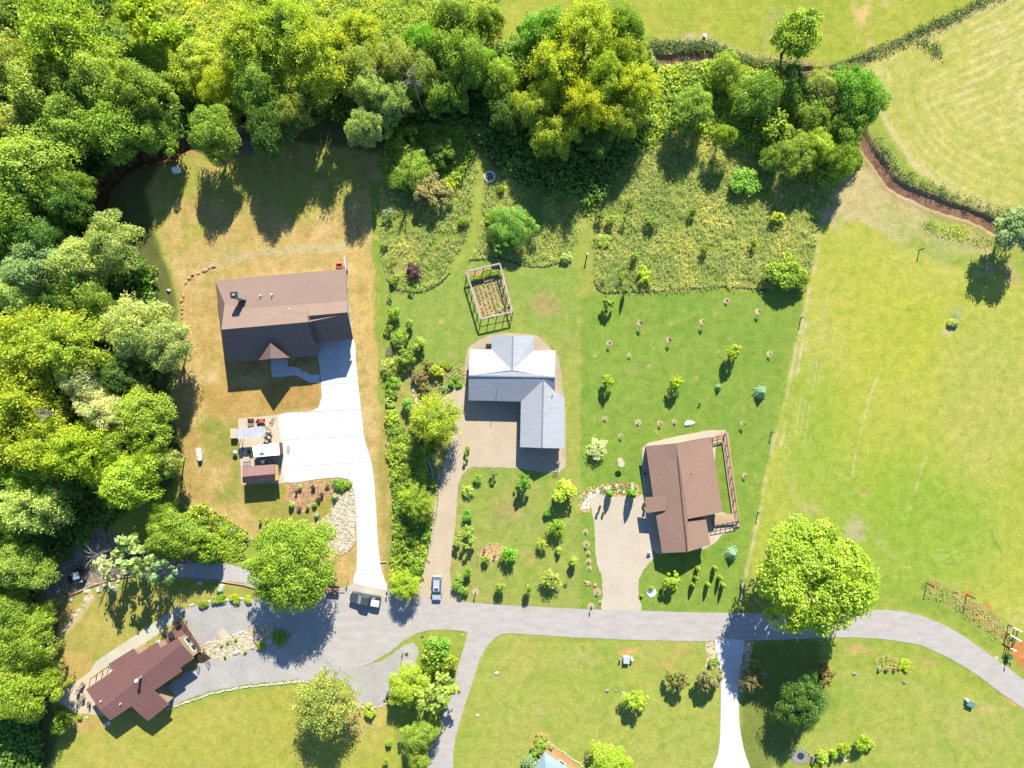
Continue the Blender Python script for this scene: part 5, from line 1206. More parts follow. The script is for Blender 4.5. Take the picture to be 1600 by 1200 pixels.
gable(W(1013, 699.5, 2.8), W(1108, 686, 2.8), W(1057, 695, 4.6), WALL_TAN, h3)
gable(W(1036, 861, 2.8), W(1108, 849, 2.8), W(1074.5, 859.5, 4.55), WALL_TAN, h3); gable(W(1078, 808, 2.8), W(1126, 798.5, 2.8), W(1075.5, 808.5, 4.5), WALL_TAN, h3)
for i, ts in ((0, (.5,)), (1, (.4,)), (2, (.2, .5, .8)), (5, (.5,)), (7, (.25, .6, .85))):
    for t in ts: opening('window', wp[i], wp[(i+1) % len(wp)], t, 1.0, 1.3, 1.3, h3)
opening('patio_door', wp[2], wp[3], .93, 0, 1.8, 2.1, h3, True); opening('garage_door', wp[6], wp[7], .5, 0, 3.6, 2.2, h3, True)
vent_pipe(1079.5, 740, 4.1, h3, .3, .07, BLACK)
for x, y in ((1011.5, 779), (1013.5, 799)): p = W(x, y, 1.5); MB().box((p.x, p.y, 1.55), (.15, .15, 3.1)).build('porch_post', WHITE, h3)
def deck(name, pts, z, mat, label, bw=.16, rot=0, cat='deck', th=.06):
    """boards too narrow to pick out singly, joined as the floor"""
    P = [W(*p) for p in pts]; c = sum(P, Vector((0, 0, 0)))/len(P); t = empty(name, (c.x, c.y, 0), label, cat); co, si = math.cos(rot), math.sin(rot)
    Q = [((p.x-c.x)*co+(p.y-c.y)*si, -(p.x-c.x)*si+(p.y-c.y)*co) for p in P]; m = MB(); y = min(q[1] for q in Q); top = max(q[1] for q in Q)
    while y < top:
        R_ = clip_half(clip_half(Q, 0, -1, -y), 0, 1, y+bw-.02)
        if len(R_) > 2: m.prism([(q[0]*co-q[1]*si+c.x, q[0]*si+q[1]*co+c.y) for q in R_], z-th, z)
        y += bw
    o = m.build('deck_boards', mat, t); o['kind'] = 'stuff'
    for p in P[:4]: MB().box((p.x*.999, p.y*.999, z/2), (.12, .12, z)).build('support_post', mat, t)
    return t
DK = speck('tan_deck', T(222, 190, 155), .12)
d3 = deck('side_deck', [(1113, 683), (1128, 675), (1137, 676), (1155, 822), (1146, 824), (1128, 692), (1113, 696)], .35, DK, 'long narrow tan side deck east of the brown right-hand house', rot=R(-83))
railing('r', W(1132.5, 678, .4), W(1152, 816, .4), d3, WOOD_DARK, 1.0, .35, 2, 2.0)
railing('r', W(1114, 684, .4), W(1131, 680, .4), d3, WOOD_DARK, 1.0, .35, 2, 1.0)
d3b = deck('back_deck', [(1114, 804), (1146, 802), (1148, 818), (1114, 821)], .5, DK, 'small square tan deck at the south end of the long deck', rot=R(5))
railing('r', W(1114, 821, .5), W(1152, 814, .5), d3b, WOOD_DARK, 1.0, .5, 2, 1.0)
for x, y, lab in ((1007, 740, 'blue-grey patio chair in the shade west of the brown right-hand house'), (1014, 864, 'small white pot stand at the garage corner of the brown right-hand house')):
    p = W(x, y); t = empty('patio_chair', p, lab, 'chair'); MB().box((p.x, p.y, .42), (.6, .55, .08)).build('seat', BLUEPLASTIC if x < 1010 else WHITE, t); MB().box((p.x, p.y+.27, .7), (.6, .07, .6), rx=R(-12)).build('backrest', BLUEPLASTIC if x < 1010 else WHITE, t)
    for sx in (-.25, .25):
        for sy in (-.22, .22): MB().box((p.x+sx, p.y+sy, .2), (.05, .05, .4)).build('leg', STEEL, t)
# --- house 4: maroon metal-roofed house, lower left
h4 = empty('house', W(215, 1070), 'maroon ribbed-metal house standing diagonally in the lower left', 'house')
ol = [(281, 994.5), (305.5, 1027), (284, 1041), (286, 1047.5), (243.5, 1077), (264, 1101), (231, 1127), (207.5, 1101.5), (175.5, 1123), (136, 1076), (176.5, 1048.5), (170.5, 1037), (209.5, 1012.5), (217.5, 1021.5), (247.5, 1001.5), (253, 1010)]
O4 = [W(x, y, 3.3) for x, y in ol]; ax = (W(305.5, 1027, 3)-W(243.5, 1077, 3)); ax = Vector((ax.x, ax.y, 0)).normalized(); nx_ = Vector((ax.y, -ax.x, 0))   # ax: along the ridge; nx_: downslope to the south-east
rc = (O4[0]+O4[1])/2*.5+(O4[8]+O4[9])/2*.5; rc = Vector((rc.x, rc.y, 0))
def z4(p): return 4.35-.16*abs((Vector((p[0], p[1], 0))-rc).dot(nx_))
kk = rc.dot(nx_); P4 = [(p.x, p.y) for p in O4]
def half_poly(P, a, b, c):
    # concave-safe enough for this outline
    return clip_half(P, a, b, c)
NWp = half_poly(P4, nx_.x, nx_.y, kk); SEp = half_poly(P4, -nx_.x, -nx_.y, -kk)
m = MB()
for P in (NWp, SEp):
    tr = tessellate_polygon([[Vector((p[0], p[1], 0)) for p in P]]); n = len(P); fs = []
    for t in tr:
        a, b, c = (P[i] for i in t); s_ = (b[0]-a[0])*(c[1]-a[1])-(b[1]-a[1])*(c[0]-a[0]); t = tuple(t) if s_ > 0 else tuple(reversed(t)); fs.append(t); fs.append(tuple(n+i for i in reversed(t)))
    fs += [(i, n+i, n+(i+1) % n, (i+1) % n) for i in range(n)]
    m.add([(p[0], p[1], z4(p)) for p in P]+[(p[0], p[1], z4(p)-.12) for p in P], fs)
rf = m.build('roof', METAL4, h4)
RIB4 = speck('maroon_rib', T(126, 88, 84), .05); m = MB(); ts = [Vector((p[0], p[1], 0)).dot(ax) for p in P4]; t_ = min(ts)+.2
while t_ < max(ts):
    xs_ = []
    for i in range(len(P4)):
        p, q = P4[i], P4[(i+1) % len(P4)]; a = p[0]*ax.x+p[1]*ax.y-t_; b = q[0]*ax.x+q[1]*ax.y-t_
        if (a < 0) != (b < 0): f = a/(a-b); xs_.append(((p[0]+(q[0]-p[0])*f)*nx_.x+(p[1]+(q[1]-p[1])*f)*nx_.y))
    xs_.sort()
    for i in range(0, len(xs_)-1, 2):
        cuts = [xs_[i], xs_[i+1]]
        if cuts[0] < kk < cuts[1]: cuts = [cuts[0], kk, cuts[1]]
        for u, v in zip(cuts, cuts[1:]):
            A_ = ax*t_+nx_*u; B_ = ax*t_+nx_*v; A_.z = z4(A_)+.02; B_.z = z4(B_)+.02; m.bar(A_, B_, .09, .06)
    t_ += .46
rb = m.build('roof_ribs', RIB4, h4); rb['kind'] = 'stuff'
wp = inset(O4, .35); walls(wp, 2.65, WALL_TAN, h4)
for i, ts in ((0, (.3, .7)), (3, (.3, .7)), (5, (.5,)), (8, (.3, .7)), (9, (.5,)), (11, (.5,)), (13, (.5,))):
    for t in ts: opening('window', wp[i], wp[(i+1) % len(wp)], t, .9, 1.2, 1.2, h4)
opening('front_door', wp[15], wp[0], .5, 0, 1.0, 2.1, h4, True)
c4 = W(219.5, 1058.5, 4.6); MB().cone((c4.x, c4.y), .2, .2, 4.0, 6.0, 10).build('flue_pipe', STEEL, h4); MB().cone((c4.x, c4.y), .32, .25, 6.0, 6.25, 10).build('flue_cap', WHITE, h4)
for x, y in ((158, 1095), (189, 1099), (175, 1047)): vent_pipe(x, y, z4(W(x, y, 4)), h4, .4, .09)
d4 = deck('entry_deck', [(253, 1003), (283, 967), (292, 970), (318, 1014), (306, 1024), (283, 992), (254, 1008)], .9, speck('red_deck', T(160, 118, 104), .15), 'reddish timber deck wrapping the north-east end of the maroon house', rot=R(33))
railing('r', W(283, 966, .9), W(315, 1012, .9), d4, WOOD_DARK, 1.0, .9, 3); railing('r', W(283, 966, .9), W(232, 1002, .9), d4, WOOD_DARK, 1.0, .9, 3)
st = empty('deck_stairs', W(318, 1026), 'dark timber stairs down to the gravel from the reddish deck', 'stairs')
for k in range(6): p = W(315+k*1.4, 1021+k*2.0); MB().box((p.x, p.y, .8-k*.14), (1.9, .28, .05), R(30)).build('step', WOOD_DARK, st)
railing('r', W(307, 1026), W(313, 1040), st, WOOD_DARK, 1.0, .3, 2); railing('r', W(322, 1019), W(329, 1033), st, WOOD_DARK, 1.0, .3, 2)
t = empty('porch_frame', W(155, 1055), 'open dark-framed pergola strip along the maroon house patio side', 'pergola')
a_, b_ = W(139, 1074, 2.4), W(173, 1046, 2.4); c_, d_ = W(141, 1061, 2.3), W(168, 1042, 2.3)
MB().bar(c_, d_, .1).build('beam', WOOD_DARK, t)
for f in (0, .33, .66, 1): MB().bar(a_.lerp(b_, f), c_.lerp(d_, f), .08).build('rafter', WOOD_DARK, t); q = c_.lerp(d_, f); MB().box((q.x, q.y, 1.15), (.1, .1, 2.3)).build('post', WOOD_DARK, t)
for i, (x, y, lab) in enumerate(((259, 988, 'dark rocking chair on the reddish deck nearest the walk'), (270, 990, 'round glass patio table on the reddish deck'), (280, 974, 'dark square cooler box on the reddish deck corner'), (222, 1013, 'white louvred air unit in the maroon house wall notch'), (248, 1004, 'white air conditioner beside the maroon house deck door'), (131, 1068, 'grey lounge chair on the tan patio, nearest the house corner'), (124, 1078, 'grey patio chair on the tan patio, leftmost'), (131, 1088, 'grey patio chair on the tan patio, middle front'), (140, 1098, 'grey patio chair on the tan patio, closest to the west wall'), (264, 1089, 'round green-grey pot stand near the south wing corner of the maroon house'), (169, 1130, 'white rock-shaped cover beside the maroon house south-west corner'))):
    z0 = .9 if i < 3 else 0; p = W(x, y, z0)
    if i in (1, 9): t = empty('patio_table', (p.x, p.y, z0), lab, 'table'); MB().cone((p.x, p.y), .6, .6, z0+.68, z0+.72, 16).build('table_top', GLASS if i == 1 else GREEN_PAINT, t); MB().cone((p.x, p.y), .25, .05, z0, z0+.68, 8).build('pedestal', STEEL, t)
    elif i in (2, 3, 4, 10): t = empty('storage_box', (p.x, p.y, z0), lab, 'box'); mt = BLACK if i == 2 else WHITE; MB().box((p.x, p.y, z0+.35), (.9, .7, .7), R(30), taper=.9).build('case', mt, t, bevel=.05); MB().box((p.x, p.y, z0+.74), (.8, .6, .06), R(30)).build('lid', mt if i == 2 else STEEL, t)
    else:
        t = empty('patio_chair', (p.x, p.y, z0), lab, 'chair', rz=R(30*i)); MB().box((0, 0, .42), (.6, .6, .08)).build('seat', WOOD_GREY, t, True); MB().box((0, .3, .75), (.6, .08, .7), rx=R(-12)).build('backrest', WOOD_GREY, t, True)
        for sx in (-.26, .26):
            MB().box((sx, 0, .6), (.06, .6, .05)).build('armrest', WOOD_GREY, t, True)
            for sy in (-.25, .25): MB().box((sx, sy, .2), (.06, .06, .4)).build('leg', WOOD_GREY, t, True)
# --- house 5: teal hip roof at the bottom edge
h5 = empty('house', W(862, 1215), 'teal metal-roofed house corner cut by the bottom edge', 'house')
roof('roof', [[(850.5, 1175, 3.0), (852, 1190, 3.9), (856, 1240, 5.4), (822, 1222, 3.0)], [(850.5, 1175, 3.0), (912, 1216, 3.0), (856, 1240, 5.4), (852, 1190, 3.9)], [(822, 1222, 3.0), (856, 1240, 5.4), (880, 1275, 3.0)], [(912, 1216, 3.0), (880, 1275, 3.0), (856, 1240, 5.4)]], METAL5, h5)
wp = inset(world_poly([(850.5, 1175, 3), (912, 1216, 3), (880, 1275, 3), (822, 1222, 3)]), .5); walls(wp, 2.95, WALL_TAN, h5); opening('window', wp[0], wp[1], .5, 1, 1.2, 1.2, h5); opening('window', wp[3], wp[0], .5, 1, 1.2, 1.2, h5)

# ------------------------------------------------------------------ camp by the white driveway
sh = empty('shed', W(405, 742), 'rose-brown metal-roofed shed with pointed porch gable beside the white driveway', 'shed')
roof('roof', [[(378.5, 729, 2.9), (429.5, 725.5, 2.9), (429, 740.5, 3.9), (378.7, 745, 3.9)], [(378.7, 745, 3.9), (429, 740.5, 3.9), (430, 751, 3.1), (379, 755, 3.1)]], METAL_SHED, sh)
m = MB()
for k in range(16):
    f = (k+.5)/16; a_ = W(378.5+51*f, 729-3.5*f, 2.93); b_ = W(378.7+50.3*f, 745-4.5*f, 3.93); c_ = W(379+51*f, 755-4*f, 3.13); m.bar(a_, b_, .06, .05); m.bar(b_, c_, .06, .05)
m.build('roof_ribs', speck('rose_rib', T(140, 104, 100), .05), sh)['kind'] = 'stuff'
wp = inset(world_poly([(378.5, 729, 3), (429.5, 725.5, 3), (430, 751, 3), (379, 755, 3)]), .2); walls(wp, 2.9, WALL_TAN, sh)
roof('porch_gable', [[(430, 727, 2.9), (434, 726.5, 2.9), (435.5, 750, 2.9), (430, 751, 2.9)]], speck('straw_panel', T(226, 196, 120), .15), sh)
for t in (.3, .7): opening('window', wp[0], wp[1], t, 1, 1.0, 1.0, sh)
opening('door', wp[1], wp[2], .5, 0, .9, 2, sh, True)
cp = empty('camper_trailer', W(415, 705), 'white-roofed camper trailer parked between shed and canopy', 'camper trailer')
cpts = [(394, 697, 2.9), (435.5, 692, 2.9), (437, 711, 2.9), (396.5, 714.5, 2.9)]
CP = world_poly(cpts); MB().prism([(p.x, p.y) for p in inset(CP, .08)], .55, 2.78).build('body', speck('camper_side', T(170, 120, 125), .05), cp)
MB().prism([(p.x, p.y) for p in CP], 2.78, 2.9).build('roof', WHITE, cp)
p = W(409, 708, 3); MB().box((p.x, p.y, 3.0), (.75, .35, .2), R(4)).build('roof_vent', GREEN_PAINT, cp); p = W(425, 709, 3); MB().cone((p.x, p.y), .1, .1, 2.9, 3.1, 8).build('vent_pipe', STEEL, cp)
p = W(407, 698.5, 3); MB().box((p.x, p.y, 2.93), (1.2, .06, .05), R(-4)).build('roof_seam', STEEL, cp)
q = inset(CP, .06)
for t in (.3, .7): opening('window', q[2], q[3], t, 1.4, .9, .6, cp); opening('window', q[0], q[1], t, 1.4, .9, .6, cp)
opening('door', q[2], q[3], .5, .55, .7, 1.8, cp, True)
for x in (412, 420):
    for y in (695.5, 712): p = W(x, y, .3); MB().tube([(p.x, p.y-.12, .35), (p.x, p.y+.12, .35)], [.35, .35], 14).build('wheel', RUBBER, cp)
ca = empty('hexagonal_canopy', W(390, 678), 'pale grey panelled canopy roof with a pointed east end', 'canopy'); ztop = 2.9
CAN = speck('canopy_panel', T(212, 214, 222), .05)
tops = [(369, 670.5), (379.5, 668.5), (389, 668), (399, 666.5), (409.5, 665.5)]; bots = [(371, 686.5), (381, 686), (391, 685.5), (400.5, 684.5), (409.5, 683.5)]
for i in range(4):
    P = [W(*tops[i], ztop), W(*tops[i+1], ztop), W(*bots[i+1], ztop), W(*bots[i], ztop)]; MB().prism([(v.x, v.y) for v in inset(P, .025)], ztop-.08, ztop).build('panel', CAN, ca)
P = [W(409.5, 665.5, ztop), W(416.5, 674.5, ztop), W(409.5, 683.5, ztop)]; MB().prism([(v.x, v.y) for v in P], ztop-.08, ztop).build('panel', CAN, ca)
for x, y in ((370, 671), (371.5, 686), (409, 667), (409, 683), (416, 674.5)): p = W(x, y, ztop); MB().box((p.x, p.y, ztop/2-.05), (.1, .1, ztop-.1)).build('post', WHITE, ca)
ar = empty('lattice_trellis', W(417, 680), 'grey-brown slatted trellis around the canopy point', 'trellis')
for a_, b_ in (((410, 666, 2.4), (418.5, 673, 2.4)), ((418.5, 676, 2.4), (409.5, 685, 2.4))):
    A_, B_ = W(*a_), W(*b_)
    for zz in (1.0, 1.7, 2.4): MB().bar(A_*1+Vector((.1, 0, zz-2.4)), B_+Vector((.3, 0, zz-2.4)), .08, .3).build('slat', WOOD_GREY, ar)
tr_ = W(365, 677, 1); t = empty('cargo_box', (tr_.x, tr_.y, 0), 'tan wooden platform box at the canopy west end', 'wooden box'); MB().box((tr_.x, tr_.y, .55), (1.15, 1.8, 1.0), R(3)).build('body', WOOD, t); MB().box((tr_.x, tr_.y, 1.08), (1.2, 1.85, .06), R(3)).build('lid', CONCRETE_TAN, t)
def furniture(px, py, w, d, h, mat, name, label, cat, rz=0, top=None):
    p = W(px, py); t = empty(name, p, label, cat, rz=rz)
    MB().box((0, 0, h-.04), (w, d, .07)).build('top', top or mat, t, True)
    for sx in (-w/2+.06, w/2-.06):
        for sy in (-d/2+.06, d/2-.06): MB().box((sx, sy, (h-.08)/2), (.07, .07, h-.08)).build('leg', mat, t, True)
    return t
bench(393, 656.5, 'brown slatted bench facing south on the camp pad', 1.1, R(0), speck('red_brown_timber', T(150, 95, 75), .2)); bench(393, 663, 'grey-brown slatted bench nearest the canopy edge', 1.1, R(180), WOOD_GREY)
mo = empty('ride_on_mower', W(408.5, 659), 'small red ride-on mower parked on the camp pad', 'mower', rz=R(3))
MB().box((.15, 0, .55), (1.0, .6, .35), taper=.8).build('body', RED, mo, True, bevel=.05); MB().box((-.45, 0, .75), (.4, .45, .12)).build('seat', BLACK, mo, True); MB().box((-.65, 0, .95), (.08, .45, .4)).build('seat_back', BLACK, mo, True)
MB().box((0, 0, .25), (1.1, 1.0, .15)).build('mower_deck', RED, mo, True); MB().tube([(.2, 0, .7), (.0, 0, 1.0)], [.03, .03]).build('steering_column', BLACK, mo, True)
for x, y, r_ in ((.55, .42, .22), (.55, -.42, .22), (-.5, .45, .28), (-.5, -.45, .28)): MB().tube([(x, y-.09, r_), (x, y+.09, r_)], [r_, r_], 12).build('wheel', RUBBER, mo, True)
by = empty('bicycle', W(426, 659.5), 'thin-framed bicycle lying by the red mower', 'bicycle', rz=R(60))
for x in (-.5, .5): 
    m = MB(); m.tube([(x+.33*math.cos(i*.524), .33*math.sin(i*.524), .12) for i in range(13)], [.025]*13, 4); m.build('wheel', BLACK, by, True)
for a_, b_ in (((-.5, 0, .15), (-.1, -.25, .15)), ((-.1, -.25, .15), (.45, .25, .15)), ((-.2, .25, .15), (.45, .25, .15)), ((-.1, -.25, .15), (-.2, .3, .15)), ((.5, 0, .15), (.42, .35, .15)), ((-.5, 0, .15), (-.2, .25, .15))): MB().bar(a_, b_, .04).build('frame_tube', speck('olive_paint', T(150, 150, 90), .1), by, True)
MB().bar((.3, .4, .18), (.55, .38, .18), .04).build('handlebar', BLACK, by, True); MB().box((-.22, .35, .16), (.25, .12, .05)).build('saddle', BLACK, by, True)
furniture(387, 717, 1.25, .9, .75, CONCRETE_TAN, 'camp_table', 'cream folding table left of the camper trailer', 'table', R(3)); furniture(388, 724.5, 1.3, .6, .7, WHITE, 'camp_table', 'white low table with grill against the shed', 'table', R(3), STEEL)
furniture(404, 720, 1.2, .7, .6, WOOD_GREY, 'camp_table', 'grey camp table in the shade under the camper awning', 'table', R(3)); furniture(414, 721, 1.1, .6, .6, WHITE, 'camp_table', 'pale table with crates under the camper awning', 'table', R(3)); furniture(421, 721.5, 1.4, .65, .6, WOOD, 'camp_table', 'brown picnic table at the right end under the awning', 'table', R(3))
furniture(420, 715.5, 1.5, .35, .45, WOOD, 'camp_bench', 'brown camp bench beside the brown picnic table', 'bench', R(3))
for x, y, lab in ((381, 701, 'blue folding chair in the canopy shade'), (391, 706, 'dark folding chair beside the camper corner')):
    t = empty('folding_chair', W(x, y), lab, 'chair', rz=R(40)); mt = BLUEPLASTIC if x < 385 else BLACK
    MB().box((0, 0, .42), (.5, .5, .05)).build('seat', mt, t, True); MB().box((0, .26, .68), (.5, .05, .5)).build('backrest', mt, t, True)
    for s_ in (-.22, .22): MB().bar((s_, -.25, 0), (s_, .25, .42), .04).build('leg', STEEL, t, True); MB().bar((s_, .25, 0), (s_, -.25, .42), .04).build('leg', STEEL, t, True)
pt = empty('round_grill', W(369, 707), 'round grey kettle grill on the grass left of the pad', 'grill'); p = W(369, 707); MB().cone((p.x, p.y), .3, .5, .5, .75, 14).build('bowl', BLACK, pt); MB().cone((p.x, p.y), .5, .12, .75, 1.05, 14).build('lid', STEEL, pt)
for k in range(3): a_ = k*2.1; MB().bar((p.x+.45*math.cos(a_), p.y+.45*math.sin(a_), 0), (p.x+.2*math.cos(a_), p.y+.2*math.sin(a_), .6), .05).build('leg', STEEL, pt)
# propane tank
tk = empty('propane_tank', W(313.5, 710), 'white capsule propane tank on the dry yard', 'tank', rz=R(97)); prof = [(-1.25, .05), (-1.2, .25), (-1.05, .38), (-.85, .43), (.85, .43), (1.05, .38), (1.2, .25), (1.25, .05)]
MB().tube([(a_, 0, .62) for a_, b_ in prof], [b_ for a_, b_ in prof], 16).build('tank_body', WHITE, tk, True, smooth=True); MB().cone((0, 0), .18, .14, 1.03, 1.2, 12).build('valve_dome', WHITE, tk, True)
for x in (-.7, .7): MB().box((x, 0, .12), (.12, .7, .28)).build('foot', CONCRETE_OLD, tk, True)

# ------------------------------------------------------------------ stones
def rock_proto(seed, flat=.6):
    r = random.Random(seed); bm = bmesh.new(); bmesh.ops.create_icosphere(bm, subdivisions=1, radius=1)
    for v in bm.verts: v.co *= r.uniform(.78, 1.12); v.co.z = max(-.25, v.co.z*flat)
    me = bpy.data.meshes.new('rock'); bm.to_mesh(me); bm.free(); return me
RK = {}
def rock_mesh(mat, i):
    k = (mat.name, i % 4)
    if k not in RK: RK[k] = rock_proto(i % 4+3); RK[k].materials.append(mat)
    return RK[k]
def rock(px, py, w, d, rz, label, mat=STONE, name='boulder', cat='boulder', h=None, group=None):
    p = W(px, py); o = mobj(name, rock_mesh(mat, rnd.randrange(4))); o.location = (p.x, p.y, .04); o.scale = (w*PX/2, d*PX/2, (h or min(w, d)*PX*.45)); o.rotation_euler = (0, 0, R(rz)); return tag(o, label, cat, group)
for a in ((1077, 661, 18, 11, 5, 'big white boulder on the lawn north of the brown right-hand house', WHITE, 1.1), (1018, 926, 15, 18, 0, 'white boulder mound with a small shrub on the road-side lawn', WHITE, .5), (949, 1079, 8, 7, -40, 'small grey boulder at the left of the lawn trio', STONE_GREY, .6), (963, 1079, 6, 5, 10, 'dull flat boulder in the middle of the lawn trio', STONE_GREY, .3), (973, 1083, 9, 9, 20, 'dark-shadowed boulder touching the yellow lawn tree', STONE_GREY, .8),
          (776, 1052, 7, 7, 20, 'pale round boulder on the lawn right of the side road', STONE, .6), (746, 1118, 6, 6, 0, 'small whitish rock near the side road curve', STONE, .5), (1334, 1052, 8, 7, 0, 'grey boulder near the dark tree on the lower right lawn', STONE_GREY, .7), (1413, 1066, 7, 7, 0, 'grey boulder alone below the roadside flower bed', STONE_GREY, .8),
          (135, 923, 12, 8, 10, 'white boulder under the gravel yard timber edge', STONE, .5), (111, 937, 9, 8, 0, 'pale boulder left below the timber edge', STONE, .6), (86, 959, 9, 6, 20, 'grey boulder on the dry bank by the left trees', STONE_GREY, .6), (83, 1058, 10, 7, 20, 'grey boulder left of the paved patio, upper one', STONE_GREY, .7), (80, 1093, 8, 8, 0, 'grey boulder at the patio left tip', STONE_GREY, .7), (135, 1121, 7, 4, 0, 'pale flat stone under the patio rim', STONE, .3), (92, 1117, 6, 4, 0, 'small pale stone by the lower left bush', STONE, .3),
          (264, 454, 6, 8, 80, 'pale upright boulder with a long shadow on the dry yard', STONE, 1.1), (402, 935, 12, 9, 20, 'grey boulder in the shade of the big lane tree', STONE_GREY, .7), (303, 796, 4, 4, 0, 'small pale stone at the wire fence corner', STONE, .4), (1553, 1165, 1, 1, 0, '', STONE, 0), (722, 992, 5, 2.5, 0, 'small white stone on the island tip', STONE, .2), (1190, 500, 1, 1, 0, '', STONE, 0), (660, 995, 5, 4, 0, 'dark small rock at the top of the road island', STONE_DARK, .4),
          (300, 945, 10, 5, 20, 'white edging stone on the garden edge, first from left', STONE, .5), (328, 940, 9, 6, 0, 'white edging stone on the garden edge, second from left', STONE, .5), (356, 937, 11, 5, 5, 'white edging stone on the garden edge, third from left', STONE, .5), (378, 935, 8, 5, 0, 'pale edging stone on the garden edge in the tree shade', STONE, .5),
          (346, 915, 12, 6, 0, 'flat pale stone under the lane timber edge, right one', STONE, .2), (312, 911, 12, 7, 0, 'flat pale stone under the lane timber edge, left one', STONE, .2),
          (369, 1020, 15, 8, 20, 'largest white boulder on the lower rim of the stone island', STONE, .8), (395, 1011, 10, 8, 10, 'white boulder second from right on the island rim', STONE, .7), (420, 1004, 13, 7, 15, 'white boulder beside the dark bush on the island', STONE, .6), (376, 988, 9, 6, 20, 'white boulder on the upper rim of the stone island', STONE, .4), (350, 994, 8, 4, 5, 'flat pale stone on the island upper left', STONE, .3), (340, 1016, 10, 7, 0, 'flat white slab at the island left end', STONE, .2), (326, 1004, 10, 5, 15, 'flat white step stone by the deck', STONE, .2)):
    if a[7]: rock(*a[:5], a[5], a[6], h=a[7]*.7)
def stone_line(name, label, path, size, mat, cat='stone edging', jit=.3, limit=290, h=.25, z=0.0, gap=1.0):
    """a laid line of stones, every stone a piece of its own"""
    P = [W(*p) for p in path]; c = P[len(P)//2]; t = empty(name, (c.x, c.y, 0), label, cat); k = 0; carry = 0
    for i in range(len(P)-1):
        L = (P[i+1]-P[i]).length; d = (P[i+1]-P[i]).normalized(); s_ = carry
        while s_ < L and k < limit:
            q = P[i]+d*s_; w = size*rnd.uniform(.75, 1.3)
            o = mobj('stone', rock_mesh(mat, k), t); o.location = (q.x-c.x+rnd.uniform(-1, 1)*jit*size*.3, q.y-c.y+rnd.uniform(-1, 1)*jit*size*.3, .02+z); o.scale = (w*.55, w*.4*rnd.uniform(.8, 1.2), h*rnd.uniform(.7, 1.3)); o.rotation_euler = (0, 0, math.atan2(d.y, d.x)+rnd.uniform(-.3, .3)); k += 1; s_ += w*gap
        carry = s_-L
    return t
stone_line('stone_edging', 'dark stone edging round the foot of the left meadow', [(604, 436), (613, 448), (622, 453), (640, 456), (657, 457), (670, 453), (690, 441), (705, 424)], .45, STONE_DARK)
stone_line('stone_edging', 'wavy dark stone edging under the meadow with the emerald tree', [(734, 406), (748, 406), (765, 402), (780, 402), (795, 408), (810, 413), (830, 417), (852, 417), (870, 412), (884, 406)], .45, STONE_DARK)
stone_line('stone_edging', 'long stone edging between the right meadow and orchard lawn', [(928, 440), (934, 452), (945, 458), (985, 456), (1030, 455), (1080, 451), (1130, 448), (1180, 451), (1200, 455)], .5, STONE_DARK)
stone_line('stone_retaining_wall', 'curved row of tan boulders north-west of the brown house', [(335, 416), (322, 420), (312, 426), (301, 430), (296, 434), (290, 441)], .95, STONE_TAN, h=.5, gap=1.15)
stone_line('stone_retaining_wall', 'column of tan stones down the dry yard west of the brown house', [(287, 462), (284, 470), (285, 480), (284, 490), (285, 499)], .8, STONE_TAN, h=.5)
stone_line('stone_retaining_wall', 'pale stone wall along the lower edge of the grey gravel drive', [(262, 1108), (290, 1098), (330, 1084), (380, 1074), (420, 1070), (470, 1065), (483, 1066)], .6, STONE, h=.35)
stone_line('stone_retaining_wall', 'low white stone curb round the foot of the gravel turnaround', [(552, 1098), (563, 1104), (575, 1107), (590, 1105), (605, 1099), (612, 1092)], .6, STONE, h=.3)
stone_line('stone_curb', 'pale stone curb on the left of the tan gravel driveway', [(687, 738), (684, 760), (680, 790), (678, 820), (672, 850), (667, 880), (660, 900), (652, 912)], .4, STONE, h=.15)
stone_line('stone_path', 'stepping-stone path up the dry slope above the patio', [(143, 928), (136, 940), (127, 948), (118, 962), (108, 975), (101, 985)], .8, STONE, cat='stone path', jit=2.5, h=.1, gap=.8)
stone_line('stone_ring', 'pale stone rim round the half-moon straw bed', [(746, 868), (749, 860), (756, 854), (766, 850), (778, 850), (786, 855), (787, 866), (779, 874), (768, 878), (757, 872), (746, 868)], .35, STONE_TAN, cat='stone ring', h=.15)
stone_line('stone_edging', 'stone edging of the bed beside the grey house', [(660, 605), (672, 596), (690, 584), (705, 578), (720, 571)], .5, STONE_TAN, h=.2); stone_line('stone_edging', 'lower stone path rim in the bed beside the grey house', [(666, 622), (672, 610), (680, 602), (695, 593), (712, 588), (724, 580)], .7, STONE_TAN, h=.15)
stone_line('stone_edging', 'grey stones of the dry watercourse south of the bronze clump', [(640, 590), (645, 600), (644, 612), (650, 620), (652, 632)], .7, STONE, jit=1.5, h=.25)
stone_line('stone_edging', 'wavy stone line round the pine-straw bed', [(858, 1160), (868, 1168), (880, 1175), (890, 1184), (905, 1192), (912, 1200)], .5, STONE, h=.2)
stone_line('stone_edging', 'white stones along the white driveway by the river rocks', [(550, 754), (552, 765), (553, 775), (555, 790), (556, 805)], .5, STONE, h=.2)
stone_line('stone_edging', 'tan rim stones below the river rock bed', [(556, 846), (548, 857), (540, 864), (531, 868), (524, 865)], .45, STONE_TAN, h=.2)
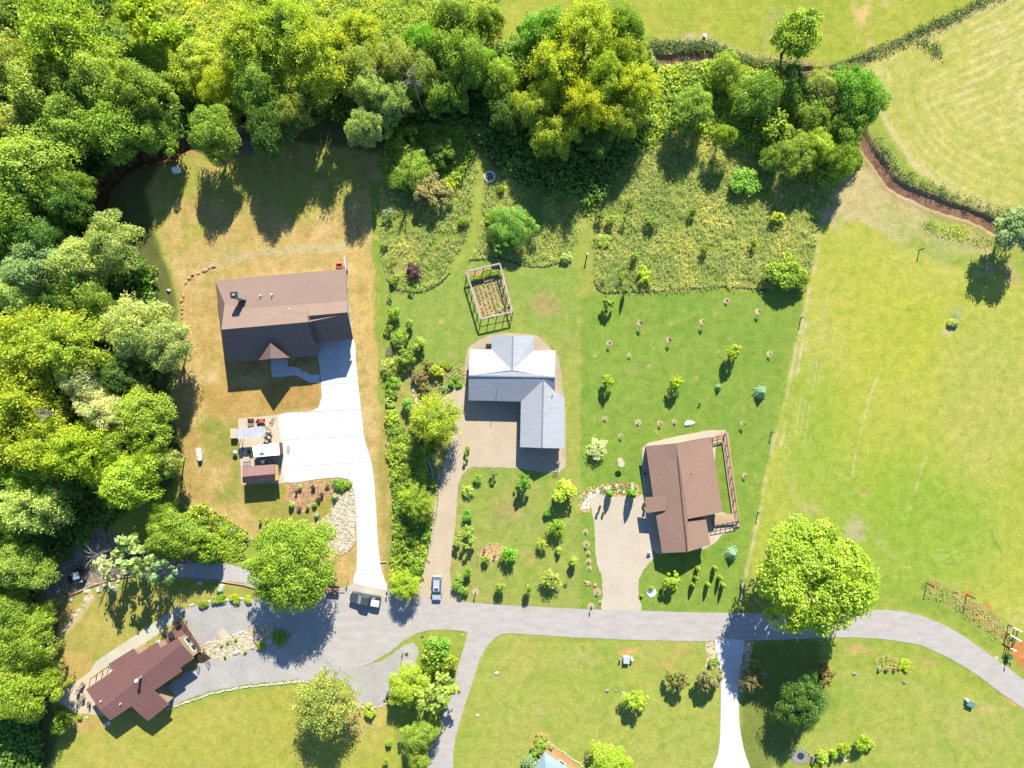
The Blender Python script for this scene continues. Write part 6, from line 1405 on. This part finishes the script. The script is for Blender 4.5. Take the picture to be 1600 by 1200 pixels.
for x, y, rr, lab, mat, cat in ((765, 276, .95, 'round white-stone fire ring beside the mown meadow path', WHITE, 'fire ring'), (97, 912, 1.0, 'stone fire ring with dark centre on the gravel yard', STONE_TAN, 'fire ring'), (1251, 1181, 1.5, 'oval stone-lined pond at the bottom beside the lime ball row', STONE_GREY, 'pond')):
    p = W(x, y); t = empty('fire_ring' if cat != 'pond' else 'garden_pond', (p.x, p.y, 0), lab, cat); n = 14
    MB().cone((p.x, p.y), rr*(.8 if cat != 'pond' else .45), rr*(.8 if cat != 'pond' else .45), 0, .06, 14).build('ash' if cat != 'pond' else 'pond_water', BED_DARK if cat != 'pond' else GLASS, t)
    for k in range(n):
        a_ = k*6.283/n; o = mobj('stone', rock_mesh(mat, k), t); o.location = (rr*math.cos(a_)*(1.1 if cat == 'pond' else 1), rr*math.sin(a_)*(.8 if cat == 'pond' else 1), .08); o.scale = (.24, .17, .2); o.rotation_euler = (0, 0, a_+1.57)
# pond edge spill of pebbles, rockery stones
def scatter_rocks(name, label, poly, n, size, mat, cat, z=.03, seed=3):
    r = random.Random(seed); xs2 = [p[0] for p in poly]; ys2 = [p[1] for p in poly]; cx = sum(xs2)/len(xs2); cy = sum(ys2)/len(ys2); c = W(cx, cy); t = empty(name, (c.x, c.y, 0), label, cat); k = 0; g = 0
    while k < n and g < n*20:
        g += 1; x = r.uniform(min(xs2), max(xs2)); y = r.uniform(min(ys2), max(ys2)); ins = False
        for i in range(len(poly)):
            (ax_, ay_), (bx2, by2) = poly[i], poly[(i+1) % len(poly)]
            if (ay_ > y) != (by2 > y) and x < (bx2-ax_)*(y-ay_)/(by2-ay_)+ax_: ins = not ins
        if not ins: continue
        q = W(x, y); w = size*r.uniform(.5, 1.4); o = mobj('stone', rock_mesh(mat, k), t); o.location = (q.x-c.x, q.y-c.y, z); o.scale = (w*.5, w*.4, w*.3); o.rotation_euler = (0, 0, r.uniform(0, 6)); k += 1
scatter_rocks('river_rocks', 'sloping bed of pale river rocks along the white driveway', [(553, 768), (555, 800), (555, 843), (545, 858), (531, 864), (522, 856), (512, 832), (522, 800), (527, 780)], 290, .5, STONE, 'river rocks')
scatter_rocks('river_rocks', 'pale stones scattered over the gravel-drive island', [(318, 1012), (335, 1000), (380, 987), (410, 977), (430, 984), (430, 1000), (390, 1014), (350, 1026)], 150, .5, STONE, 'river rocks', .05, 5)
scatter_rocks('rockery_stones', 'white stones in the straw bed above the pale gravel drive', [(907, 795), (908, 776), (918, 767), (940, 760), (990, 757), (990, 770), (945, 768), (922, 778), (920, 800)], 60, .55, WHITE, 'rockery', .03, 7)
scatter_rocks('driftstone_row', 'white stones laid in the dry channel by the hedgerow foot', [(612, 880), (617, 878), (622, 900), (617, 906), (613, 895)], 26, .5, STONE, 'stones', .03, 9)
scatter_rocks('flat_stones', 'row of small upright stones on the verge left of the gravel drive', [(909, 906), (930, 908), (930, 914), (912, 913)], 8, .9, STONE_TAN, 'stones', .1, 11)
scatter_rocks('flat_stones', 'pale stones strewn along the lane below the gravel yard edge', [(150, 912), (200, 905), (206, 912), (170, 922), (150, 925)], 14, .9, STONE, 'stones', .03, 12)

# ------------------------------------------------------------------ vegetable garden with deer frame
vg = empty('vegetable_garden', W(765, 458), 'fenced rectangular vegetable garden with rows of young plants', 'vegetable garden'); hz = 2.1
top = [(729, 424, hz), (781, 411.5, hz), (801, 487, hz), (751, 498, hz)]; Tp = [W(*p) for p in top]; G0 = [(p.x, p.y) for p in Tp]
MB().prism(G0, 0, .05).build('soil', speck('garden_soil', T(206, 164, 132), .2, 3, bmp=.8), vg)
for i in range(4):
    a_, b_ = Tp[i], Tp[(i+1) % 4]; MB().bar(a_, b_, .26, .12).build('top_rail', speck('pale_timber', T(205, 196, 188), .2), vg); MB().bar((a_.x, a_.y, 1.0), (b_.x, b_.y, 1.0), .06, .08).build('middle_rail', WOOD_GREY, vg)
    k = 4 if i % 2 == 0 else 5
    for j in range(k): q = a_.lerp(b_, j/k); MB().box((q.x, q.y, hz/2), (.14, .14, hz)).build('post', WOOD_DARK, vg)
ux = (Tp[1]-Tp[0]).normalized(); uy = (Tp[3]-Tp[0]).normalized(); Lx = (Tp[1]-Tp[0]).length; Ly = (Tp[3]-Tp[0]).length
for k in range(7):
    P_, N_, T_ = [], [], []; r = np.random.default_rng(k+70)
    for j in range(26):
        if r.random() < .2: continue
        q = Tp[0]+ux*(Lx*(.12+k*.125))+uy*(Ly*(.3+j*.025)); m_ = 9; P_.append(np.array([q.x, q.y, .15])+r.normal(0, .1, (m_, 3))*[1, 1, .5]); N_.append(r.normal(size=(m_, 3))*.4+[0, 0, .9]); T_.append(r.uniform(.3, .8, m_))
    me = leaf_mesh('plant_row', np.concatenate(P_)-np.array([vg.location.x, vg.location.y, 0]), np.concatenate(N_), .17, np.concatenate(T_), 1.6, k); o = mobj('plant_row', me, vg); o['kind'] = 'stuff'; o.color = (*[(.24, .36, .07), (.34, .42, .14), (.28, .38, .1)][k % 3], 1)
for k in range(9):
    q = Tp[0]+ux*(Lx*(.12+k*.095))+uy*(Ly*(.13+.03*math.sin(k))); o = mobj('leafy_plant', PROTO['U'][k % 4][0], vg); o.location = (q.x-vg.location.x, q.y-vg.location.y, 0); o.scale = (.75, .7, .9); o.color = tint_of('L')
for k, (f, g_) in enumerate(((.35, .95), (.62, .9), (.9, .85), (.7, .86))):
    q = Tp[0]+ux*(Lx*f)+uy*(Ly*g_); o = mobj('leafy_plant', PROTO['U'][k % 4][0], vg); o.location = (q.x-vg.location.x, q.y-vg.location.y, 0); o.scale = (.5, .4, .4); o.color = tint_of('P')

# ------------------------------------------------------------------ vehicles
def car_loft(secs, mat, name, parent, bevel=.05):
    """secs: (x, half_width_low, half_width_high, z_low, z_high)"""
    v = []; f = []
    for x, wl, wh, z0, z1 in secs: v += [(x, -wl, z0), (x, wl, z0), (x, wl*1.02, (z0*.45+z1*.55)), (x, wh, z1), (x, -wh, z1), (x, -wl*1.02, (z0*.45+z1*.55))]
    n = len(secs)
    for i in range(n-1):
        for j in range(6): f.append((i*6+j, (i+1)*6+j, (i+1)*6+(j+1) % 6, i*6+(j+1) % 6))
    f += [(5, 4, 3, 2, 1, 0), tuple((n-1)*6+j for j in range(6))]
    m = MB().add(v, f); o = m.build(name, mat, parent, True)
    bm = bmesh.new(); bm.from_mesh(o.data); bmesh.ops.recalc_face_normals(bm, faces=bm.faces[:]); bm.to_mesh(o.data); bm.free()
    if bevel: b_ = o.modifiers.new('bevel', 'BEVEL'); b_.width = bevel; b_.segments = 2; b_.limit_method = 'ANGLE'
    return o
def wheels(xa, xb, y, r_, parent):
    for x in (xa, xb):
        for s_ in (-1, 1):
            w_ = MB().tube([(x, s_*y-.12, r_), (x, s_*y+.12, r_)], [r_, r_], 16).build('wheel', RUBBER, parent, True)
            MB().tube([(x, s_*(y+.12), r_), (x, s_*(y+.14), r_)], [r_*.55, r_*.5], 10).build('rim', STEEL, w_, True)
def quad(name, pts, mat, parent, t=.02):
    a_, b_, c_ = Vector(pts[0]), Vector(pts[1]), Vector(pts[2]); n = (b_-a_).cross(c_-a_).normalized()*t
    if n.z < 0: n = -n
    k = len(pts); MB().add([Vector(p)-n for p in pts]+[Vector(p)+n for p in pts], [tuple(range(k)), tuple(range(2*k-1, k-1, -1))]+[(i, k+i, k+(i+1) % k, (i+1) % k) for i in range(k)]).build(name, mat, parent, True)
# pickup (front to -x in its own frame: hood at the left in the photo)
p = W(572, 934.5); pk_ = empty('pickup_truck', (p.x, p.y, .05), 'dark pickup truck with pale cargo in its bed, parked at the white driveway mouth', 'pickup truck', rz=R(180-10))
car_loft([(2.85, .80, .70, .45, .95), (2.6, .97, .86, .4, 1.08), (1.2, 1.0, .92, .38, 1.2), (-2.75, 1.0, .94, .4, 1.2), (-2.9, .96, .9, .5, 1.15)], CHARCOAL, 'body', pk_)
car_loft([(1.25, .92, .86, 1.15, 1.2), (.55, .92, .72, 1.15, 1.85), (-.75, .92, .72, 1.15, 1.9), (-1.0, .92, .84, 1.15, 1.25)], CHARCOAL, 'cab', pk_, .04)
quad('windshield', [(1.22, -.8, 1.24), (1.22, .8, 1.24), (.62, .68, 1.82), (.62, -.68, 1.82)], plain('pale_windshield', (.16, .22, .2), .1), pk_)
quad('rear_window', [(-.98, -.72, 1.3), (-.98, .72, 1.3), (-.80, .62, 1.82), (-.80, -.62, 1.82)], GLASS, pk_)
for s_ in (-1, 1): quad('side_window', [(.9, s_*.93, 1.28), (-.75, s_*.93, 1.28), (-.65, s_*.79, 1.78), (.5, s_*.79, 1.78)], GLASS, pk_); MB().box((.95, s_*1.08, 1.25), (.15, .22, .16)).build('mirror', CHARCOAL, pk_, True); MB().box((2.8, s_*.7, .85), (.12, .35, .18)).build('headlight', WHITE, pk_, True); MB().box((-2.88, s_*.85, .95), (.06, .14, .4)).build('tail_light', RED, pk_, True)
MB().box((-2.0, 0, 1.16), (1.65, 1.7, .1)).build('bed_floor', BLACK, pk_, True); MB().box((-2.0, .25, 1.28), (1.5, 1.15, .2)).build('cargo_cover', plain('grey_white_cover', (.42, .42, .44), .6), pk_, True)
MB().box((-1.6, -.55, 1.3), (.6, .35, .2)).build('cargo_bundle', STEEL, pk_, True)
wheels(1.8, -1.8, .9, .38, pk_)
# silver car (nose to the south)
p = W(683, 916.5); sc_ = empty('parked_car', (p.x, p.y, .04), 'silver-white station car with sunroof, parked nose to the road on the tan driveway', 'car', rz=R(-91))
car_loft([(2.35, .62, .5, .4, .72), (2.15, .82, .68, .3, .85), (1.2, .9, .8, .28, 1.0), (-1.9, .9, .82, .28, 1.05), (-2.3, .8, .74, .4, .98)], SILVER, 'body', sc_)
car_loft([(1.2, .82, .76, .95, 1.0), (.45, .82, .64, .95, 1.48), (-1.5, .82, .62, .95, 1.52), (-2.15, .8, .7, .95, 1.02)], plain('car_glass_band', (.05, .06, .07), .1), 'glasshouse', sc_, .03)
MB().box((-.55, 0, 1.53), (2.0, 1.2, .05)).build('roof_panel', SILVER, sc_, True, bevel=.02)
quad('windshield', [(1.12, -.7, 1.08), (1.12, .7, 1.08), (.52, .6, 1.47), (.52, -.6, 1.47)], plain('tinted_glass', (.06, .12, .13), .08), sc_); MB().box((.1, 0, 1.57), (.45, .75, .03)).build('sunroof', GLASS, sc_, True)
for s_ in (-1, 1): MB().box((-.6, s_*.56, 1.58), (1.7, .05, .05)).build('roof_rail', STEEL, sc_, True); MB().box((.75, s_*.98, 1.0), (.15, .18, .13)).build('mirror', SILVER, sc_, True); MB().box((2.2, s_*.6, .68), (.18, .3, .14)).build('headlight', WHITE, sc_, True)
MB().box((-.75, 0, 1.57), (.04, 1.1, .04)).build('crossbar', STEEL, sc_, True); MB().box((-1.2, 0, 1.57), (.04, 1.1, .04)).build('crossbar', STEEL, sc_, True)
wheels(1.4, -1.4, .82, .33, sc_)
# utility vehicle on the gravel yard
p = W(127.5, 897); uv = empty('utility_vehicle', (p.x, p.y, .03), 'dark off-road buggy with blue-grey roof on the gravel yard', 'utility vehicle', rz=R(-72))
car_loft([(1.45, .5, .4, .45, .8), (.7, .65, .6, .35, .95), (-1.3, .65, .6, .4, .8)], BLACK, 'body', uv); MB().box((-.15, 0, 1.75), (1.3, 1.25, .06)).build('roof_panel', plain('blue_grey_roof', (.16, .19, .24), .3), uv, True)
for x in (.45, -.75):
    for s_ in (-.55, .55): MB().bar((x, s_, .8), (x*.9, s_, 1.74), .05).build('roll_bar', BLACK, uv, True)
MB().box((-.2, 0, .95), (.5, 1.0, .12)).build('seat', BLACK, uv, True); MB().box((1.2, 0, 1.0), (.3, .7, .04)).build('hood_plate', plain('white_blue', (.4, .45, .55), .4), uv, True); wheels(1.0, -.9, .6, .32, uv)
bench(111.5, 905, 'dark bench beside the stone fire ring on the gravel yard', 1.3, R(-65), BLACK)
# loaded trailer at the lane end
p = W(521, 920.5); tl = empty('utility_trailer', (p.x, p.y, .04), 'small trailer loaded with scrap wood beside the big lane tree', 'trailer', rz=R(-3))
MB().box((0, 0, .55), (2.4, 1.5, .08)).build('bed_floor', WOOD, tl, True); MB().bar((1.2, 0, .5), (2.2, .0, .45), .09).build('drawbar', STEEL, tl, True)
for s_ in (-.75, .75): MB().box((0, s_, .72), (2.4, .05, .3)).build('side_board', BLACK, tl, True); MB().tube([(0, s_*1.15-.09, .32), (0, s_*1.15+.09, .32)], [.32, .32], 12).build('wheel', RUBBER, tl, True)
for k in range(9): MB().bar((rnd.uniform(-1.1, .2), rnd.uniform(-.6, .6), .7+k*.04), (rnd.uniform(.2, 1.3), rnd.uniform(-.6, .6), .7+k*.05), rnd.uniform(.08, .22), .08).build('scrap_board', rnd.choice([WOOD, WOOD_GREY, WOOD_DARK, STONE]), tl, True)

# ------------------------------------------------------------------ mailboxes, posts, boxes and poles
def mailbox(px, py, label, mat=BLACK, base=None):
    p = W(px, py); t = empty('mailbox', p, label, 'mailbox'); MB().box((p.x, p.y, .55), (.11, .11, 1.1)).build('post', WOOD_DARK, t)
    MB().box((p.x, p.y-.1, 1.15), (.25, .55, .2)).build('box', mat, t, bevel=.05); MB().box((p.x, p.y-.38, 1.15), (.2, .03, .18)).build('door', mat, t); MB().box((p.x+.14, p.y, 1.32), (.02, .05, .18)).build('flag', RED, t)
    if base: MB().cone((p.x, p.y), .7, .7, 0, .05, 12).build('mulch_ring', MULCH, t)
mailbox(543.5, 907, 'mailbox with a yellow top left of the white driveway apron', YELLOW); mailbox(605.5, 924, 'black mailbox right of the white driveway mouth'); mailbox(743, 925, 'mailbox in a mulch ring at the road by the clipped shrubs', base=1); mailbox(923, 947, 'mailbox in a mulch ring left of the pale gravel drive', base=1)
def post(px, py, h, label, mat=WOOD_GREY, name='wooden_post', cat='post', w=.16):
    p = W(px, py); t = empty(name, p, label, cat); MB().box((p.x, p.y, h/2), (w, w, h)).build('shaft', mat, t); MB().box((p.x, p.y, h+.04), (w*1.6, w*1.6, .08)).build('cap', mat, t)
post(1205, 675, 1.5, 'dark wooden fence post by the pasture, middle of the line'); post(1251, 497, 1.5, 'dark wooden fence post by the pasture, upper one'); post(1184, 800, 1.5, 'dark wooden fence post by the pasture, lower one'); post(1436, 391, 1.4, 'lone dark post in the pasture below the creek scrub', WOOD_DARK); post(1448, 911, 2.2, 'tall dark post left of the roadside weed bank', WOOD_DARK); post(1510, 929, 2.4, 'tall dark post in the middle of the weed bank', WOOD_DARK); post(630, 1020, 2.2, 'thin dark marker post on the turnaround gravel', BLACK, w=.1)
post(917, 399, 1.6, 'birdhouse post with pale top on the mown strip', STONE, 'birdhouse_post', 'birdhouse', .22)
bp = empty('bird_feeder', W(969, 722), 'round pale dish on a pole on the lawn left of the right-hand house', 'bird feeder'); p = W(969, 723); MB().cone((p.x, p.y), .04, .04, 0, 1.5, 8).build('pole', BLACK, bp); MB().cone((p.x, p.y), .25, .62, 1.45, 1.55, 18).build('dish', CONCRETE_TAN, bp)
MB().cone((W(969,719).x, W(969,719).y), .5, .5, 0, .04, 14).build('base_ring', CONCRETE_TAN, bp)
def ubox(px, py, w, d, h, label, mat, rz=0, name='utility_box'):
    p = W(px, py); t = empty(name, p, label, 'utility box'); MB().box((p.x, p.y, h/2), (w, d, h), R(rz), taper=.95).build('cabinet', mat, t, bevel=.03); MB().box((p.x, p.y, h+.03), (w*1.05, d*1.05, .06), R(rz)).build('lid', mat, t); MB().box((p.x, p.y, .04), (w*1.2, d*1.25, .08), R(rz)).build('pad', CONCRETE_OLD, t)
ubox(978, 1029.5, 1.1, 1.1, .8, 'pale grey transformer cabinet on the lawn across the road', plain('pale_grey_green', T(205, 215, 220, 2.4), .4)); ubox(968.5, 1030, .3, .3, .7, 'small brown pedestal left of the transformer cabinet', WOOD_GREY); ubox(986.5, 1028, .4, .35, .9, 'small white pedestal right of the transformer cabinet', WHITE)
ubox(1514, 1098, 1.4, 1.0, .7, 'pale green transformer cabinet on the far right lawn', GREEN_PAINT, -25); ubox(1508, 1092, .3, .3, .8, 'small white pedestal beside the pale green cabinet', WHITE); ubox(277.5, 267, 1.3, .9, .8, 'white utility box alone on the shaded lawn top left', WHITE, 10); ubox(1100, 58, .5, .5, .8, 'small white box on the mown field by the pond bank', WHITE)
ubox(662, 1190, .01, .01, .01, 'x', WHITE) if False else None
up = empty('fence_brace', W(1586, 998), 'white-topped crossbars on dark posts at the right edge by the red soil', 'fence brace')
for (xa, ya), (xb, yb) in (((1583, 980), (1597, 987)), ((1579, 992), (1596, 1002)), ((1579, 1013), (1588, 1017))):
    p, q = W(xa, ya, 1.7), W(xb, yb, 1.7); MB().bar(p, q, .2, .12).build('crossbar', WHITE, up)
    for e in (p.lerp(q, .15), p.lerp(q, .85)): MB().box((e.x, e.y, .8), (.16, .16, 1.6)).build('post', WOOD_DARK, up)
MB().bar(W(1591, 984, 1.55), W(1582, 1012, 1.55), .14).build('brace_rail', WOOD_DARK, up)
tbn = empty('green_bin', W(1573, 1025), 'dark green bin at the roadside below the utility pole', 'bin'); p = W(1573, 1024); MB().box((p.x, p.y, .5), (.6, .6, 1.0), R(20), taper=1.15).build('bin_body', plain('dark_green', (.02, .09, .04), .5), tbn); MB().box((p.x, p.y, 1.04), (.75, .75, .08), R(20)).build('lid', plain('dark_green', (.02, .09, .04), .5), tbn)
mailbox(1571, 1033, 'black mailbox on the far right road bend below the green bin')
# clothes-line pole by the lime balls, seat by pond
lp = empty('leaning_pole', W(1315, 1183), 'thin white leaning pole in front of the lime ball row', 'pole'); MB().bar((*W(1308, 1173).xy, .8), (*W(1321, 1190).xy, .1), .08).build('shaft', WHITE, lp); MB().bar((*W(1318, 1190).xy, .1), (*W(1324, 1187).xy, .1), .06).build('foot', WHITE, lp)
bench(1269, 1186, 'pale metal bench between the stone pond and lime balls', 1.4, R(80), STEEL)
# planters with shrubs on the driveways
def planter(px, py, r_, label, tint, mat=BLACK):
    p = W(px, py); t = empty('potted_plant', p, label, 'potted plant'); MB().cone((p.x, p.y), r_*.7, r_, 0, .5, 12).build('pot', mat, t); o = mobj('foliage', PROTO['U'][rnd.randrange(4)][0], t); o.location = (0, 0, .35); o.scale = (r_*1.3, r_*1.3, .8); o.color = tint_of(tint)
for x, y, r_, lab, ti, mt in ((731, 700, .4, 'potted bush at the top of the driveway planter row', 'L', STONE_GREY), (728, 708, .35, 'potted bush second in the driveway planter row', 'G', STONE_GREY), (730, 716, .3, 'potted bush third in the driveway planter row', 'O', STONE_GREY), (726, 723, .25, 'white pot at the foot of the driveway planter row', 'P', WHITE), (937, 791, .22, 'tall pot plant left on the pale gravel yard', 'D', BLACK), (933, 801, .22, 'dark pot plant lower left on the pale gravel yard', 'D', WHITE), (942, 801, .22, 'dark pot plant lower right on the pale gravel yard', 'D', BLACK), (1006, 786, .25, 'orange-flowered pot at the entry of the right-hand house', 'R', WOOD), (1007, 796, .22, 'yellow pot by the entry of the right-hand house', 'A', YELLOW),
      (470, 760, .35, 'white-flowered pot upper left in the rock garden', 'P', WHITE), (491, 760, .35, 'white rock with plant at the top of the rock garden', 'V', WHITE), (504, 772, .3, 'purple-grey plant pot right in the rock garden', 'V', STONE_GREY), (500, 779, .25, 'purple pot under the purple-grey one in the rock garden', 'V', STONE_GREY), (458, 786, .3, 'green-white pot at the rock garden lower left', 'P', WHITE), (469, 792, .35, 'red-flowered pot on the rock garden lower rim', 'R', RED), (482, 791, .3, 'grey-white pot right of the red-flowered pot', 'G', WHITE), (464, 768, .2, 'small dark figurine pot left in the rock garden', 'V', BLACK)): planter(x, y, r_, lab, ti, mt)
# twig fence, logs, dead branches, brush pile, foot bridge
wf = empty('timber_edging', W(230, 905), 'long log edging between the gravel lane and the dry garden', 'log edging')
EP = [(60, 938), (90, 936), (115, 928), (150, 913), (190, 902), (225, 898), (265, 902), (300, 905), (345, 908), (382, 914), (420, 925)]
for a_, b_ in zip(EP, EP[1:]): p, q = W(*a_), W(*b_); MB().tube([(p.x, p.y, .15), (q.x, q.y, .15)], [.13, .11], 7).build('log', WOOD, wf)
fb = empty('foot_bridge', W(155, 810), 'weathered plank footbridge leading under the trees', 'footbridge')
A_, B_ = W(146, 775, .4), W(158, 838, .4); d_ = (B_-A_).normalized(); s2 = Vector((-d_.y, d_.x, 0)); L = (B_-A_).length; k = 0
while k*.28 < L: q = A_+d_*(k*.28); MB().box((q.x, q.y, .42), (1.9, .25, .06), math.atan2(s2.y, s2.x)+rnd.uniform(-.02, .02)).build('plank', WOOD_GREY, fb); k += 1
for s_ in (-1, 1):
    MB().bar(A_+s2*s_*1.0+Vector((0, 0, .9)), B_+s2*s_*1.0+Vector((0, 0, .9)), .09).build('handrail', WOOD, fb)
    for j in range(4): q = A_.lerp(B_, j/3)+s2*s_*1.0; MB().box((q.x, q.y, .7), (.1, .1, 1.3)).build('post', WOOD, fb)
def log(a_, b_, r0, r1, z, label, mat=WOOD_GREY, name='fallen_trunk'):
    p, q = W(*a_), W(*b_); m = MB().tube([(p.x, p.y, z), ((p.x+q.x)/2, (p.y+q.y)/2+.15, z+.1), (q.x, q.y, z)], [r0, (r0+r1)/2, r1], 8); return tag(m.build(name, mat), label, 'log')
PALEBARK = speck('pale_bark', T(165, 158, 150), .25)
log((218, 782), (262, 794), .14, .28, 3.2, 'white fallen trunk poking from the lime trees at the yard corner', PALEBARK); log((38, 883), (72, 878), .2, .3, .4, 'grey log in the dark corner left of the gravel yard'); log((85, 962), (70, 1012), .12, .2, .3, 'dark pole lying down the bank by the left trees', WOOD_DARK); log((82, 1050), (88, 1062), .2, .25, .3, 'short grey log left of the patio')
log((1335, 212), (1352, 206), .12, .06, .2, 'bare branch lying over the muddy creek bend', PALEBARK)
bpile = empty('brush_pile', W(382, 230), 'heap of grey cut branches beside the round creek tree', 'brush pile')
for k in range(70):
    x, y = rnd.uniform(-2.4, 2.6), rnd.uniform(-1.3, 1.3); a_ = R(60)+rnd.gauss(0, .35); l_ = rnd.uniform(.8, 2.0); z = rnd.uniform(.15, .9)*(1-abs(x)/4)
    MB().tube([(x-l_/2*math.cos(a_), y-l_/2*math.sin(a_), z*.6), (x+l_/2*math.cos(a_), y+l_/2*math.sin(a_), z)], [.08, .04], 5).build('branch', PALEBARK, bpile, True)
def dead(px, py, z, r_, label, n=14, seed=1):
    r = random.Random(seed); p = W(px, py, z); t = empty('dead_branches', (p.x, p.y, 0), label, 'dead branches'); m = MB()
    m.tube([(p.x, p.y, 0), (p.x, p.y, z)], [.16, .1], 6)
    for k in range(n):
        a_ = r.uniform(0, 6.28); e = Vector((p.x+math.cos(a_)*r_*r.uniform(.4, 1), p.y+math.sin(a_)*r_*r.uniform(.4, 1), z+r.uniform(.2, 1.2))); m.tube([(p.x, p.y, z*.85), (Vector((p.x, p.y, z)).lerp(e, .5)+Vector((r.uniform(-.2, .2), r.uniform(-.2, .2), .1))), e], [.07, .05, .02], 4)
        e2 = e+Vector((r.uniform(-.6, .6), r.uniform(-.6, .6), .2)); m.tube([Vector((p.x, p.y, z)).lerp(e, .55), e2], [.035, .012], 4)
    m.build('bare_limbs', PALEBARK, t)
dead(71, 645, 15.5, 1.6, 'tangle of bare grey branches in the left yellow canopy', 16, 2); dead(645, 125, 15.5, 2.2, 'silvery dead twigs between the flowering and vine-hung trees', 18, 3); dead(586, 110, 15.8, 1.2, 'bare pale limb beside the flowering tree head', 6, 4); dead(1022, 122, 7, 1.8, 'grey bare twigs beside the central clump at the creek pond', 14, 5); dead(150, 868, 6, 2.6, 'bare grey twigs over the gravel yard by the silvery tree', 12, 6); dead(172, 888, 6, 2.2, 'leafless twig crown beside the buggy on the gravel yard', 9, 7); dead(1212, 966, 12, 1.4, 'bare grey branches showing in the huge road tree left side', 8, 8)
# drain pipe and wire
def pipe(path, r_, mat, name, label, cat, z=.25):
    pts = [W(*p) for p in path]; m = MB().tube([(p.x, p.y, z) for p in pts], [r_]*len(pts), 8); tag(m.build(name, mat, smooth=True), label, cat)
pipe([(670, 716), (670, 724), (675, 735), (676, 745), (672, 755), (671, 770), (664, 790), (661, 806)], .2, plain('pale_blue_pipe', T(150, 175, 200), .5), 'drain_pipe', 'pale blue winding drain pipe through the hedgerow', 'drain pipe'); pipe([(658, 826), (656, 850), (655, 878)], .13, plain('pale_pipe', T(220, 215, 200), .5), 'drain_pipe', 'straight pale pipe lying low in the hedgerow', 'drain pipe')
fn = empty('wire_fence', W(340, 830), 'thin wire garden fence curving under the dry yard', 'fence'); FP = [(280, 778), (303, 797), (330, 812), (360, 826), (400, 842)]
for a_, b_ in zip(FP, FP[1:]):
    p, q = W(*a_), W(*b_); MB().box((p.x, p.y, .6), (.09, .09, 1.2)).build('post', WOOD_GREY, fn)
    for z in (.4, .75, 1.1): MB().bar((p.x, p.y, z), (q.x, q.y, z), .03).build('wire', STEEL, fn)
gt = empty('wooden_gate', W(1163, 925), 'short timber fence corner in the shade of the huge road tree', 'fence')
for a_, b_ in (((1158, 906), (1159, 918)), ((1159, 918), (1167, 917)), ((1158, 918), (1155, 935))):
    p, q = W(*a_), W(*b_)
    for z in (.5, 1.0): MB().bar((p.x, p.y, z), (q.x, q.y, z), .12).build('rail', STONE, gt)
    MB().box((p.x, p.y, .6), (.14, .14, 1.2)).build('post', WOOD_GREY, gt)
tb = empty('wood_stack', W(610, 549), 'small stack of dark boards by the left border shrubs', 'wood stack')
for k in range(6): p = W(604+k*1.8, 549); MB().box((p.x, p.y, .15+.06*(k % 3)), (.14, 1.5, .12), R(-12+k*4)).build('board', WOOD_DARK if k % 2 else WOOD_GREY, tb)
bd = empty('low_barrier', W(611, 878), 'short pale pole lying right of the white driveway', 'pole'); MB().bar((*W(594, 877.5).xy, .3), (*W(604, 876.5).xy, .3), .1).build('bar', STONE, bd)
rk = empty('brick_pile', W(607, 1094), 'small reddish rubble heap at the turnaround edge', 'rubble')
for k in range(12): p = W(606+rnd.uniform(-6, 6), 1092+rnd.uniform(-4, 4)); MB().box((p.x, p.y, .12), (rnd.uniform(.2, .45), .2, .2), rnd.uniform(0, 3)).build('block', rnd.choice([RED, STONE_TAN, WOOD_DARK]), rk)
mc = empty('manhole_cover', W(635, 1023), 'small dark drain cover on the turnaround gravel', 'drain cover'); p = W(635.5, 1022.5); MB().cone((p.x, p.y), .35, .33, .03, .09, 14).build('cover', STONE_DARK, mc)
mc = empty('tar_patch', W(450, 703), 'dark oval tar patch on the white driveway slab', 'tar patch'); p = W(450.5, 703.5); m = MB(); m.prism([(p.x+.35*math.cos(i*.524), p.y+.95*math.sin(i*.524)) for i in range(12)], .085, .094); m.build('patch', speck('tar', T(196, 196, 200), .1), mc)
